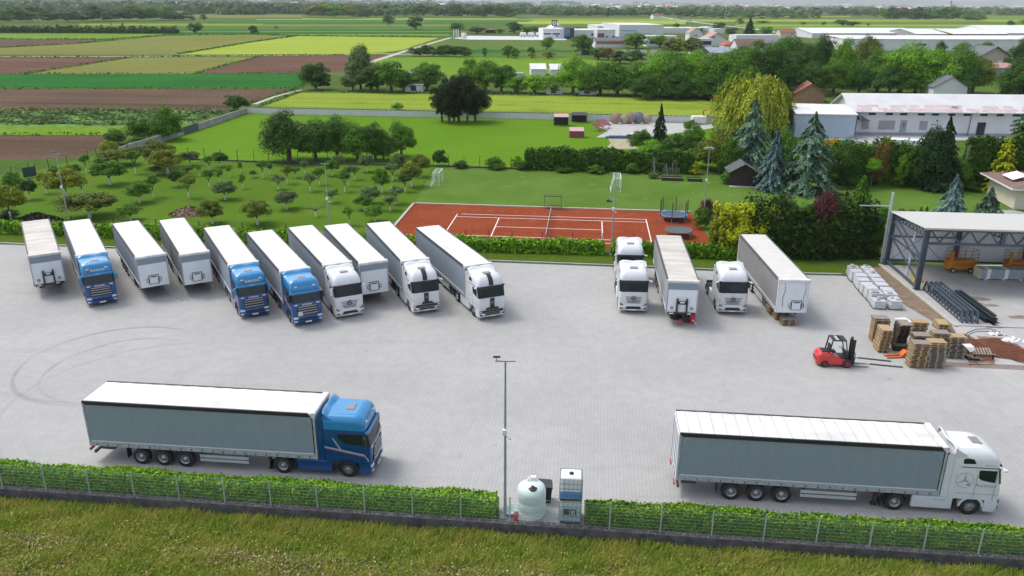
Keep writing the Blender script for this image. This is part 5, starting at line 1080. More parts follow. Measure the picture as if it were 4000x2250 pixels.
# play frames and raised beds
for lab, u, v, w_ in (('low timber raised bed, the wide one below the lattice frame', 1691, 455, 3.1), ('low timber raised bed, the narrow one nearer the pole', 1748, 457, 2.0)):
    t = thing('raised_bed', lab, 'raised bed', G(u, v), SA, 'raised beds'); b = MB()
    for y in (0, 1.5): b.box((0, y, .22), (w_, .08, .44))
    for x in (-w_ / 2, w_ / 2): b.box((x, .75, .22), (.08, 1.42, .44))
    b.build('timber_edge', DWOOD, t); b = MB(); b.box((0, .75, .16), (w_ - .1, 1.4, .3)); b.build('soil', mat('bed_soil', (.06, .06, .03), .9, col2=(.08, .13, .04), scale=3), t)
t = thing('lattice_frame', 'timber lattice frame with an arched rail behind the raised bed', 'play frame', G(1690, 450), SA); b = MB()
for i in range(13): b.bar((-1.2 + .2 * i, 1.7, .5), (-1.2 + .2 * i + (.8 if i < 9 else .8 - .2 * (i - 8)), 1.7, 1.4), .03); b.bar((-1.2 + .2 * i, 1.73, .5), (max(-1.2, -1.2 + .2 * i - .8), 1.73, 1.4), .03)
for x in (-1.25, 1.25): b.bar((x, 1.7, 0), (x, 1.7, 1.5), .07)
b.build('lattice', mat('grey_timber', (.16, .15, .14), .8), t); b = MB(); b.tube([(.2, 1.9, 0), (.2, 1.9, 2.2), (.35, 1.9, 2.45), (.65, 1.9, 2.45), (.8, 1.9, 2.2), (.8, 1.9, 0)], .05, 8); b.build('arched_rail', mat('grey_timber', (.16, .15, .14), .8), t)
t = thing('swing_frame', 'grey A-shaped swing frame with a hanging net in front of the clipped hedge', 'swing', G(1642, 441), SA); b = MB(); b.tube([(-.3, .6, 0), (0, 0, 2.9), (.2, -.6, 0)], .05, 8); b.tube([(1.8, .6, 0), (2.0, 0, 1.9), (2.2, -.6, 0)], .05, 8); b.build('frame', GALV, t)
b = MB(); b.tube([(.15, 0, 2.0), (.5, 0, .6), (1.0, 0, .3), (1.5, 0, .7), (1.9, 0, 1.8)], .05, 6); b.tube([(.3, 0, 1.9), (1.8, 0, 1.8)], .04, 6); b.build('net', mat('grey_timber', (.16, .15, .14), .8), t)
# bamboo and garden trees right behind the yard
GG = 'garden trees and shrubs'
def OFF(p, dy): return Vector((p[0], p[1] + dy, 0))
hedge('bamboo_thicket', 'tall dark bamboo thicket between the back kerb and the garden', [OFF(G(1880, 655), 3.4), OFF(G(2080, 662), 3.4), OFF(G(2222, 664), 4.2)], 4.6, 4.3, 'bamboo', .24, 60, 31, cat='bamboo', rough=.30)
hedge('bamboo_thicket', 'yellow-topped bamboo thicket at the right end of the clay court', [OFF(G(1808, 650), 2.2), OFF(G(1880, 655), 2.8)], 3.6, 4.6, 'bambooy', .24, 70, 33, cat='bamboo', rough=.16)
for u, v, top, w_, kind, m, lod, lab in [(1855, 640, 484, 125, 'dome', 'lime', 3, 'bright yellow-green shrub above the bamboo end'), (1800, 640, 510, 60, 'column', 'gold', 2, 'yellowish slender shrub by the trampolines'), (1925, 640, 500, 60, 'column', 'lime', 2, 'yellow-green slender shrub right of the bright one'),
    (1965, 640, 520, 60, 'column', 'bamboo', 3, 'dark upright bamboo clump above the cream-roofed trailer, left part'), (2020, 642, 512, 70, 'column', 'bamboo', 3, 'dark upright bamboo clump left of the dark purple tree'), (2110, 645, 505, 66, 'column', 'bamboo', 3, 'dark upright bamboo clump right of the dark purple tree'), (2172, 648, 530, 60, 'column', 'bamboo', 3, 'dark upright bamboo clump nearest the steel hall'),
    (2060, 640, 474, 92, 'dome', 'purple', 4, 'dark purple-leaved tree rising above the bamboo'), (2145, 640, 440, 72, 'spire', 'mid', 3, 'tall green cypress right of the purple-leaved tree'), (2000, 640, 500, 70, 'round', 'mid', 3, 'mid-green bushy tree left of the purple-leaved tree'), (2195, 645, 540, 70, 'round', 'thuja', 3, 'dark bushy tree beside the steel hall'),
    (1776, 548, 497, 48, 'dome', 'purple', 3, 'dark red round bush beside the four-lamp pole'), (1765, 575, 520, 46, 'dome', 'mid', 2, 'green shrub below the dark red round bush'), (1657, 375, 259, 50, 'conifer', 'spruce', 3, 'small dark pointed spruce in front of the gravel lot'),
    (1612, 378, 322, 60, 'dome', 'mid', 3, 'light bushy shrub left of the small dark spruce'), (1640, 388, 348, 70, 'dome', 'fresh', 3, 'round yellowish shrub in front of the small dark spruce'), (1700, 392, 330, 80, 'dome', 'dark', 3, 'wide dark shrub right of the small dark spruce'), (1745, 390, 312, 60, 'dome', 'mid', 3, 'green bushy tree beside the red crane arm'),
    (1735, 330, 298, 36, 'dome', 'mid', 2, 'small bush by the gravel lot wall'), (1800, 430, 318, 100, 'dome', 'olive', 3, 'olive-green conifer thicket left of the tall cedar'), (1760, 420, 350, 70, 'dome', 'thuja', 3, 'dark yew thicket behind the raised beds'), (1836, 440, 350, 70, 'dome', 'thuja', 3, 'dark thicket behind the garden shed'),
    (1882, 438, 243, 110, 'cedar', 'cedar', 4, 'tall grey-green cedar behind the garden shed'), (1940, 478, 318, 98, 'conifer', 'blue', 4, 'silvery blue spruce beside the garden shed'), (2027, 484, 280, 128, 'cedar', 'cedar', 4, 'broad blue-green cedar with drooping branches'), (1970, 440, 330, 60, 'dome', 'mid', 3, 'green shrub between the blue spruce and the cedar'),
    (1893, 335, 180, 210, 'willow', 'willow', 4, 'large yellow-green weeping willow'), (1830, 462, 425, 42, 'dome', 'mid', 3, 'round bush at the left side of the garden shed'), (1905, 468, 440, 30, 'dome', 'dark', 2, 'dark bush at the right side of the garden shed'), (1748, 438, 408, 34, 'dome', 'lime', 2, 'small yellowish shrub behind the narrow raised bed'), (1643, 448, 432, 30, 'dome', 'grey', 2, 'pale little plant in front of the swing frame'),
    (1985, 226, 170, 48, 'round', 'grey', 2, 'white-flowering tree behind the willow'), (2080, 432, 333, 56, 'dome', 'orange', 3, 'orange-yellow shrub beside the pale annex'), (2112, 470, 345, 98, 'dome', 'dark', 4, 'dense dark laurel tree in front of the annex wall'), (2160, 465, 392, 50, 'column', 'thuja', 3, 'narrow dark thuja right of the dark laurel'),
    (2205, 468, 345, 60, 'column', 'rust', 3, 'brownish half-bare thuja behind the lollipop tree'), (2240, 464, 358, 46, 'column', 'thuja', 3, 'dark thuja in front of the white van roof'), (2278, 464, 352, 30, 'column', 'thuja', 2, 'slim dark thuja right of the van roof'), (2262, 471, 385, 44, 'column', 'fresh', 3, 'light green narrow tree in front of dark thujas'),
    (2300, 470, 352, 70, 'dome', 'dark', 3, 'dark shrub with pale flowers left of the big conifer'), (2358, 475, 290, 118, 'conifer', 'spruce', 4, 'big dark conifer in front of the long white building'), (2330, 476, 320, 90, 'dome', 'spruce', 3, 'dark wide shrub at the foot of the big conifer'), (2404, 474, 389, 56, 'round', 'mid', 3, 'round light green ball tree right of the big conifer'),
    (2512, 480, 345, 66, 'spire', 'lime', 3, 'vivid yellow-green conifer behind the tiled pavilion'), (2372, 478, 440, 84, 'dome', 'cedar', 3, 'low spreading juniper at the edge of the garden lawn'), (2440, 480, 458, 50, 'dome', 'thuja', 2, 'low dark shrub beside the spreading juniper'), (2565, 440, 235, 110, 'spire', 'thuja', 4, 'huge dark conifer at the right edge of the picture'),
    (2386, 560, 438, 96, 'conifer', 'blue', 4, 'pale blue spruce behind the steel hall roof'), (2478, 562, 470, 90, 'conifer', 'cedar', 3, 'dull blue-green juniper tree beside the tiled pavilion'), (2215, 556, 520, 50, 'dome', 'mid', 3, 'green bush behind the left end of the hall roof'), (2266, 552, 521, 28, 'dome', 'rust', 2, 'small reddish bush behind the hall roof'),
    (2293, 553, 520, 28, 'dome', 'thuja', 2, 'small dark bush behind the hall roof, right of the reddish one'), (2313, 553, 519, 16, 'spire', 'thuja', 2, 'left one of two tiny cypresses behind the hall roof'), (2327, 553, 519, 16, 'spire', 'thuja', 2, 'right one of two tiny cypresses behind the hall roof'), (2560, 560, 540, 40, 'dome', 'thuja', 2, 'low dark bush in front of the pavilion terrace')]:
    kw = {}
    if kind in ('conifer', 'cedar', 'spire'): kw['trunk'] = 'conifer'; nm, ct = 'conifer_tree', 'conifer'
    elif kind in ('dome', 'column'): kw['trunk'] = None; nm, ct = 'garden_shrub', 'shrub'
    else: nm, ct = 'garden_tree', 'tree'
    tree_at(u, v, top, w_, kind, m, lod, lab, name=nm, cat=ct, group=GG, **kw)
p = G(2190, 470); tt = tree_at(2190, 470, 398, 42, 'round', 'fresh', 3, 'round light green lollipop tree on a bare stem', name='garden_tree', group=GG, lift=.45)
hedge('thuja_hedge', 'tall dark thuja hedge right of the big dark conifer', PG((2418, 466), (2490, 470), (2576, 474), (2640, 476)), 2.2, 6.8, 'thuja', .34, 26, 41, rough=.05)
hedge('thuja_hedge', 'dark clipped thuja row left of the big conifer', PG((2070, 462), (2130, 462), (2330, 464)), 2.0, 5.7, 'thuja', .34, 26, 43, rough=.12)
# pines on the meadow and the tree rows behind the wheat
PN = 'dark pines standing in a clump on the meadow'
for i, (u, w_, top) in enumerate(((1112, 64, 204), (1130, 66, 186), (1154, 70, 179), (1176, 66, 186), (1196, 78, 214), (1142, 64, 214))):
    tree_at(u, 306 + (i % 2) * 3, top, w_, 'round', 'pine', 3, f"dark pine, {ORD[i + 1]} from the left in the clump on the meadow" if i < 5 else 'dark shorter pine at the front of the clump on the meadow', name='pine_tree', cat='pine', group=PN, lift=.04)
for i, (u, v, top, w_, m, lab) in enumerate([(728, 405, 276, 118, 'dark', 'large spreading dark tree, leftmost of the row on the meadow'), (795, 404, 298, 96, 'dark', 'dark broad tree, second from left in the meadow row'), (850, 401, 290, 90, 'dark', 'dark broad tree in the middle of the meadow row'), (900, 403, 302, 84, 'mid', 'dark-green tree right of the middle of the meadow row'),
        (945, 404, 308, 72, 'dark', 'dark tree left of the lighter one at the row end'), (1010, 394, 302, 68, 'mid', 'lighter green upright tree at the right end of the meadow row'), (965, 404, 340, 50, 'mid', 'small bushy tree tucked before the lighter upright one')]):
    tree_at(u, v, top, w_ * 1.15, 'dome', m, 4, lab, name='tree', group='trees in a row on the bright meadow', lift=.03)
TG = 'trees behind the wheat field'
rowt = [(795, 226, 150, 66, 'dark'), (908, 224, 111, 66, 'grey'), (888, 228, 172, 50, 'grey'), (935, 230, 160, 70, 'dark'), (985, 231, 148, 84, 'mid'), (950, 228, 152, 40, 'fresh'), (1015, 230, 175, 50, 'mid'), (1075, 226, 152, 76, 'mid'), (1050, 228, 185, 50, 'fresh'), (1185, 226, 141, 56, 'fresh'), (1222, 232, 150, 70, 'mid'), (1262, 232, 156, 70, 'mid'), (1300, 234, 185, 60, 'fresh'),
  (1345, 235, 184, 70, 'fresh'), (1392, 235, 190, 60, 'fresh'), (1441, 236, 146, 74, 'fresh'), (1475, 237, 168, 60, 'mid'), (1510, 238, 160, 76, 'mid'), (1552, 239, 158, 80, 'mid'), (1598, 240, 160, 80, 'mid'), (1640, 242, 140, 84, 'fresh'), (1688, 243, 136, 90, 'mid'), (1735, 244, 138, 88, 'fresh'), (1782, 245, 140, 90, 'mid'), (1830, 246, 132, 96, 'mid'), (1880, 247, 122, 100, 'mid'), (1930, 248, 112, 104, 'dark'),
  (1665, 236, 132, 80, 'fresh'), (1760, 236, 128, 80, 'fresh'), (1850, 238, 118, 90, 'mid'), (1620, 250, 190, 60, 'dark'), (1700, 250, 185, 70, 'dark'), (1790, 251, 190, 70, 'dark')]
rowt.sort()
for i, (u, v, top, w_, m) in enumerate(rowt):
    lab = f"{tone[m]} tree, {ORD[i + 1] if i < 20 else ORD[len(rowt) - i] if len(rowt) - i > 1 else 'last'} from the {'left' if i < 20 else 'right'} in the tree row behind the wheat" if not (i >= 20 and len(rowt) - i == 1) else f"{tone[m]} tree at the right end of the tree row behind the wheat"
    tree_at(u, v, top - (7 if u > 1400 else 0), w_ * (1.25 if u > 1400 else 1.1), 'dome' if u > 1400 else 'round', m, 4 if u > 1400 else 3, lab, group=TG, lift=.0)
tree_at(815, 224, 180, 34, 'dome', 'rust', 2, 'brown half-dead shrub right of the leftmost tree behind the wheat', cat='shrub', trunk=None, name='shrub', group=TG)
rt = [(1990, 215, 88, 100, 'dark'), (2020, 226, 110, 80, 'dark'), (2060, 200, 86, 70, 'dark'), (2120, 222, 96, 70, 'fresh'), (2095, 236, 148, 76, 'mid'), (2172, 190, 88, 66, 'olive'), (2160, 236, 160, 60, 'dark'), (2205, 232, 120, 80, 'mid'), (2262, 236, 102, 116, 'fresh'), (2330, 238, 118, 124, 'fresh'), (2395, 236, 112, 100, 'mid'), (2445, 234, 140, 84, 'olive'), (2300, 240, 170, 90, 'mid'), (2390, 240, 180, 84, 'mid'),
      (2362, 150, 103, 28, 'dark'), (2422, 150, 104, 40, 'mid'), (2474, 146, 103, 44, 'mid'), (2558, 178, 96, 56, 'dark'), (2560, 262, 140, 96, 'dark'), (1965, 180, 95, 60, 'mid'), (1950, 236, 110, 80, 'mid')]
rt += [(2040, 240, 150, 70, 'dark'), (2235, 241, 160, 80, 'dark')]
rt.sort()
for i, (u, v, top, w_, m) in enumerate(rt):
    tree_at(u, v, top, w_ * 1.15, 'dome', m, 4, f"{tone[m]} tree, {ORD[i + 1] if i < 12 else ORD[len(rt) - i]} from the {'left' if i < 12 else 'right'} among the big trees between houses and halls", group='big trees between the houses', lift=.03)
# village and field trees farther out
vt = [(1376, 124, 89, 36, 'mid', 'lone round tree on the pasture in front of the white halls'), (1465, 137, 85, 62, 'mid', 'big round tree in front of the white halls'), (1600, 122, 80, 66, 'mid', 'wide green tree right of the grey-roofed low building'), (1660, 120, 84, 50, 'fresh', 'pale green tree above the white modern house'), (1690, 136, 90, 62, 'olive', 'thin olive tree in front of the white modern house'),
      (1738, 138, 92, 56, 'olive', 'olive tree in front of the white gabled house'), (1505, 150, 118, 44, 'dark', 'dark tree left of the white garden wall'), (1530, 152, 116, 40, 'rust', 'brownish tree beside the white garden wall'), (1560, 160, 122, 54, 'grey', 'grey-green tree in front of the white garden wall'), (1600, 160, 124, 50, 'dark', 'dark-green tree before the white garden wall, right part'),
      (1150, 82, 55, 36, 'mid', 'round tree behind the three flag poles'), (1200, 84, 66, 50, 'dark', 'low wide tree left of the brown open shed'), (1258, 84, 70, 26, 'mid', 'small tree right of the brown open shed'), (1294, 84, 53, 42, 'dark', 'dome-shaped dark tree behind the storage tanks'), (1325, 84, 66, 30, 'mid', 'small tree right of the dome-shaped dark tree'), (1350, 82, 64, 34, 'mid', 'tree left of the hall with black windows'),
      (1295, 147, 117, 26, 'mid', 'left one of two bushes in the fence line of the pasture'), (1278, 145, 112, 34, 'mid', 'round bush left of the pair in the pasture fence line'), (1337, 146, 112, 20, 'mid', 'slim tree behind the yellow round bush'), (1339, 146, 133, 20, 'lime', 'small yellow round bush in the pasture fence line'), (1380, 148, 124, 34, 'olive', 'hazy olive bush right of the yellow round bush'),
      (1219, 144, 119, 16, 'mid', 'slim upright shrub in the middle of the pasture fence line'), (1808, 82, 54, 34, 'dark', 'round dark tree beside the far road'), (1884, 92, 44, 40, 'spruce', 'tall dark conifer among the village trees'), (1862, 60, 46, 22, 'dark', 'tree left of the tall village conifer'), (1920, 58, 52, 40, 'dark', 'low bush right of the tall village conifer'), (1840, 90, 68, 34, 'dark', 'dark tree left of the village conifer foot'),
      (1925, 90, 64, 34, 'mid', 'green tree left of the red-roofed cottage'), (1765, 86, 70, 24, 'mid', 'small tree between the two gabled houses'), (1700, 82, 58, 20, 'dark', 'thin tall tree behind the white modern house'), (1800, 112, 88, 34, 'fresh', 'light green tree in front of the pink-roofed house'),
      (492, 85, 54, 37, 'dark', 'lone round tree at the end of the long field hedge'), (640, 87, 61, 26, 'dark', 'small lone round tree on the green strip fields'), (978, 62, 38, 33, 'dark', 'left one of two lone round trees on the far strips'), (1046, 74, 39, 43, 'dark', 'right one of two lone round trees on the far strips'), (695, 74, 63, 11, 'mid', 'tiny lone tree on the strip fields'),
      (484, 51, 40, 18, 'dark', 'small bush at the right end of the far left tree belt'), (512, 51, 36, 20, 'dark', 'small tree just right of the far left tree belt'), (2020, 64, 54, 14, 'dark', 'tiny bush left of the dark thicket on the far plain'), (2071, 64, 53, 13, 'dark', 'tiny round bush next to the dark thicket on the far plain'), (2120, 64, 48, 48, 'dark', 'dark thicket on the far plain, its highest part'), (2145, 65, 53, 40, 'dark', 'low right part of the dark thicket on the far plain'),
      (2184, 66, 57, 9, 'dark', 'tiny bush right of the dark thicket on the far plain'), (2543, 66, 50, 21, 'dark', 'round dark tree at the far right of the plain'), (2580, 62, 44, 30, 'mid', 'tree at the right picture edge on the far plain'), (1908, 130, 100, 40, 'mid', 'green tree in front of the brown tiled roof'), (1870, 136, 116, 36, 'mid', 'low tree beside the blue-grey roof')]
for u, v, top, w_, m, lab in vt: tree_at(u, v, top, w_, 'conifer' if m == 'spruce' else 'round', m, 2 if w_ > 24 else 1, lab, group='village and field trees', lift=.0, trunk='conifer' if m == 'spruce' else 'broad')
def beltrow(n, u0, u1, v0, v1, h0, h1, w0, w1, mats, where, lod=1, seed=1, gr=None):
    rg = random.Random(seed)
    for i in range(n):
        k = (i + .5) / n; u = u0 + (u1 - u0) * k + rg.uniform(-3, 3); v = v0 + (v1 - v0) * k + rg.uniform(-.6, .6); p = G(u, v); m = rg.choice(mats)
        lab = f"{tone.get(m, 'hazy green')} tree, {ORD[i + 1]} from the left {where}"
        tree(p, rg.uniform(w0, w1), rg.uniform(h0, h1), 'round', m, lod, lab, group=gr or 'trees of the far belts', lift=0, parts=False)
beltrow(20, -20, 472, 57, 51, 10, 21, 24, 42, ['dark', 'mid', 'dark'], 'in the tree belt at the far left', 2, 2)
beltrow(12, 1040, 1180, 141, 143, 3.5, 6, 5, 8, ['mid', 'dark'], 'in the bushes on the pasture fence line', 2, 3, 'bushes on the pasture fence line')
beltrow(6, 775, 885, 45, 46, 18, 26, 30, 40, ['fresh', 'olive'], 'in the pale green grove on the far plain', 2, 4)
beltrow(7, 893, 955, 45, 44, 10, 14, 20, 26, ['dark'], 'in the belt right of the pale grove', 1, 5)
beltrow(12, 960, 1190, 42, 43, 12, 22, 20, 32, ['dark', 'mid'], 'in the loose belt beyond the two lone trees', 1, 6)
beltrow(10, 1140, 1300, 44, 45, 14, 26, 26, 40, ['dark', 'mid'], 'in the far grove above the tank yard', 1, 7)
beltrow(18, 1380, 1640, 41, 42, 9, 14, 20, 30, ['mid', 'dark'], 'in the hedge line left of the road house', 1, 8)
beltrow(14, 1700, 2060, 46, 48, 8, 13, 20, 34, ['dark', 'mid'], 'in the scrub line right of the far road', 1, 9)
beltrow(16, 2200, 2470, 49, 53, 10, 22, 24, 38, ['mid', 'dark'], 'in the belt at the far right', 1, 10)
beltrow(8, 2090, 2290, 40, 42, 10, 18, 16, 24, ['dark'], 'in the sparse row on the brown far field', 1, 12)
hedge('field_hedge', 'long dark field hedge left of the lone round tree', PG((-200, 82), (200, 82.5), (448, 84.5)), 6, 3.6, 'dark', 1.4, 1.1, 51, rough=.4)
# far-off woods: mass after mass out to the rim
def woods(name, label, n, u0, u1, v0, v1, h0, h1, w0, w1, m, q=70, seed=1):
    rg = np.random.default_rng(seed); Vs = []
    for i in range(n):
        u, v = rg.uniform(u0, u1), rg.uniform(v0, v1); p = G(u, v); w_ = rg.uniform(w0, w1); h = rg.uniform(h0, h1); d = rnd_dir(rg, q); d[:, 2] = np.abs(d[:, 2])
        P = np.stack([p.x + d[:, 0] * w_ * .5, p.y + d[:, 1] * w_ * .5, h * (.15 + .85 * d[:, 2]) * rg.uniform(.6, 1.05, q)], 1)
        Vs.append(leaves(P, d + rnd_dir(rg, q) * .5, w_ * .26, rg))
    tag(link(name, leafmesh(name, np.concatenate(Vs), [LF[m]])), label, 'woods', kind='stuff')
woods('far_woods', 'dark woods along the horizon at the far left', 200, -250, 640, 21, 27, 14, 24, 30, 50, 'hazy', 60, 1)
woods('far_woods', 'hazy woods in the middle of the horizon', 260, 500, 1330, 15, 24, 12, 20, 34, 60, 'hazy', 50, 2)
woods('far_woods', 'hazy tree masses in front of the far town', 110, 1250, 2750, 20, 31, 9, 16, 30, 50, 'hazy', 50, 3)
woods('far_woods', 'scattered far trees left of the town', 260, 480, 1320, 25, 37, 12, 20, 22, 36, 'hazy', 50, 4)
woods('far_woods', 'scattered trees at the foot of the far town', 230, 1330, 2750, 28, 38, 10, 17, 22, 36, 'hazy', 50, 5)
woods('far_woods', 'last bluish woods below the hills', 240, -300, 2900, 8.5, 13, 14, 24, 90, 200, 'hazy', 40, 6)
# ================================================================== STEEL HALL AND BUILDING MATERIAL
HB = mat('hall_steel', (.055, .075, .105), .5, col2=(.07, .09, .12), scale=2); HW = mat('hall_panel', (.74, .77, .80), .55, col2=(.70, .73, .76), scale=.6); HROOF = mat('hall_roof', (.43, .43, .41), .5)
fld('hall_floor', CONC, .06, (2214, 668), (2404, 820), (2740, 832), (3300, 852), (3000, 690), (2740, 668))
strip3('slab_edge', PG((2213, 666), (2406, 822)), .35, -.05, .12, mat('pale_edge', (.46, .44, .40), .9, col2=(.38, .36, .32), scale=2))['kind'] = 'structure'
HA = -.09; t = thing('steel_hall', 'open steel hall with dark blue frame, lattice trusses and pale metal roof', 'steel hall', (37.95, 69.95, .06), HA)
DPT, LEN, ZF, ZB = 8.3, 27.5, 6.0, 5.35
def col(x, y, h, w_=.42, nm='column'): b = MB(); b.box((x, y, h / 2), (w_, .06, h)); b.box((x - w_ / 2, y, h / 2), (.05, .30, h)); b.box((x + w_ / 2, y, h / 2), (.05, .30, h)); b.box((x, y, .04), (w_ + .2, .5, .08)); b.build(nm, HB, t)
for x in (.25, 13.8, 27.2): col(x, 0, ZF - .1)
for x in (.2, 6.9, 13.7, 20.5, 27.2): col(x, DPT - .3, ZB - .1, .34)
b = MB(); b.bar((0, 0, ZF - .12), (LEN, 0, ZF - .12), .26, .26); b.bar((.4, 0, 4.55), (LEN, 0, 4.55), .2, .22)
for i in range(8):
    x = .5 + 3.42 * i; b.bar((x + .15, 0, ZF - .25), (x + .95, 0, 4.68), .13); b.bar((x + .95, 0, 4.68), (x + 1.75, 0, ZF - .25), .13); b.bar((x + 1.9, 0, ZF - .25), (x + 2.65, 0, 4.68), .13); b.bar((x + 2.65, 0, 4.68), (x + 3.4, 0, ZF - .25), .13)
b.box((7.0, 0, 5.2), (.34, .28, 1.3)); b.box((20.4, 0, 5.2), (.34, .28, 1.3)); b.build('front_truss', HB, t)
for xx in (.3, 7.0, 13.8, 20.4):
    b = MB(); zf, zb = ZF - .15, ZB - .12; b.bar((xx, .2, zf), (xx, DPT - .4, zb), .10); b.bar((xx, .3, zf - .7), (xx, DPT - .6, zb - .45), .09)
    for i in range(9):
        y = .3 + .85 * i; k = y / DPT; b.bar((xx, y, zf - .6 * k), (xx, y + .42, zf - .7 - .5 * k + .2 * k), .05); b.bar((xx, y + .42, zf - .7 - .3 * k), (xx, y + .85, zf - .6 * k), .05)
    b.build('roof_truss', HB, t)
b = MB()
b.bar((.2, .2, .30), (.2, DPT - .4, .30), .16); b.bar((.2, .2, 3.0), (.2, DPT - .4, 3.0), .14); b.bar((.2, .1, 2.2), (.2, DPT - .4, 4.6), .13); b.bar((.2, .1, 3.1), (.2, DPT - .4, 5.2), .13); b.bar((.2, .1, .9), (.2, DPT - .4, 3.0), .13)
b.tube([(.25, DPT - .5, .3), (.25, 2.2, 3.9), (.25, .4, 5.0)], .03, 6); b.build('side_bracing', HB, t)
b = MB(); b.tube([(.4, .1, 4.4), (3.3, 2.8, 2.0)], .03, 6); b.tube([(.5, DPT - .3, 4.6), (6.5, DPT - .3, 5.0)], .025, 6); b.build('tie_rod', HB, t)
b = MB(); b.box((LEN / 2, DPT - .02, 2.9), (LEN, .14, 4.9))
for i in range(27): b.box((.5 + i * 1.02, DPT - .10, 2.9), (.02, .02, 4.9))
b.build('back_wall', HW, t); b = MB(); b.bar((0, DPT - .18, .35), (LEN, DPT - .18, .35), .12, .2); b.bar((0, DPT - .18, 2.9), (7, DPT - .18, 2.9), .1, .14); b.bar((0, DPT - .18, 4.6), (3, DPT - .18, 4.7), .1, .14); b.build('wall_rail', HB, t)
b = MB(); n = 112                                              # trapezoid sheet roof
prof = []
for i in range(n): x = -.15 + (LEN + .3) * i / n; w_ = (LEN + .3) / n; prof += [(x, 0), (x + w_ * .25, .045), (x + w_ * .75, .045), (x + w_, 0)]
vs = [(x, -.25, ZF + .06 + z) for x, z in prof] + [(x, DPT + .3, ZB + .06 + z) for x, z in prof]; m_ = len(prof); b.add(vs, [(i, i + 1, m_ + i + 1, m_ + i) for i in range(m_ - 1)])
b.build('roof_sheet', HROOF, t, fix=False); b = MB(); b.box((LEN / 2, -.27, ZF + .02), (LEN + .3, .05, .16)); b.build('eave_trim', mat('trim_yellowish', (.50, .50, .36), .6), t)
b = MB(); b.box((-.15, DPT + .05, 3.7), (.20, .22, 7.4)); b.box((-1.6, DPT + .4, 5.9), (3.0, .12, .10)); b.build('corner_flashing', mat('flashing', (.40, .43, .46), .5), t)
b = MB(); b.tube([(.5, 3.3, .0), (.9, 4.0, 5.2)], .11, 10); b.build('drain_pipe', mat('pipe_pale', (.45, .50, .58), .5), t)
SLZ = .062
def scissor(label, u, v, rz, z=SLZ):
    t = thing('scissor_lift', label, 'scissor lift', OFF(G(u, v), 0) + Vector((0, 0, z)), rz, 'orange scissor lifts under the steel hall'); OR = mat('lift_orange', (.55, .20, .015), .5, col2=(.48, .17, .015), scale=3)
    b = MB(); b.cbox((0, 0, .55), (2.2, .9, .40), .04); b.box((-1.2, 0, .75), (.35, .95, .8)); b.box((1.2, 0, .7), (.25, .95, .5)); b.build('chassis', OR, t)
    b = MB()
    for k in range(3):
        for s in (-1, 1): b.bar((-1.1, s * .35, .80 + k * .12), (1.1, s * .35, .92 + k * .12), .09); b.bar((1.1, s * .3, .80 + k * .12), (-1.1, s * .3, .92 + k * .12), .09)
    b.build('scissor_arms', OR, t); b = MB(); b.box((0, 0, 1.24), (2.7, 1.2, .14)); b.build('platform', OR, t)
    b = MB()
    for z_ in (1.6, 1.95, 2.3):
        for s in (-1, 1): b.tube([(-1.33, s * .58, z_), (1.33, s * .58, z_)], .022, 6)
        for x in (-1.33, 1.33): b.tube([(x, -.58, z_), (x, .58, z_)], .022, 6)
    for x in (-1.33, -.67, 0, .67, 1.33):
        for s in (-1, 1): b.tube([(x, s * .58, 1.25), (x, s * .58, 2.32)], .022, 6)
    b.tube([(.95, -.6, 2.3), (1.0, -.6, 2.55), (1.3, -.6, 2.5), (1.4, -.6, 1.3)], .025, 6); b.build('guard_rail', mat('rail_brown', (.36, .17, .06), .6), t)
    b = MB(); b.box((-1.15, -.45, 1.75), (.3, .2, .9)); b.build('control_box', OR, t)
    for x in (-.85, .85):
        for s in (-1, 1): wheel(t, x, s * .5, rad=.26, wd=.2, rim=PLATE, dish=.5)
scissor('orange scissor lift standing near the first bay of the steel hall', 2411, 684, -.06); scissor('orange scissor lift behind the long bundle of wall panels', 2560, 688, -.1)
q = G(2461, 706); t = thing('panel_bundle', 'long bundle of grey sandwich panels wrapped with pale straps under the hall', 'panel bundle', (q.x, q.y, SLZ), -.03); b = MB(); b.box((4.2, .6, .60), (8.2, 1.15, .95)); b.build('panels', mat('panel_film', (.30, .34, .37), .45, col2=(.25, .29, .32), scale=2), t)
b = MB(); b.box((.06, .6, .60), (.06, 1.17, .97)); b.build('foam_end', mat('foam_yellow', (.55, .54, .36), .8), t); b = MB()
for x in (.9, 2.6, 5.2, 7.4): b.box((x, .6, .60), (.35, 1.17, .97))
b.build('strap_film', PLATE, t); b = MB()
for x in (.7, 2.4, 4.1, 5.8, 7.5): b.box((x, .6, .06), (.2, 1.2, .12))
b.build('spacer_block', PLATE, t)
q = G(2306, 704); t = thing('yellow_case', 'yellow metal sheets lying behind the corner column of the hall', 'sheet stack', (q.x, q.y, SLZ), 1.2); b = MB(); b.box((0, 0, .12), (2.2, .7, .24)); b.box((-.6, .05, .30), (.8, .5, .12)); b.build('sheets', mat('case_yellow', (.55, .42, .04), .6), t); b = MB(); b.box((0, -.1, .01), (3.2, 1.3, .02)); b.build('backing_board', mat('board_tan', (.45, .38, .24), .8), t)
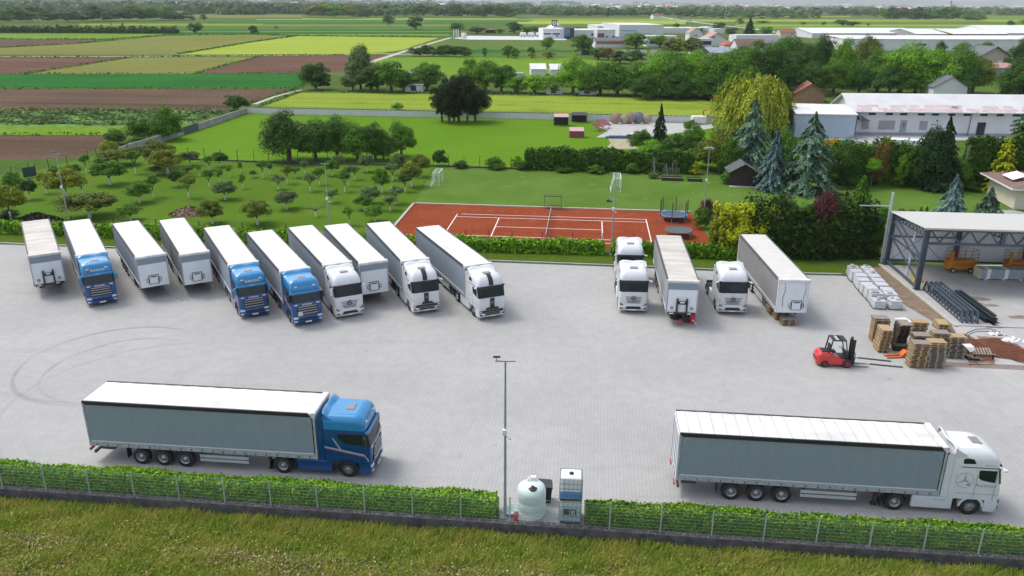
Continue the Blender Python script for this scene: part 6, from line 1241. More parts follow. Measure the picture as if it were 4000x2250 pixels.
# trusses and beams lying on the slab
p0, p1 = G(2322, 730), G(2420, 815); d = (p1 - p0); Lt = d.length; at_ = math.atan2(d.y, d.x)
for i in range(4):
    off = i * .42; q = p0 + Vector((-math.sin(at_), math.cos(at_), 0)) * off * (1 if True else 1); t = thing('steel_truss', f"dark lattice truss on the slab by the earth strip, {ORD[i + 1]} of four from left", 'steel truss', (q.x, q.y, SLZ), at_, 'lattice trusses lying on the slab')
    b = MB(); b.bar((0, 0, .05), (Lt, 0, .05), .12); b.bar((.4, 0, .95), (Lt - .4, 0, .95), .13); n = 12; st = (Lt - .8) / n
    for k in range(n): b.bar((.4 + st * k, 0, .1), (.4 + st * (k + .5), 0, .9), .06); b.bar((.4 + st * (k + .5), 0, .9), (.4 + st * (k + 1), 0, .1), .06)
    b.bar((Lt - .4, 0, .95), (Lt, 0, .1), .13); b.bar((.4, 0, .95), (0, 0, .1), .13); b.build('lattice', HB, t)
p0, p1 = G(2392, 748), G(2480, 814); d = p1 - p0; Lt = d.length; at_ = math.atan2(d.y, d.x)
for i in range(5):
    off = (i % 3) * .42 + (.25 if i > 2 else 0); z = .2 if i < 3 else .52; q = p0 + Vector((-math.sin(at_), math.cos(at_), 0)) * off
    t = thing('steel_beam', ['dark steel beam on the slab, left one of the lower three in the pile', 'dark steel beam on the slab, middle one of the lower three in the pile', 'dark steel beam on the slab, right one of the lower three in the pile', 'dark steel beam lying left on top of the beam pile', 'dark steel beam lying right on top of the beam pile'][i], 'steel beam', (q.x, q.y, SLZ), at_, 'steel beams piled on the slab')
    b = MB(); L_ = Lt + (i % 2) * .5; b.box((L_ / 2, 0, z), (L_, .02, .28)); b.box((L_ / 2, 0, z - .15), (L_, .3, .02)); b.box((L_ / 2, 0, z + .15), (L_, .3, .02)); b.build('section', mat('beam_black', (.018, .028, .033), .45), t)
# paving-stone packs in two files
PK = mat('pack_film', (.56, .57, .59), .4, col2=(.46, .47, .50), scale=3.0, detail=6, bump=.04); PKD = mat('pack_grey', (.38, .38, .39), .6, col2=(.32, .32, .33), scale=5)
sx, sy = Vector((math.cos(SA), math.sin(SA), 0)), Vector((-math.sin(SA), math.cos(SA), 0)); O_ = G(2125, 692)
for f_ in range(2):
    for i in range(8):
        rg = random.Random(f_ * 10 + i); q = O_ + sx * (.55 + f_ * 1.32 + rg.uniform(-.06, .06) - .03 * i) - sy * (.4 + i * 1.21); h = .92 - (.2 if i == 7 else 0) + rg.uniform(-.05, .05)
        lab = f"wrapped pack of paving stones, {ORD[i + 1]} from the back in the {'left' if f_ == 0 else 'right'} file" if i not in (0, 7) else f"wrapped pack of paving stones at the {'far' if i == 0 else 'near'} end of the {'left' if f_ == 0 else 'right'} file"
        t = thing('stone_pack', lab, 'stone pack', q, SA + rg.uniform(-.04, .04), 'packs of paving stones')
        b = MB()
        for y in (-.42, 0, .42): b.box((0, y, .05), (1.1, .1, .1))
        b.build('pallet', DWOOD, t); b = MB(); w_ = .50
        ring = lambda z, k: [(x * w_ * k + rg.uniform(-.015, .015), y * w_ * k + rg.uniform(-.015, .015), z + rg.uniform(-.012, .012)) for x, y in ((1, .9), (.9, 1), (0, 1.01), (-.9, 1), (-1, .9), (-1.01, 0), (-1, -.9), (-.9, -1), (0, -1.01), (.9, -1), (1, -.9), (1.01, 0))]
        b.loft([ring(.1, 1), ring(.1 + h * .48, 1.015), ring(.1 + h * .52, .985), ring(.1 + h * .97, 1.0), ring(.1 + h, .93)], smooth=False); b.build('wrapped_stones', PK if (i + f_) % 4 != 0 or i else PKD, t)
        if i in (0, 6, 7) or (f_ == 1 and i == 1):
            b = MB(); zt = .1 + h
            for k in range(3): b.cbox((rg.uniform(-.3, .3), rg.uniform(-.3, .3), zt + .09), (rg.uniform(.2, .45), rg.uniform(.2, .4), .16), .03)
            b.build('loose_stones', PK if f_ else PKD, t)
# pallets
def pallet_mesh(nm, m):
    b = MB()
    for k in range(7): b.box((0, -.36 + .12 * k, .133), (1.2, .098, .022))
    for x in (-.55, 0, .55): b.box((x, 0, .111), (.14, .8, .02))
    for y in (-.35, 0, .35):
        for x in (-.53, 0, .53): b.box((x, y, .062), (.14, .10, .078))
        b.box((0, y, .012), (1.2, .098, .022))
    return b.mesh('pallet', m)
PW = [mat('pallet_fresh', (.37, .26, .135), .85, col2=(.45, .33, .19), scale=5, stretch=(1, 6, 6)), mat('pallet_tan', (.27, .19, .10), .85, col2=(.34, .25, .15), scale=5, stretch=(1, 6, 6)), mat('pallet_grey', (.24, .20, .165), .9, col2=(.31, .27, .23), scale=5, stretch=(1, 6, 6)), mat('pallet_dark', (.055, .042, .034), .9, col2=(.09, .07, .055), scale=5, stretch=(1, 6, 6))]
PM = [pallet_mesh('p', [m]) for m in PW]
stacks = [((2213, 862), 14, 0, 'weathered-topped back left stack', [2, 1, 0, 1, 0, 1]), ((2221, 888), 13, 1, 'leaning fresh wooden front left stack', [0, 0, 1, 0, 1]), ((2262, 872), 13, 1, 'dark weathered stack with pale top', [2, 3, 3, 3, 3, 3, 3, 3]), ((2308, 846), 8, 0, 'short pale stack behind the dark one', [0, 0, 0, 1]),
   ((2371, 832), 4, 1, 'lowest stack beside the steel trusses', [0, 1, 0]), ((2308, 905), 13, 0, 'grey-topped stack in the middle', [2, 3, 1, 1]), ((2356, 899), 13, 0, 'brown-topped stack behind the front pair', [2, 1, 0, 1]), ((2306, 926), 14, 0, 'front left one of the two nearest stacks', [2, 1, 0, 1, 0]), ((2354, 928), 14, 0, 'front right one of the two nearest stacks', [0, 0, 1, 2, 2, 2, 2, 2]), ((2404, 903), 12, 0, 'rightmost stack of the group', [0, 1, 1, 2, 2, 2])]
def stack(base, n, turn, where, seq, rz=SA, z0=0.004, lean=.02, grp='wooden pallets stacked beside the forklift'):
    rg = random.Random(int(base[0])); q = base if isinstance(base, Vector) else G(*base); q = Vector((q.x, q.y, 0)) + sy * (.6 if turn else .4); dx, dy = rg.uniform(-lean, lean), rg.uniform(-lean, lean)
    for k in range(n):
        j = n - 1 - k; mi = seq[j] if j < len(seq) else seq[-1 - (j % 2)]; me = PM[mi]; o = link('pallet', me, None, (q.x + dx * k + rg.uniform(-.05, .05), q.y + dy * k + rg.uniform(-.05, .05), z0 + k * .1455), rz + (math.pi / 2 if turn else 0) + rg.uniform(-.05, .05))
        nth = 'top' if j == 0 else 'bottom' if k == 0 else f"{ORD[j + 1]}"
        tag(o, f"{['fresh', 'tan', 'grey', 'dark'][mi]} pallet, {nth}{'' if nth in ('top', 'bottom') else ' from top'}, {where}", 'pallet', grp)
for base, n, turn, where, seq in stacks: stack(base, n, turn, where, seq)
for base, n, wh in (((1983, 820), 4, 'near pile under the cream-roofed trailer'), ((1966, 806), 5, 'middle pile under the cream-roofed trailer'), ((1951, 793), 5, 'rear pile under the cream-roofed trailer')): stack(base, n, 0, wh, [2, 1, 1, 1], rz=-.02, grp='wooden pallets piled under the cream-roofed trailer')
t = tag(link('wrap_sheet', (lambda b: (b.add([(-.55, -.42, 2.22), (.5, -.42, 2.2), (.6, .5, 2.21), (-.4, .5, 2.23), (-.58, -.46, 1.9), (.2, -.47, 1.95)], [(0, 1, 2, 3), (0, 4, 5, 1)]), b.mesh('wrap_sheet', [PLATE]))[1])(MB()), None, G(2262, 860), .3), 'white plastic sheet lying over the pallet stacks', 'plastic sheet')
t.location.z = -.35
tag(link('wrap_sheet', (lambda b: (b.add([(-.3, -.5, 1.12), (.4, -.45, 1.1), (.45, .1, 1.13), (-.25, .1, 1.14), (0, -.62, .75), (.35, -.6, .85)], [(0, 1, 2, 3), (0, 4, 5, 1)]), b.mesh('wrap_sheet', [PLATE]))[1])(MB()), None, G(2412, 905) + Vector((.2, -.1, .2)), .1), 'white paper sheet hanging on the rightmost pallet stack', 'plastic sheet')
# forklift
q = G(2102, 917); t = thing('forklift', 'red forklift with black overhead guard facing the pallet stacks', 'forklift', q, -.07); RD = mat('forklift_red', (.62, .035, .03), .35, coat=.5, col2=(.56, .03, .028), scale=2)
b = MB(); rr = lambda x0, x1, hw, z: [(x1, -hw + .05, z), (x1, hw - .05, z), (x1 - .05, hw, z), (x0 + .16, hw, z), (x0, hw - .18, z), (x0, -hw + .18, z), (x0 + .16, -hw, z), (x1 - .05, -hw, z)]
b.loft([rr(-1.55, -.7, .52, .22), rr(-1.62, -.7, .56, .6), rr(-1.58, -.62, .56, .95), rr(-1.45, -.55, .50, 1.14)], smooth=False); b.prism([(-.75, .25), (.62, .25), (.62, .62), (.2, .70), (-.3, .92), (-.75, 1.02)], -.55, .55, 'y'); b.build('body', RD, t)
b = MB(); b.box((-.95, 0, 1.17), (.55, .7, .06)); b.prism([(-1.60, .70), (-1.66, .70), (-1.60, .5)], -.4, .4, 'y'); b.build('engine_vent', BLK, t); b = MB(); b.box((.35, 0, .72), (.6, .95, .10)); b.box((.60, 0, .90), (.14, .9, .46)); b.build('floor_and_dash', BLK, t)
b = MB(); b.cbox((-.42, 0, 1.12), (.46, .48, .14), .05); b.box((-.66, 0, 1.42), (.12, .46, .54)); b.build('seat', BLK, t); b = MB(); b.tube([(.42, 0, 1.0), (.24, 0, 1.42)], .03, 6); b.lathe([(.17, .0), (.19, .015), (.17, .03)], (.22, 0, 1.42), n=16); b.build('steering_wheel', BLK, t)
b = MB()
for s in (-1, 1): b.bar((.60, s * .48, .95), (.32, s * .48, 2.14), .07); b.bar((-.78, s * .48, .98), (-.62, s * .48, 2.14), .08); b.bar((-.62, s * .48, 2.14), (.34, s * .48, 2.14), .07)
for x in (-.6, -.25): b.bar((x, -.48, 2.14), (x, .48, 2.14), .05)
b.box((.12, 0, 2.155), (.52, .98, .04)); b.box((-.5, 0, 2.155), (.26, .98, .04)); b.build('overhead_guard', BLK, t); b = MB(); b.box((-.18, 0, 2.165), (.34, .80, .02)); b.build('roof_glass', mat('pane_pale', (.35, .38, .38), .2), t)
b = MB()
for s in (-1, 1): b.box((1.02, s * .30, 1.16), (.16, .10, 2.0)); b.box((.90, s * .20, 1.10), (.10, .07, 1.9))
for z in (.35, 1.2, 2.05): b.box((1.0, 0, z), (.10, .7, .10))
b.tube([(.92, 0, .3), (.92, 0, 1.9)], .05, 8); b.build('mast', BLK, t); b = MB()
for z in (.35, .72): b.box((1.14, 0, z), (.06, 1.0, .10))
for y in (-.45, -.27, -.09, .09, .27, .45): b.box((1.15, y, .75), (.03, .03, .9))
b.build('carriage', STEEL, t)
for s in (-1, 1): b = MB(); b.box((1.17, s * .28, .36), (.05, .12, .66)); b.prism([(1.15, .05), (2.3, .045), (2.3, .06), (1.2, .10)], s * .28 - .06, s * .28 + .06, 'y'); b.build('fork', mat('fork_worn', (.22, .19, .17), .5), t)
for x, r_ in ((-1.0, .27), (.62, .34)):
    for s in (-1, 1): wheel(t, x, s * .50, rad=r_, wd=.22, rim=mat('rim_red', (.42, .05, .07), .5), dish=.6)
for lab, a_, c_ in (('dark steel fork extension on the ground, the one nearer the pallet stacks', (2158, 901), (2241, 910)), ('dark steel fork extension on the ground, the one nearer the viewer', (2188, 917), (2270, 925))):
    a_, c_ = G(*a_), G(*c_); b = MB(); b.bar(Vector((0, 0, .05)), (c_ - a_) + Vector((0, 0, .05)), .13, .07); b.bar(Vector((0, 0, .02)), (a_ - c_).normalized() * .3 + Vector((0, 0, .02)), .09, .02); tag(b.build('fork_extension', mat('dark_iron', (.07, .08, .075), .6), None, a_), lab, 'fork extension', 'steel fork extensions')
q = G(2268, 897); t = thing('pallet_truck', 'orange hand pallet truck lying between the pallet stacks', 'pallet truck', q, math.pi + .12); ORG = mat('truck_orange', (.68, .16, .03), .5); b = MB()
for s in (-1, 1): b.box((.75, s * .2, .09), (1.15, .15, .06))
b.build('forks', ORG, t); b = MB(); b.prism([(.15, .05), (.15, .2), (-.15, .52), (-.30, .52), (-.30, .05)], -.26, .26, 'y'); b.build('head', ORG, t); b = MB(); b.tube([(-.25, 0, .4), (-.45, .1, 1.1)], .025, 6); b.build('handle', ORG, t)
b = MB(); b.lathe([(.001, -.05), (.09, -.05), (.09, .05), (.001, .05)], (-.28, 0, .09), 'y', 12); b.build('wheel', BLK, t)
t = tag(link('crate', (lambda b: (b.prism([(-.5, 0), (.45, 0), (.6, .42), (-.55, .42)], -.3, .3, 'y'), b.mesh('crate', [DWOOD]))[1])(MB()), None, G(2262, 880), -.1), 'dark open crate on the ground behind the orange pallet truck', 'crate')
# reinforcing mats, rusty bars, rubbish
RUST = mat('rust', (.16, .055, .028), .9, col2=(.24, .085, .04), scale=4); RUSTS = fieldmat('rust_stain', (.20, .10, .07), (.30, .21, .17), (.14, .055, .03), big=.8, fine=5, c4=(.38, .36, .34))
fld('rust_stain', RUSTS, .012, (2424, 838), (2450, 850), (2490, 880), (2505, 916), (2440, 918), (2425, 890)); fld('rust_stain', RUSTS, .0125, (2455, 845), (2520, 850), (2576, 880), (2640, 920), (2560, 912), (2510, 893))
def rebar(label, c, L_, W_, n, m, rz, z=.03, sp=.012):
    t = MB(); rg = random.Random(n)
    for i in range(n): y = -W_ / 2 + W_ * i / (n - 1); t.bar((-L_ / 2 + rg.uniform(-.2, .2), y, z), (L_ / 2 + rg.uniform(-.2, .2), y + rg.uniform(-.03, .03), z), sp)
    for i in range(m): x = -L_ / 2 + L_ * i / (m - 1); t.bar((x, -W_ / 2, z + .015), (x, W_ / 2, z + .015), sp)
    tag(t.build('reinforcing_mat', RUST, None, c, rz), label, 'reinforcing mat', 'rusty reinforcing steel')
rebar('rusty reinforcing mat lying behind the pallet stacks', G(2480, 870), 5.0, 2.4, 34, 24, .1, .06, .018); rebar('rusty reinforcing mat at the right edge of the apron', G(2560, 893), 5.0, 2.4, 38, 24, -.3, .06, .018); rebar('thin reinforcing mat lying flat in front of the broken pallets', G(2490, 922), 9.0, .8, 10, 40, SA, .03, .010); rebar('rusty reinforcing mat close to the rightmost pallet stack', G(2440, 880), 2.6, 2.6, 30, 20, .6, .05, .018)
rg = random.Random(2); t = MB(); q = G(2466, 898)
for k in range(7): t.box((q.x - .7 + .22 * k, q.y, .52), (.10, 1.15, .025), 0, SA - .25)
for y in (-.5, .55): t.bar((q.x - .8, q.y + y, .49), (q.x + .75, q.y + y - .1, .49), .1, .04)
for x, y in ((-.7, -.4), (.7, -.4), (-.7, .5), (.7, .5)): t.box((q.x + x, q.y + y, .25), (.12, .12, .46), 1)
tag(t.build('broken_pallet', [PW[2], DWOOD], fix=False), 'broken grey pallet lying raised on the rusty mats', 'pallet')
t = MB(); q = G(2434, 902)
for k in range(4): t.box((q.x + .2 * k, q.y - .03 * k, .22), (.12, .9, .025), 0, SA + .5)
t.box((q.x + .3, q.y, .1), (.8, .8, .18), 1, SA); tag(t.build('broken_pallet', [PW[2], DWOOD], fix=False), 'piece of a slatted pallet leaning low beside the raised one', 'pallet')
t = MB(); q = G(2462, 918); t.bar((q.x - .8, q.y + .05, .06), (q.x + .9, q.y, .06), .08); t.box((q.x - .75, q.y, .12), (.06, .1, .12)); t.box((q.x, q.y + .02, .12), (.08, .1, .12)); t.box((q.x + .85, q.y, .14), (.06, .1, .16)); tag(t.build('timber_piece', PW[0], fix=False), 'pale timber runner with blocks on the apron', 'timber')
for lab, u, v, w_, seedv in (('crumpled white plastic sheet at the right of the rusty bars', 2548, 858, 1.1, 1), ('crumpled white and black rubbish behind the rusty bars', 2508, 841, .8, 2)):
    rgn = np.random.default_rng(seedv); q = G(u, v); n = 10; V = []
    for i in range(n):
        for j in range(n): x, y = i / (n - 1) - .5, j / (n - 1) - .5; V.append((q.x + x * w_ * 1.6 + rgn.uniform(-.06, .06), q.y + y * w_ * .8 + rgn.uniform(-.06, .06), .03 + max(0, .28 - (x * x + y * y) * 1.3 + rgn.uniform(-.1, .14))))
    b = MB(); b.v = V; b.f = [(i * n + j, (i + 1) * n + j, (i + 1) * n + j + 1, i * n + j + 1) for i in range(n - 1) for j in range(n - 1)]; b.m = [1 if (seedv == 2 and rgn.random() < .35) else 0 for _ in b.f]; b.sm = [False] * len(b.f); tag(b.build('plastic_sheet', [PLATE, BLK], fix=False), lab, 'plastic sheet')
b = MB(); q0 = G(2440, 842); pts = [G(u, v) + Vector((0, 0, .04)) for u, v in ((2428, 845), (2433, 838), (2455, 829), (2490, 828), (2520, 836), (2500, 835), (2460, 834), (2440, 840), (2434, 848), (2470, 872), (2520, 895), (2576, 915), (2640, 935))]; b.tube(pts, .022, 6); tag(b.build('cable', BLK), 'black cable looping over the apron around the rusty bars', 'cable')
# dark patches on the slab are oil and dirt
for (u, v, a_, b_) in ((2447, 753, 1.5, .55), (2492, 770, .7, .3), (2459, 765, .5, .25), (2500, 822, .9, .35), (2568, 800, 1.2, .45)):
    q = G(u, v); sheet('stain', [(q.x + a_ * math.cos(k * .6283 + .1) * (1 + .25 * math.sin(k * 2.3)), q.y + b_ * math.sin(k * .6283) * (1 + .2 * math.cos(k * 3.1))) for k in range(10)], .066 if v < 815 else .016, mat('oil_stain', (.16, .13, .10), .7, col2=(.24, .21, .18), scale=3))
# things under the trailer with the lifting frame
t = thing('spare_tyre', 'big black tyre lying below the front of the trailer with lifting frame', 'tyre', G(1700, 800), 0); b = MB(); b.lathe([(.30, .05), (.46, .02), (.52, .12), (.52, .26), (.46, .36), (.30, .33), (.28, .19), (.30, .05)], n=28); b.build('tyre', RUB, t); b.children if False else None; b = MB(); b.lathe([(.30, .1), (.12, .14), (.001, .14)], n=18); b.build('rim', STEEL, t)
t = thing('fire_extinguisher', 'small red fire extinguisher standing in front of the black tyre', 'fire extinguisher', G(1710, 819)); b = MB(); b.lathe([(.001, 0), (.09, .01), (.10, .05), (.10, .42), (.05, .52), (.03, .56), (.001, .56)], n=14); b.build('cylinder', mat('red_paint', (.60, .03, .07), .4), t); b = MB(); b.box((0, 0, .58), (.14, .04, .05)); b.build('valve', BLK, t)
t = thing('tool_box', 'red upright box with white mark beside the lifting-frame trailer', 'box', G(1741, 812), -.1); b = MB(); b.prism([(-.22, 0), (.22, 0), (.22, .55), (-.05, .78), (-.22, .78)], -.2, .2, 'x'); b.build('box_body', mat('red_paint', (.60, .03, .07), .4), t); b = MB(); b.lathe([(.08, -.23), (.001, -.235)], (.05, 0, .28), 'y', 12); b.build('mark', PLATE, t)
t = tag(link('machine', (lambda b: (b.cbox((0, 0, .3), (.5, .6, .55), .06), b.cbox((-.1, .35, .5), (.35, .3, .3), .04), b.lathe([(.001, -.12), (.13, -.12), (.13, .12), (.001, .12)], (.32, -.1, .35), 'x', 12), b.tube([(.1, -.3, .55), (.3, -.45, .7), (.35, -.2, .8)], .03, 6), b.mesh('machine', [mat('machine_dark', (.03, .028, .026), .6, col2=(.10, .05, .03), scale=6)]))[4])(MB()), None, G(1727, 809), .1), 'dark oily machine between the tyre and the red box', 'machine')
b = MB(); q = G(1737, 800); b.bar(q + Vector((-.1, .5, .5)), G(1751, 820) + Vector((0, 0, .06)), .14, .03); b.bar(G(1751, 820) + Vector((0, 0, .06)), G(1755, 823) + Vector((0, 0, .03)), .04); tag(b.build('plank', mat('plank_pale', (.55, .52, .47), .8)), 'pale plank leaning beside the red box under the trailer', 'plank')
for lab, a_, c_ in (('thin metal rail on the paving, the left one by the uncoupled trailers', (655, 348 + 391 - 0), (716, 757)), ('thin metal rail on the paving, the right one by the uncoupled trailers', (698 - 246, 0), (0, 0))):
    pass
for lab, a_, c_ in (('long thin metal rail lying on the paving in front of two uncoupled trailers', (421, 738), (461, 758)), ('short thick metal rail lying beside the long thin one', (449, 731), (474, 756))):
    a_, c_ = G(*a_), G(*c_); b = MB(); b.bar(Vector((0, 0, .04)), (c_ - a_) + Vector((0, 0, .04)), .09, .07); tag(b.build('metal_rail', GALV, None, a_), lab, 'metal rail', 'metal rails on the paving')
# ================================================================== BUILDINGS
def M3(name, c, c2=None, rough=.85, sc=.5): return mat(name, c, rough, col2=c2, scale=sc)
WW = M3('wall_white', (.66, .67, .69), (.60, .61, .63)); WC = M3('wall_cream', (.62, .57, .46), (.57, .52, .42)); WG = M3('wall_grey', (.33, .34, .36), (.29, .30, .32)); WB = M3('wall_pale_blue', (.42, .50, .60), (.39, .47, .57)); WP = M3('wall_pinkish', (.50, .42, .36), (.45, .38, .33))
RRED = mat('roof_red_tile', (.30, .12, .075), .9, col2=(.22, .09, .06), scale=1.5, detail=6); RBRN = mat('roof_brown_tile', (.20, .115, .09), .9, col2=(.15, .09, .07), scale=1.2, detail=6); RGRY = mat('roof_grey', (.13, .14, .16), .85, col2=(.10, .11, .13), scale=1); RWHT = mat('roof_white_sheet', (.68, .68, .67), .6, col2=(.58, .58, .57), scale=.3); RPNK = mat('roof_faded_pink', (.42, .27, .22), .9, col2=(.36, .22, .18), scale=1)
WINM = mat('window_dark', (.03, .035, .045), .2)
def house(name, label, cat, p, ang, L_, D_, h, kind='flat', rise=1.5, wm=WW, rm=RWHT, ov=.4, wins=(), group=None, extra=None):
    """p: left end of the front wall; x runs along the front, y to the back"""
    t = thing(name, label, cat, (p[0], p[1], 0), ang, group); b = MB()
    if kind == 'gx': b.prism([(0, 0), (D_, 0), (D_, h), (D_ / 2, h + rise), (0, h)], 0, L_, 'x')
    elif kind == 'gy': b.prism([(0, 0), (L_, 0), (L_, h), (L_ / 2, h + rise), (0, h)], 0, D_, 'y')
    else: b.box((L_ / 2, D_ / 2, h / 2), (L_, D_, h))
    b.build('wall', wm, t); b = MB(); th = .18
    if kind == 'gx':
        for y0, s in ((-ov, 1), (D_ + ov, -1)): b.prism([(y0, h - rise * ov / (D_ / 2) + .03), (D_ / 2, h + rise + .03), (D_ / 2, h + rise + .03 + th), (y0, h - rise * ov / (D_ / 2) + .03 + th)], -ov, L_ + ov, 'x')
    elif kind == 'gy':
        for x0 in (-ov, L_ + ov): b.prism([(x0, h - rise * ov / (L_ / 2) + .03), (L_ / 2, h + rise + .03), (L_ / 2, h + rise + .03 + th), (x0, h - rise * ov / (L_ / 2) + .03 + th)], -ov, D_ + ov, 'y')
    elif kind == 'hip':
        x0, x1, y0, y1 = -ov, L_ + ov, -ov, D_ + ov; r0 = min(L_, D_) / 2; A = [(x0, y0, h), (x1, y0, h), (x1, y1, h), (x0, y1, h)]; Rr = [(x0 + r0 + ov, (y0 + y1) / 2, h + rise), (x1 - r0 - ov, (y0 + y1) / 2, h + rise)]
        b.add(A + Rr + [(a, c, e - .22) for a, c, e in A], [(0, 1, 5, 4), (1, 2, 5), (2, 3, 4, 5), (3, 0, 4), (0, 6, 7, 1), (1, 7, 8, 2), (2, 8, 9, 3), (3, 9, 6, 0), (6, 9, 8, 7)])
    elif kind == 'mono': b.prism([(-ov, h + .02), (D_ + ov, h + rise), (D_ + ov, h + rise + th), (-ov, h + .02 + th)], -ov, L_ + ov, 'x')
    else: b.box((L_ / 2, D_ / 2, h + .12), (L_ + .1, D_ + .1, .22))
    b.build('roof', rm, t)
    for wn in wins:
        x0, x1, z0, z1 = wn[:4]; nm = wn[4] if len(wn) > 4 else 'window'; m_ = wn[5] if len(wn) > 5 else WINM; b = MB(); b.box(((x0 + x1) / 2, -.04, (z0 + z1) / 2), (x1 - x0 + .16, .06, z1 - z0 + .16)); f_ = b.build(nm, WW if nm != 'door' else WG, t)
        b = MB(); b.box(((x0 + x1) / 2, -.085, (z0 + z1) / 2), (x1 - x0, .03, z1 - z0)); b.build('pane' if nm != 'door' else 'leaf', m_, f_)
    return t
def bpx(name, label, cat, u0, u1, vb, ve, D_, kind='flat', rise=1.5, vb1=None, wpx=(), **k):
    """front foot between two survey points, eaves seen at row ve"""
    a, c = G(u0, vb), G(u1, vb1 or vb); d = c - a; h = HT(a, ve); L_ = d.length
    wins = [(L_ * (w_[0] - u0) / (u1 - u0), L_ * (w_[1] - u0) / (u1 - u0), h * (vb - w_[3]) / (vb - ve), h * (vb - w_[2]) / (vb - ve)) + tuple(w_[4:]) for w_ in wpx]
    return house(name, label, cat, a, math.atan2(d.y, d.x), L_, D_, h, kind, rise, wins=wins, **k)
a, c = G(2137, 338), G(2576, 343); d = c - a; L_ = d.length * 1.25; hh = 5.0; an = math.atan2(d.y, d.x)
def fx(u): return d.length * (u - 2137) / (2576 - 2137)
wl = [(fx(x) - .7, fx(x) + .7, 4.0, 4.7) for x in (2186, 2229, 2265, 2309, 2344, 2385, 2423, 2465, 2505, 2545)]
wl += [(fx(2164), fx(2182), 1.1, 2.9, 'window', WG), (fx(2206), fx(2247), 1.1, 2.9, 'window', WG), (fx(2309), fx(2329), 1.1, 2.9, 'window', WG), (fx(2262), fx(2276), .1, 2.9, 'door', WG), (fx(2454), fx(2474), .1, 2.7, 'door', WINM), (fx(2268), fx(2271), 1.6, 2.5, 'window', WINM)]
t = house('long_building', 'long white building with pale reddish-edged roof, small dark windows and downpipes', 'building', a, an, L_, 10.5, hh, 'gx', 2.6, WW, mat('roof_long', (.62, .62, .62), .7, col2=(.55, .55, .55), scale=.3), .9, wl)
b = MB()
rg = random.Random(5)
for i in range(80):
    x = rg.uniform(0, L_); q = rg.choice([0, 0, 1]); y = -.85 + .0 + q * 1.1 + rg.uniform(0, .5); z = hh + .22 + (y) * 2.6 / 5.25; b.add([(x, y, z), (x + 1.9, y, z), (x + 1.9, y + .8, z + .4), (x, y + .8, z + .4)], [(0, 1, 2, 3)])
b.build('reddish_sheets', mat('sheet_red', (.50, .36, .37), .7, col2=(.56, .48, .48), scale=1), t, fix=False)
for x in (fx(2150), fx(2434)): b = MB(); b.tube([(x + .6, -.9, 4.9), (x, -.15, 4.3), (x - .1, -.15, .1)], .07, 8); b.build('downpipe', STEEL, t)
b = MB(); b = MB(); b.box((L_ / 2, -.03, .25), (L_, .05, .5)); b.build('plinth', WG, t)
b = MB(); b.prism([(fx(2150), 3.1), (fx(2150), 4.1), (fx(2176), 3.0)], -2.2, -.1, 'y'); b.build('awning', RGRY, t)
t = bpx('annex', 'pale blue metal-clad annex with seamed white roof left of the long building', 'building', 1998, 2147, 345, 288, 7.5, 'mono', 1.1, vb1=348, wm=WB, rm=RWHT, ov=.2)
b = MB(); L2 = (G(2147, 348) - G(1998, 345)).length
for i in range(11): x = .3 + (L2 - .6) * i / 10; b.bar((x, -.15, 4.55), (x, 7.5, 5.65), .05, .05)
b.build('roof_seam', mat('seam', (.42, .36, .34), .7), t)
house('brick_house', 'small brick house with reddish-brown tiled roof behind the long building', 'house', OFF(G(2000, 258), 0), -.2, 7.5, 8, 2.6, 'gy', 2.4, mat('brick', (.22, .13, .09), .9, col2=(.30, .18, .12), scale=2), RRED, .5)
house('barn', 'white gabled house top with grey roof edge behind the big trees', 'house', G(2345, 250), -.1, 9, 10, 3.4, 'gy', 2.8, WW, RGRY, .4)
# tiled pavilion at the right edge
pa, pc = G(2482, 488), G(2549, 526); pd = pc - pa; t = house('pavilion', 'cream single-storey pavilion with brown tiled hip roof and pale roof panel', 'house', pa, math.atan2(pd.y, pd.x), pd.length, 14, 2.9, 'hip', 1.5, WC, mat('pavilion_tiles', (.22, .13, .105), .9, col2=(.15, .10, .085), scale=3, detail=6), 1.0)
PL_ = pd.length; b = MB(); b.add([(PL_ * .35, 0.1, 3.45), (PL_ * .75, 0.1, 3.45), (PL_ * .75, 1.9, 4.05), (PL_ * .35, 1.9, 4.05)], [(0, 1, 2, 3)])
b.build('roof_panel', PLATE, t); b = MB(); b.box((PL_ / 2, -1.02, 2.78), (PL_ + 2.1, .06, .2)); b.box((-1.02, 7, 2.78), (.06, 16, .2)); b.box((PL_ + 1.02, 7, 2.78), (.06, 16, .2)); b.build('fascia', WW, t); fld('terrace', KERB, .02, (2505, 530), (2545, 528), (2700, 560), (2700, 600), (2576, 555), (2530, 540))
# village
bpx('white_house', 'low modern white house with long dark window band behind the thin olive tree', 'house', 1626, 1702, 117, 91, 9, wpx=[(1634, 1696, 99, 110)])
bpx('gabled_house', 'white house with steep gable and two little windows', 'house', 1733, 1766, 108, 83, 9, 'gy', 3.4, rm=RPNK, wpx=[(1744, 1747, 88, 91), (1749, 1752, 88, 91)], ov=.3)
bpx('gabled_house', 'white house with wide pinkish gable roof right of the steep one', 'house', 1779, 1824, 116, 96, 12, 'gy', 3.2, rm=RPNK, wpx=[(1789, 1797, 92, 95)], ov=.8)
bpx('modern_house', 'white box-shaped house with dark upper window strip', 'house', 1757, 1791, 124, 98, 8, wpx=[(1760, 1788, 103, 113)])
bpx('shed_house', 'low white building with shallow dark-edged grey gable roof', 'house', 1744, 1790, 137, 124, 9, 'gy', 1.6, rm=RGRY, ov=.5)
bpx('blue_roofed_house', 'building with plain blue-grey sloping roof in front of the red roofs', 'house', 1788, 1850, 141, 134, 12, 'mono', 2.2, rm=mat('roof_bluegrey', (.22, .26, .31), .6), wm=WG)
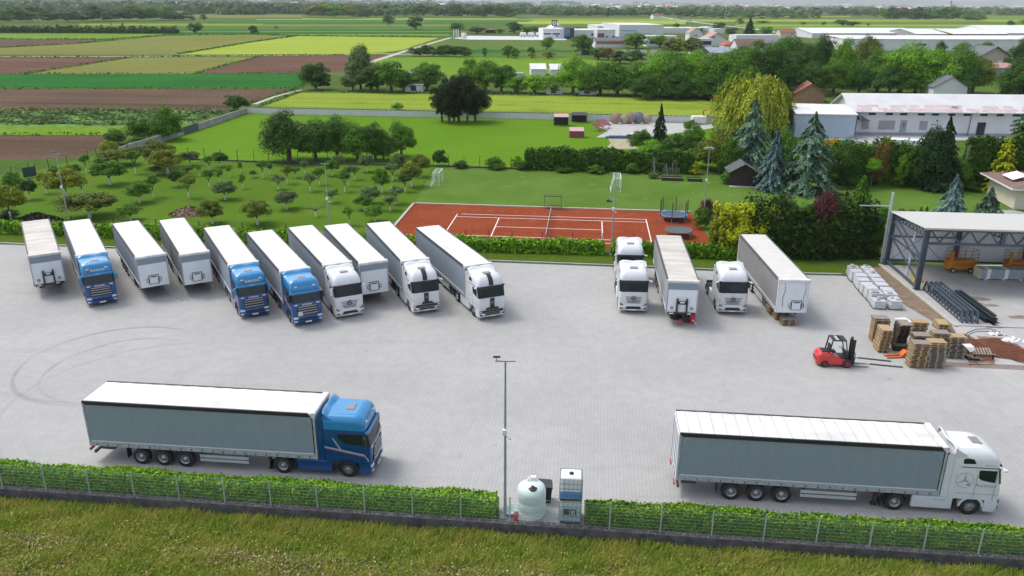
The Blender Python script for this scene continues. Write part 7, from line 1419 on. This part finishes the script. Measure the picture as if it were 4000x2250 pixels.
bpx('red_roofed_house', 'small white house with bright red tiled roof', 'house', 1822, 1850, 120, 113, 9, 'hip', 2.6, rm=mat('roof_bright_red', (.42, .12, .07), .9, col2=(.36, .10, .06), scale=2))
bpx('tiled_house', 'wide building with brown tiled roof beside the bright red one', 'house', 1854, 1926, 124, 115, 11, 'gx', 3.4, rm=RBRN)
bpx('flat_hall', 'long low white flat-roofed hall behind the brown tiled roof', 'hall', 1851, 1958, 108, 89, 14)
bpx('cottage', 'cottage with faded red roof on the edge of the plain', 'cottage', 1962, 2001, 96, 82, 9, 'gx', 2.6, rm=RRED, wm=WC)
t = bpx('grey_roofed_building', 'low building with grey roof above a red band', 'building', 1497, 1573, 120, 103, 9, 'gx', 1.6, rm=RGRY, wpx=[(1500, 1568, 105, 111, 'red_band', mat('red_band', (.42, .14, .09), .8))])
for lab, u0, u1, vb, ve in (('white garden wall panel, leftmost, beside the big round tree', 1458, 1463, 137, 126), ('dark gate between the two leftmost white garden walls', 1463, 1474, 137, 126), ('white garden wall panel right of the dark gate', 1474, 1490, 137, 126), ('white garden wall panel behind the brownish tree', 1560, 1573, 137, 126), ('white garden wall panel, the second behind the shrubs', 1586, 1600, 136, 125.5), ('white garden wall panel, the third behind the shrubs', 1611, 1626, 136, 125.5), ('white garden wall panel, rightmost behind the olive tree', 1637, 1652, 136, 125.5)):
    a, c = G(u0, vb), G(u1, vb); b = MB(); h = HT(a, ve); b.bar(Vector((0, 0, h / 2)), (c - a) + Vector((0, 0, h / 2)), .3, h); tag(b.build('garden_wall', WINM if 'dark gate' in lab else WW, None, a), lab, 'gate' if 'dark gate' in lab else 'wall', 'white garden walls')
# white halls beyond the pasture
bpx('office_hall', 'white office hall with two long black windows behind the storage tanks', 'hall', 1366, 1421, 97.5, 73, 24, wpx=[(1368, 1386, 83.5, 87), (1390, 1408, 83.5, 87), (1399, 1403, 88.5, 92.5)])
bpx('white_hall', 'plain white hall with shallow gable left behind the office hall', 'hall', 1388, 1424, 88, 70.5, 25, 'gy', 3)
bpx('white_hall', 'grey-white hall right of the blue banner tower', 'hall', 1440, 1502, 96, 76, 30, wpx=[(1487, 1500, 84, 89)])
bpx('white_hall', 'cream-white hall with brown shop window', 'hall', 1502, 1547, 98, 75, 26, wpx=[(1503, 1520, 83.5, 94, 'window', RBRN), (1524, 1529, 90, 94), (1540, 1546, 90, 94)])
bpx('white_hall', 'tall white hall rising behind the cream-white one', 'hall', 1503, 1560, 86, 65, 40); bpx('white_hall', 'largest white hall with blue window band', 'hall', 1557, 1668, 93, 63, 60, wpx=[(1562, 1600, 76, 78.5, 'window', mat('band_blue', (.18, .34, .55), .5)), (1562, 1640, 84, 85.5, 'window', mat('band_blue', (.18, .34, .55), .5))])
bpx('white_hall', 'low white hall in front of the far road', 'hall', 1668, 1782, 84, 71, 30); bpx('white_hall', 'small white cube building beside the far road end', 'hall', 1780, 1796, 82, 68.5, 20); bpx('white_hall', 'small white hall behind the round dark tree', 'hall', 1797, 1822, 84, 73, 18)
bpx('banner_tower', 'dark tower with a large blue banner at the corner of the office hall', 'tower', 1421, 1444, 98, 71.5, 8, wm=mat('tower_dark', (.03, .035, .06), .6), rm=BLK, wpx=[(1422.5, 1433, 72.5, 89, 'banner', mat('banner_blue', (.03, .13, .26), .5, col2=(.10, .28, .42), scale=.5))])
bpx('dark_silo', 'dark ribbed silo block between the white halls', 'silo', 1451, 1461, 84, 71, 6, wm=mat('tower_dark', (.03, .035, .06), .6), rm=BLK)
sheet('tank_apron', PG((1140, 96.5), (1180, 90), (1365, 92), (1425, 97), (1425, 101), (1180, 99.5)), .02, mat('pale_apron', (.50, .50, .51), .9))
for i, u in enumerate((1316, 1336, 1356)):
    q = G(u, 94); t = thing('storage_tank', f"long white storage tank, {['left', 'middle', 'right'][i]} one of three in front of the office hall", 'tank', q, -.05, 'white storage tanks'); s_ = PPM(q); b = MB(); L_ = 17.5 / s_; b.lathe([(.001, -L_ / 2), (1.3, -L_ / 2 + .4), (1.5, -L_ / 2 + .9), (1.5, L_ / 2 - .9), (1.3, L_ / 2 - .4), (.001, L_ / 2)], (0, 0, 2.1), 'x', 16); b.build('shell', WW, t); b = MB()
    for x in (-L_ / 4, L_ / 4): b.box((x, 0, .5), (.4, 2.2, 1.0))
    b.build('saddle', STEEL, t)
q = G(1167, 96); t = thing('parked_lorry', 'white lorry cab parked at the left end of the tank yard', 'lorry', q, -1.2); b = MB(); b.cbox((0, 0, 2.3), (5.5, 2.5, 2.9), .3); b.box((0, 0, .7), (6, 2.2, .4)); b.build('body', WPAINT, t)
for x in (-2, 2):
    for s in (-1, 1): wheel(t, x, s * 1.1)
for i, u in enumerate((1141, 1147, 1152)): q = G(u, 94.5); h = HT(q, 72.5); b = MB(); b.tube([(0, 0, 0), (0, 0, h)], .12, 6); b.box((.35, 0, h - 3), (.6, .04, 5.6)); tag(b.build('flag_pole', PLATE, None, q), f"tall white banner pole, {['left', 'middle', 'right'][i]} of three at the tank yard", 'flag pole', 'white banner poles')
q = G(1394, 90); h = HT(q, 53.5); t = thing('sign_pylon', 'tall thin mast with a black-framed round sign above the halls', 'sign', q); b = MB(); b.tube([(0, 0, 0), (0, 0, h)], .25, 8); b.build('mast', STEEL, t); b = MB(); b.box((0, 0, h - 1.2), (4.4, .5, 4.6)); b.build('sign_box', BLK, t); b = MB(); b.lathe([(1.8, -.27), (.001, -.28)], (0, 0, h - 1.2), 'y', 20); b.build('sign_face', PLATE, t); b = MB(); b.box((0, -.33, h - 1.2), (.5, .06, 2.2)); b.box((.4, -.33, h - .5), (.9, .06, .4)); b.build('sign_mark', BLK, t)
bpx('open_shed', 'brown open shed with flat roof behind the tank yard', 'shed', 1222, 1247, 83, 75, 8, wm=DWOOD, rm=mat('shed_roof', (.28, .24, .22), .9)); bpx('road_house', 'isolated house beside the far road', 'house', 1644, 1665, 47.5, 40, 14, 'gx', 3, rm=RBRN); bpx('far_white_house', 'tiny white and blue house on the far plain left of the middle', 'house', 886, 902, 23, 16, 20, wpx=[(892, 899, 17, 22, 'door', WB)]); bpx('far_white_house', 'tiny white and blue house in the scrub right of the far road', 'house', 1797, 1812, 34, 27.5, 16, wpx=[(1802, 1809, 29, 33, 'door', WB)])
# complex at the upper right
bpx('factory_hall', 'long white factory hall with ribbed white roof, farthest left of the right complex', 'hall', 2042, 2318, 96, 84, 55, 'gx', 3.2); bpx('factory_hall', 'white factory hall with grey wall behind the dark red one', 'hall', 2304, 2440, 100, 86, 45, 'gx', 3.2, wm=WG)
bpx('factory_hall', 'factory hall with a dark red front', 'hall', 2397, 2532, 101, 86, 50, 'gx', 3.0, wm=mat('wall_dark_red', (.12, .03, .035), .8)); bpx('factory_hall', 'white hall with broad gable at the far right', 'hall', 2500, 2700, 100, 84, 60, 'gx', 5)
bpx('factory_hall', 'near white factory hall with one long window', 'hall', 2118, 2332, 126, 98, 34, 'mono', .8, vb1=128, wpx=[(2301, 2328, 108, 113)]); bpx('factory_hall', 'near white factory hall at the right, behind the grey-roofed house', 'hall', 2333, 2720, 128, 99.5, 36, 'mono', .8)
bpx('arched_gatehouse', 'small building with dark roof and pink arch before the factory halls', 'building', 2090, 2115, 104, 94, 8, 'gy', 2, rm=RBRN, wm=WP)
bpx('gabled_house', 'pinkish house with broad dark grey gable roof', 'house', 2462, 2532, 164, 139, 11, 'gy', 3.6, wm=WP, rm=RGRY, ov=1.2, wpx=[(2486, 2494, 152, 158), (2509, 2518, 152, 158, 'window', WW)])
bpx('gabled_house', 'dark-roofed wing behind the pinkish house', 'house', 2440, 2480, 158, 136, 9, 'gx', 3.2, wm=WP, rm=RGRY, ov=.8)
bpx('garage', 'long low garage with faded red roof in front of the pinkish house', 'garage', 2474, 2556, 187, 172, 7, 'mono', 1.4, wm=WG, rm=mat('roof_rose', (.38, .20, .19), .8), ov=.4, wpx=[(2484, 2494, 176, 182)])
q = G(2541, 162); t = MB(); h = HT(q, 122); t.tube([(0, 0, 0), (1.0, .3, h)], .22, 8); tag(t.build('mast', PLATE, None, q), 'leaning white mast beside the garage with the faded red roof', 'mast')
for lab, u, v, top, w_, kind in (('low white storage shed half hidden by trees behind the wheat, with open front', 1042, 231, 214, 5.0, 'mono'), ('white hut with flat roof and open porch at the wheat edge', 1394, 237, 210, 4.6, 'mono'), ('small white hut right of the porch hut at the wheat edge', 1478, 238, 229, 5.0, 'mono')):
    q = G(u, v); house('allotment_hut', lab, 'hut', q - Vector((w_ / 2, 0, 0)), -.05, w_, 3, HT(q, top), kind, .4, WW, mat('hut_roof', (.45, .43, .38), .9), .3, [(w_ * .3, w_ * .62, .3, 1.9)], 'huts along the wheat field')
post_fence('low wire fence with white posts in front of the trees behind the wheat', PG((768, 228), (1290, 236), (1480, 239)), 1.3, 6.0, GALV)
b = MB(); q = G(1248, 233)
for i in range(9): b.bar((i * .28 - 1.2, 0, .0), (i * .28 - .9, .6, 2.2 - .05 * i), .09, .05)
tag(b.build('pole_stack', GALV, None, q), 'grey poles leaning together beside the tree row', 'pole stack')
for lab, u0, u1, vb, ve in (('white greenhouse roof behind the fresh green trees, left one', 1336, 1372, 190, 174), ('white greenhouse roof behind the fresh green trees, right one', 1386, 1412, 190, 175)): bpx('greenhouse', lab, 'greenhouse', u0, u1, vb, ve, 8, 'gx', 1.6, group='white greenhouses')
bpx('silver_tank_hut', 'grey-blue metal container between the trees behind the wheat', 'container', 1292, 1318, 204, 186, 4, wm=WB, rm=GALV); bpx('container_hut', 'grey-blue shed behind the tree gap beside the wheat', 'shed', 1022, 1044, 200, 184, 5, wm=WB, rm=GALV)
# things on the gravel lot and meadow
RR = mat('roof_darkred', (.26, .065, .085), .6, col2=(.22, .055, .07), scale=3)
def rack(label, u, v, w_, h, m_, open_=True, rz=0, roofm=None):
    t = thing('shelter', label, 'shelter', G(u, v), rz, 'small shelters on the bright meadow'); b = MB(); b.prism([(-.1, h), (2.0, h + .45), (2.0, h + .53), (-.1, h + .08)], -w_ / 2, w_ / 2, 'x'); b.build('roof', roofm or m_, t); b = MB()
    if open_:
        for x in (-w_ / 2 + .1, w_ / 2 - .1):
            for y in (0, 1.9): b.bar((x, y, 0), (x, y, h + y * .2), .08)
        b.bar((-w_ / 2, 0, .15), (w_ / 2, 0, .15), .08); b.build('frame', STEEL, t); b = MB(); b.box((0, 1.9, h / 2), (w_, .05, h)); b.build('back_panel', BLK, t)
    else: b.box((0, .95, h / 2), (w_, 1.8, h)); b.build('wall', m_, t)
rack('open shelter with dark red roof standing near the pale wall', 1412, 317, 3.2, 1.9, RR, True, 0, mat('roof_rose2', (.50, .30, .30), .7)); rack('black open shelter behind the red ones by the pale wall', 1458, 309, 3.4, 1.6, BLK); rack('closed dark red box shelter alone on the meadow', 1451, 347, 2.9, 1.3, RR, False, 0, mat('roof_rose2', (.50, .30, .30), .7))
t = thing('roof_frame', 'curved dark red roof segments leaning at the edge of the gravel lot', 'roof frame', G(1497, 331), 1.05); b = MB()
for i in range(5): x = i * 1.35; z = .4 + .5 * math.sin(i * .7) ; b.prism([(-.9, z), (.9, z + 1.1), (.9, z + 1.18), (-.9, z + .08)], x, x + 1.28, 'x')
b.build('segment', RR, t); b = MB()
for x in (.1, 2.8, 5.5): b.bar((x, -.7, 0), (x, -.7, .6), .08); b.bar((x, .8, 0), (x, .8, 1.4), .08)
b.build('leg_frame', GALV, t)
for i, (u, r_, m_) in enumerate(((1548, 1.2, 'reel_tan'), (1569, 1.0, 'reel_pale'), (1583, 1.25, 'reel_tan'), (1604, 1.3, 'reel_grey'), (1625, 1.1, 'reel_pale'))):
    col_ = {'reel_tan': (.34, .24, .19), 'reel_pale': (.42, .36, .27), 'reel_grey': (.20, .20, .23)}[m_]; t = thing('cable_reel', f"wooden cable reel by the pale wall, {ORD[i + 1]} from the left", 'cable reel', G(u, 311), -.3, 'wooden cable reels on the gravel lot'); b = MB()
    for y in (-.5, .5): b.lathe([(.001, y - .04), (r_, y - .04), (r_, y + .04), (.001, y + .04)], (0, 0, r_), 'y', 22)
    b.build('flange', mat(m_, col_, .9), t); b = MB(); b.lathe([(r_ * .55, -.46), (r_ * .55, .46)], (0, 0, r_), 'y', 18); b.build('drum', STEEL, t)
q = G(1550, 348); t = MB(); t.box((0, 0, .25), (4.2, .6, .3)); t.box((.2, 0, .5), (3.4, .5, .2), 1); t.box((-2.8, .1, .1), (1.4, .4, .1), 2); tag(t.build('pipe_bundle', [mat('bundle_blue', (.04, .14, .34), .6), mat('bundle_lightblue', (.12, .28, .5), .6), GALV], None, q, -.03), 'blue bundle of material on the near edge of the gravel lot', 'bundle')
q = G(1590, 349); t = MB(); t.box((0, 0, .3), (2.2, 1.2, .5)); t.box((0, 0, .7), (2.0, 1.1, .22), 1); t.box((.4, .1, .95), (1.4, .9, .25), 2); tag(t.build('board_stack', [STEEL, BLK, PLATE], None, q, .1), 'dark and white stack of boards beside the blue bundle', 'board stack')
q = G(1508, 394); t = MB(); t.box((0, 0, .45), (.7, .7, .9)); t.box((0, 0, 1.0), (.85, .85, .12), 1); t.box((0, 0, 1.45), (.7, .6, .5), 1); tag(t.build('chimney_post', [PLATE, BLK], None, q), 'small black and white post at the end of the sandy path', 'post')
t = thing('parked_van', 'white box van whose roof shows above the thuja row by the long building', 'van', G(2268, 392), -.3); b = MB(); b.cbox((0, 0, 1.7), (5.6, 2.2, 2.6), .12); b.build('box_body', WPAINT, t); b = MB(); b.cbox((-3.4, 0, 1.3), (1.3, 2.0, 1.9), .2); b.build('cab', WPAINT, t)
for x in (-3.2, 1.5):
    for s in (-1, 1): wheel(t, x, s * .95, rad=.38)
t = thing('crane_arm', 'red loader arm with white base standing against the pale wall', 'crane', G(1770, 312)); b = MB(); b.cbox((-1.2, 0, 1), (3.2, 1.6, 1.6), .15); b.build('base', PLATE, t); b = MB(); b.bar((0, 0, 1.6), (-.4, 0, 2.8), .25); b.bar((-.4, 0, 2.8), (.4, 0, 3.2), .2); b.build('arm', mat('red_paint', (.60, .03, .07), .4), t)
fld('yard_asphalt', mat('courtyard', (.34, .34, .35), .9), .004, (2075, 352), (2700, 354), (2700, 341), (2130, 338), (2075, 348)); fld('courtyard', mat('courtyard', (.34, .34, .35), .9), .006, (2145, 337), (2330, 342), (2330, 392), (2145, 392))
# far town
TW_ = [(WW, RRED), (WC, RRED), (WW, RBRN), (WW, RGRY), (WC, RPNK), (WW, RWHT)]; tn = ['white house with red roof', 'cream house with red roof', 'white house with brown roof', 'white house with grey roof', 'cream house with faded roof', 'plain white block']
HM = []
for wm_, rm_ in TW_:
    b = MB(); b.prism([(-.5, 0), (.5, 0), (.5, .6), (0, 1), (-.5, .6)], -.5, .5, 'x'); b.prism([(-.54, .58), (0, 1.02), (0, 1.07), (-.54, .63)], -.53, .53, 'x', 1); b.prism([(.54, .58), (0, 1.02), (0, 1.07), (.54, .63)], -.53, .53, 'x', 1); HM.append(b.mesh('far_house', [wm_, rm_]))
rg = random.Random(12)
for i in range(260):
    k = rg.random(); u = 1330 + 1300 * k ** .8 if i > 50 else rg.uniform(20, 1330); v = rg.uniform(10, 26 if i > 50 else 19) if i > 20 else rg.uniform(15, 24); p = G(u, v); j = rg.choice([0, 1, 2, 3, 4, 5, 5]); sc = 1 + max(0, (24 - v)) * .09
    o = link('far_house', HM[j], None, (p.x, p.y, 0), rg.uniform(-.6, .6)); o.scale = (rg.uniform(18, 40) * sc, rg.uniform(10, 15) * sc, rg.uniform(8, 12) * sc); half = [z for lim, z in ((300, 'above the far left tree belt'), (650, 'left of the pale green grove'), (960, 'above the pale green grove'), (1330, 'above the two lone trees'), (1560, 'left of the far road'), (1800, 'near the end of the far road'), (2000, 'right of the far road'), (2146, 'left of the thin white mast'), (2312, 'between mast and slim tower'), (2400, 'between slim tower and church'), (2500, 'just right of the church'), (9999, 'at the right edge')) if u < lim][0]
    tag(o, f"{['small', 'bigger'][sc > 1.6]} hazy {tn[j]} far off, {half}", 'house', f"far town houses {half}")
for lab, u, v, w_, h in (('tall pale apartment slab in the far town, the leftmost one', 1990, 12, 60, 45), ('pale apartment block in the far town near its middle', 2185, 12, 90, 34), ('pale tower block in the far town, left of the church', 2310, 13, 26, 62), ('long pale hall in the far town right of the road', 1860, 14, 180, 24), ('long pale roof in the far town beyond the scrub', 2140, 18, 150, 14), ('pale broad block in the far town right of the church', 2470, 12, 110, 36), ('pale tower at the right edge of the far town', 2560, 11, 60, 50)):
    p = G(u, v); b = MB(); b.box((0, 0, h / 2), (w_, 24, h)); b.box((0, 0, h + .8), (w_ + 1, 25, 1.6), 1); tag(b.build('far_block', [WW, RWHT], None, p, rg.uniform(-.2, .2)), lab, 'apartment block', 'tall blocks of the far town')
p = G(2390, 23); t = thing('church', 'pinkish church with pointed spire above the far trees', 'church', p); s_ = 1.0; b = MB(); b.box((0, 0, 14), (9, 9, 28)); b.box((16, 4, 8), (28, 14, 16)); b.build('wall', M3('church_wall', (.52, .36, .30)), t); b = MB(); b.prism([(-5, 28), (5, 28), (0, 50)], -5, 5, 'y') if False else b.loft([[(5 * x, 5 * y, 28) for x, y in ((1, 1), (-1, 1), (-1, -1), (1, -1))], [(.1 * x, .1 * y, 50) for x, y in ((1, 1), (-1, 1), (-1, -1), (1, -1))]], smooth=False); b.prism([(-4, 16), (12, 16), (4, 22)], 2, 30, 'x') ; b.build('roof', RGRY, t)
p = G(2312, 33); b = MB(); h = HT(p, 7); b.tube([(0, 0, 0), (0, 0, h)], [2.2, 1.4], 10); tag(b.build('chimney_stack', PLATE, None, p), 'slim white tower rising in front of the far town', 'tower')
p = G(2146, 30); b = MB(); h = HT(p, 8); b.tube([(0, 0, 0), (0, 0, h)], [1.6, .8], 8); tag(b.build('radio_mast', PLATE, None, p), 'thin white mast rising in front of the far town, left of the slim tower', 'mast')
for i, (u, v, c_) in enumerate(((1683, 48, 'white'), (1690, 50.5, 'white'), (1697, 51.5, 'grey'))):
    p = G(u, v); t = thing('car', ['tiny white car far away on the road, the farthest of three', 'tiny white car far away on the road, the middle of three', 'tiny grey car far away on the road, the nearest of three'][i], 'car', p, 1.9, 'cars on the far road'); b = MB(); b.cbox((0, 0, .75), (4.6, 1.9, .9), .2); b.build('body', WPAINT if c_ == 'white' else GALV, t); b = MB(); b.cbox((-.3, 0, 1.4), (2.4, 1.6, .6), .2); b.build('cabin', GLASS, t)
for i in range(9):
    p = G(1700 + i * 22, 52 + i * 3.3); p += Vector((9, 0, 0)); b = MB(); b.tube([(0, 0, 0), (0, 0, 9)], [.16, .10], 6); b.bar((-.9, 0, 8.4), (.9, 0, 8.4), .12); tag(b.build('utility_pole', GALV, None, p), f"utility pole along the far road, {ORD[i + 1]} from the town end", 'utility pole', 'utility poles along the far road')
# the air of the place
hz = bpy.data.materials.new('haze_air'); hz.use_nodes = True; n = hz.node_tree; n.nodes.clear(); ou = n.nodes.new('ShaderNodeOutputMaterial'); pv_ = n.nodes.new('ShaderNodeVolumePrincipled')
pv_.inputs['Color'].default_value = (.88, .94, 1.0, 1); pv_.inputs['Density'].default_value = 0.7e-4; pv_.inputs['Anisotropy'].default_value = 0.0; n.links.new(pv_.outputs[0], ou.inputs['Volume'])
b = MB(); b.box((0, 0, 170), (2 * BIG + 300, 2 * BIG + 300, 343.2)); tag(b.build('haze', hz), 'thin haze over the plain', 'haze', kind='stuff')
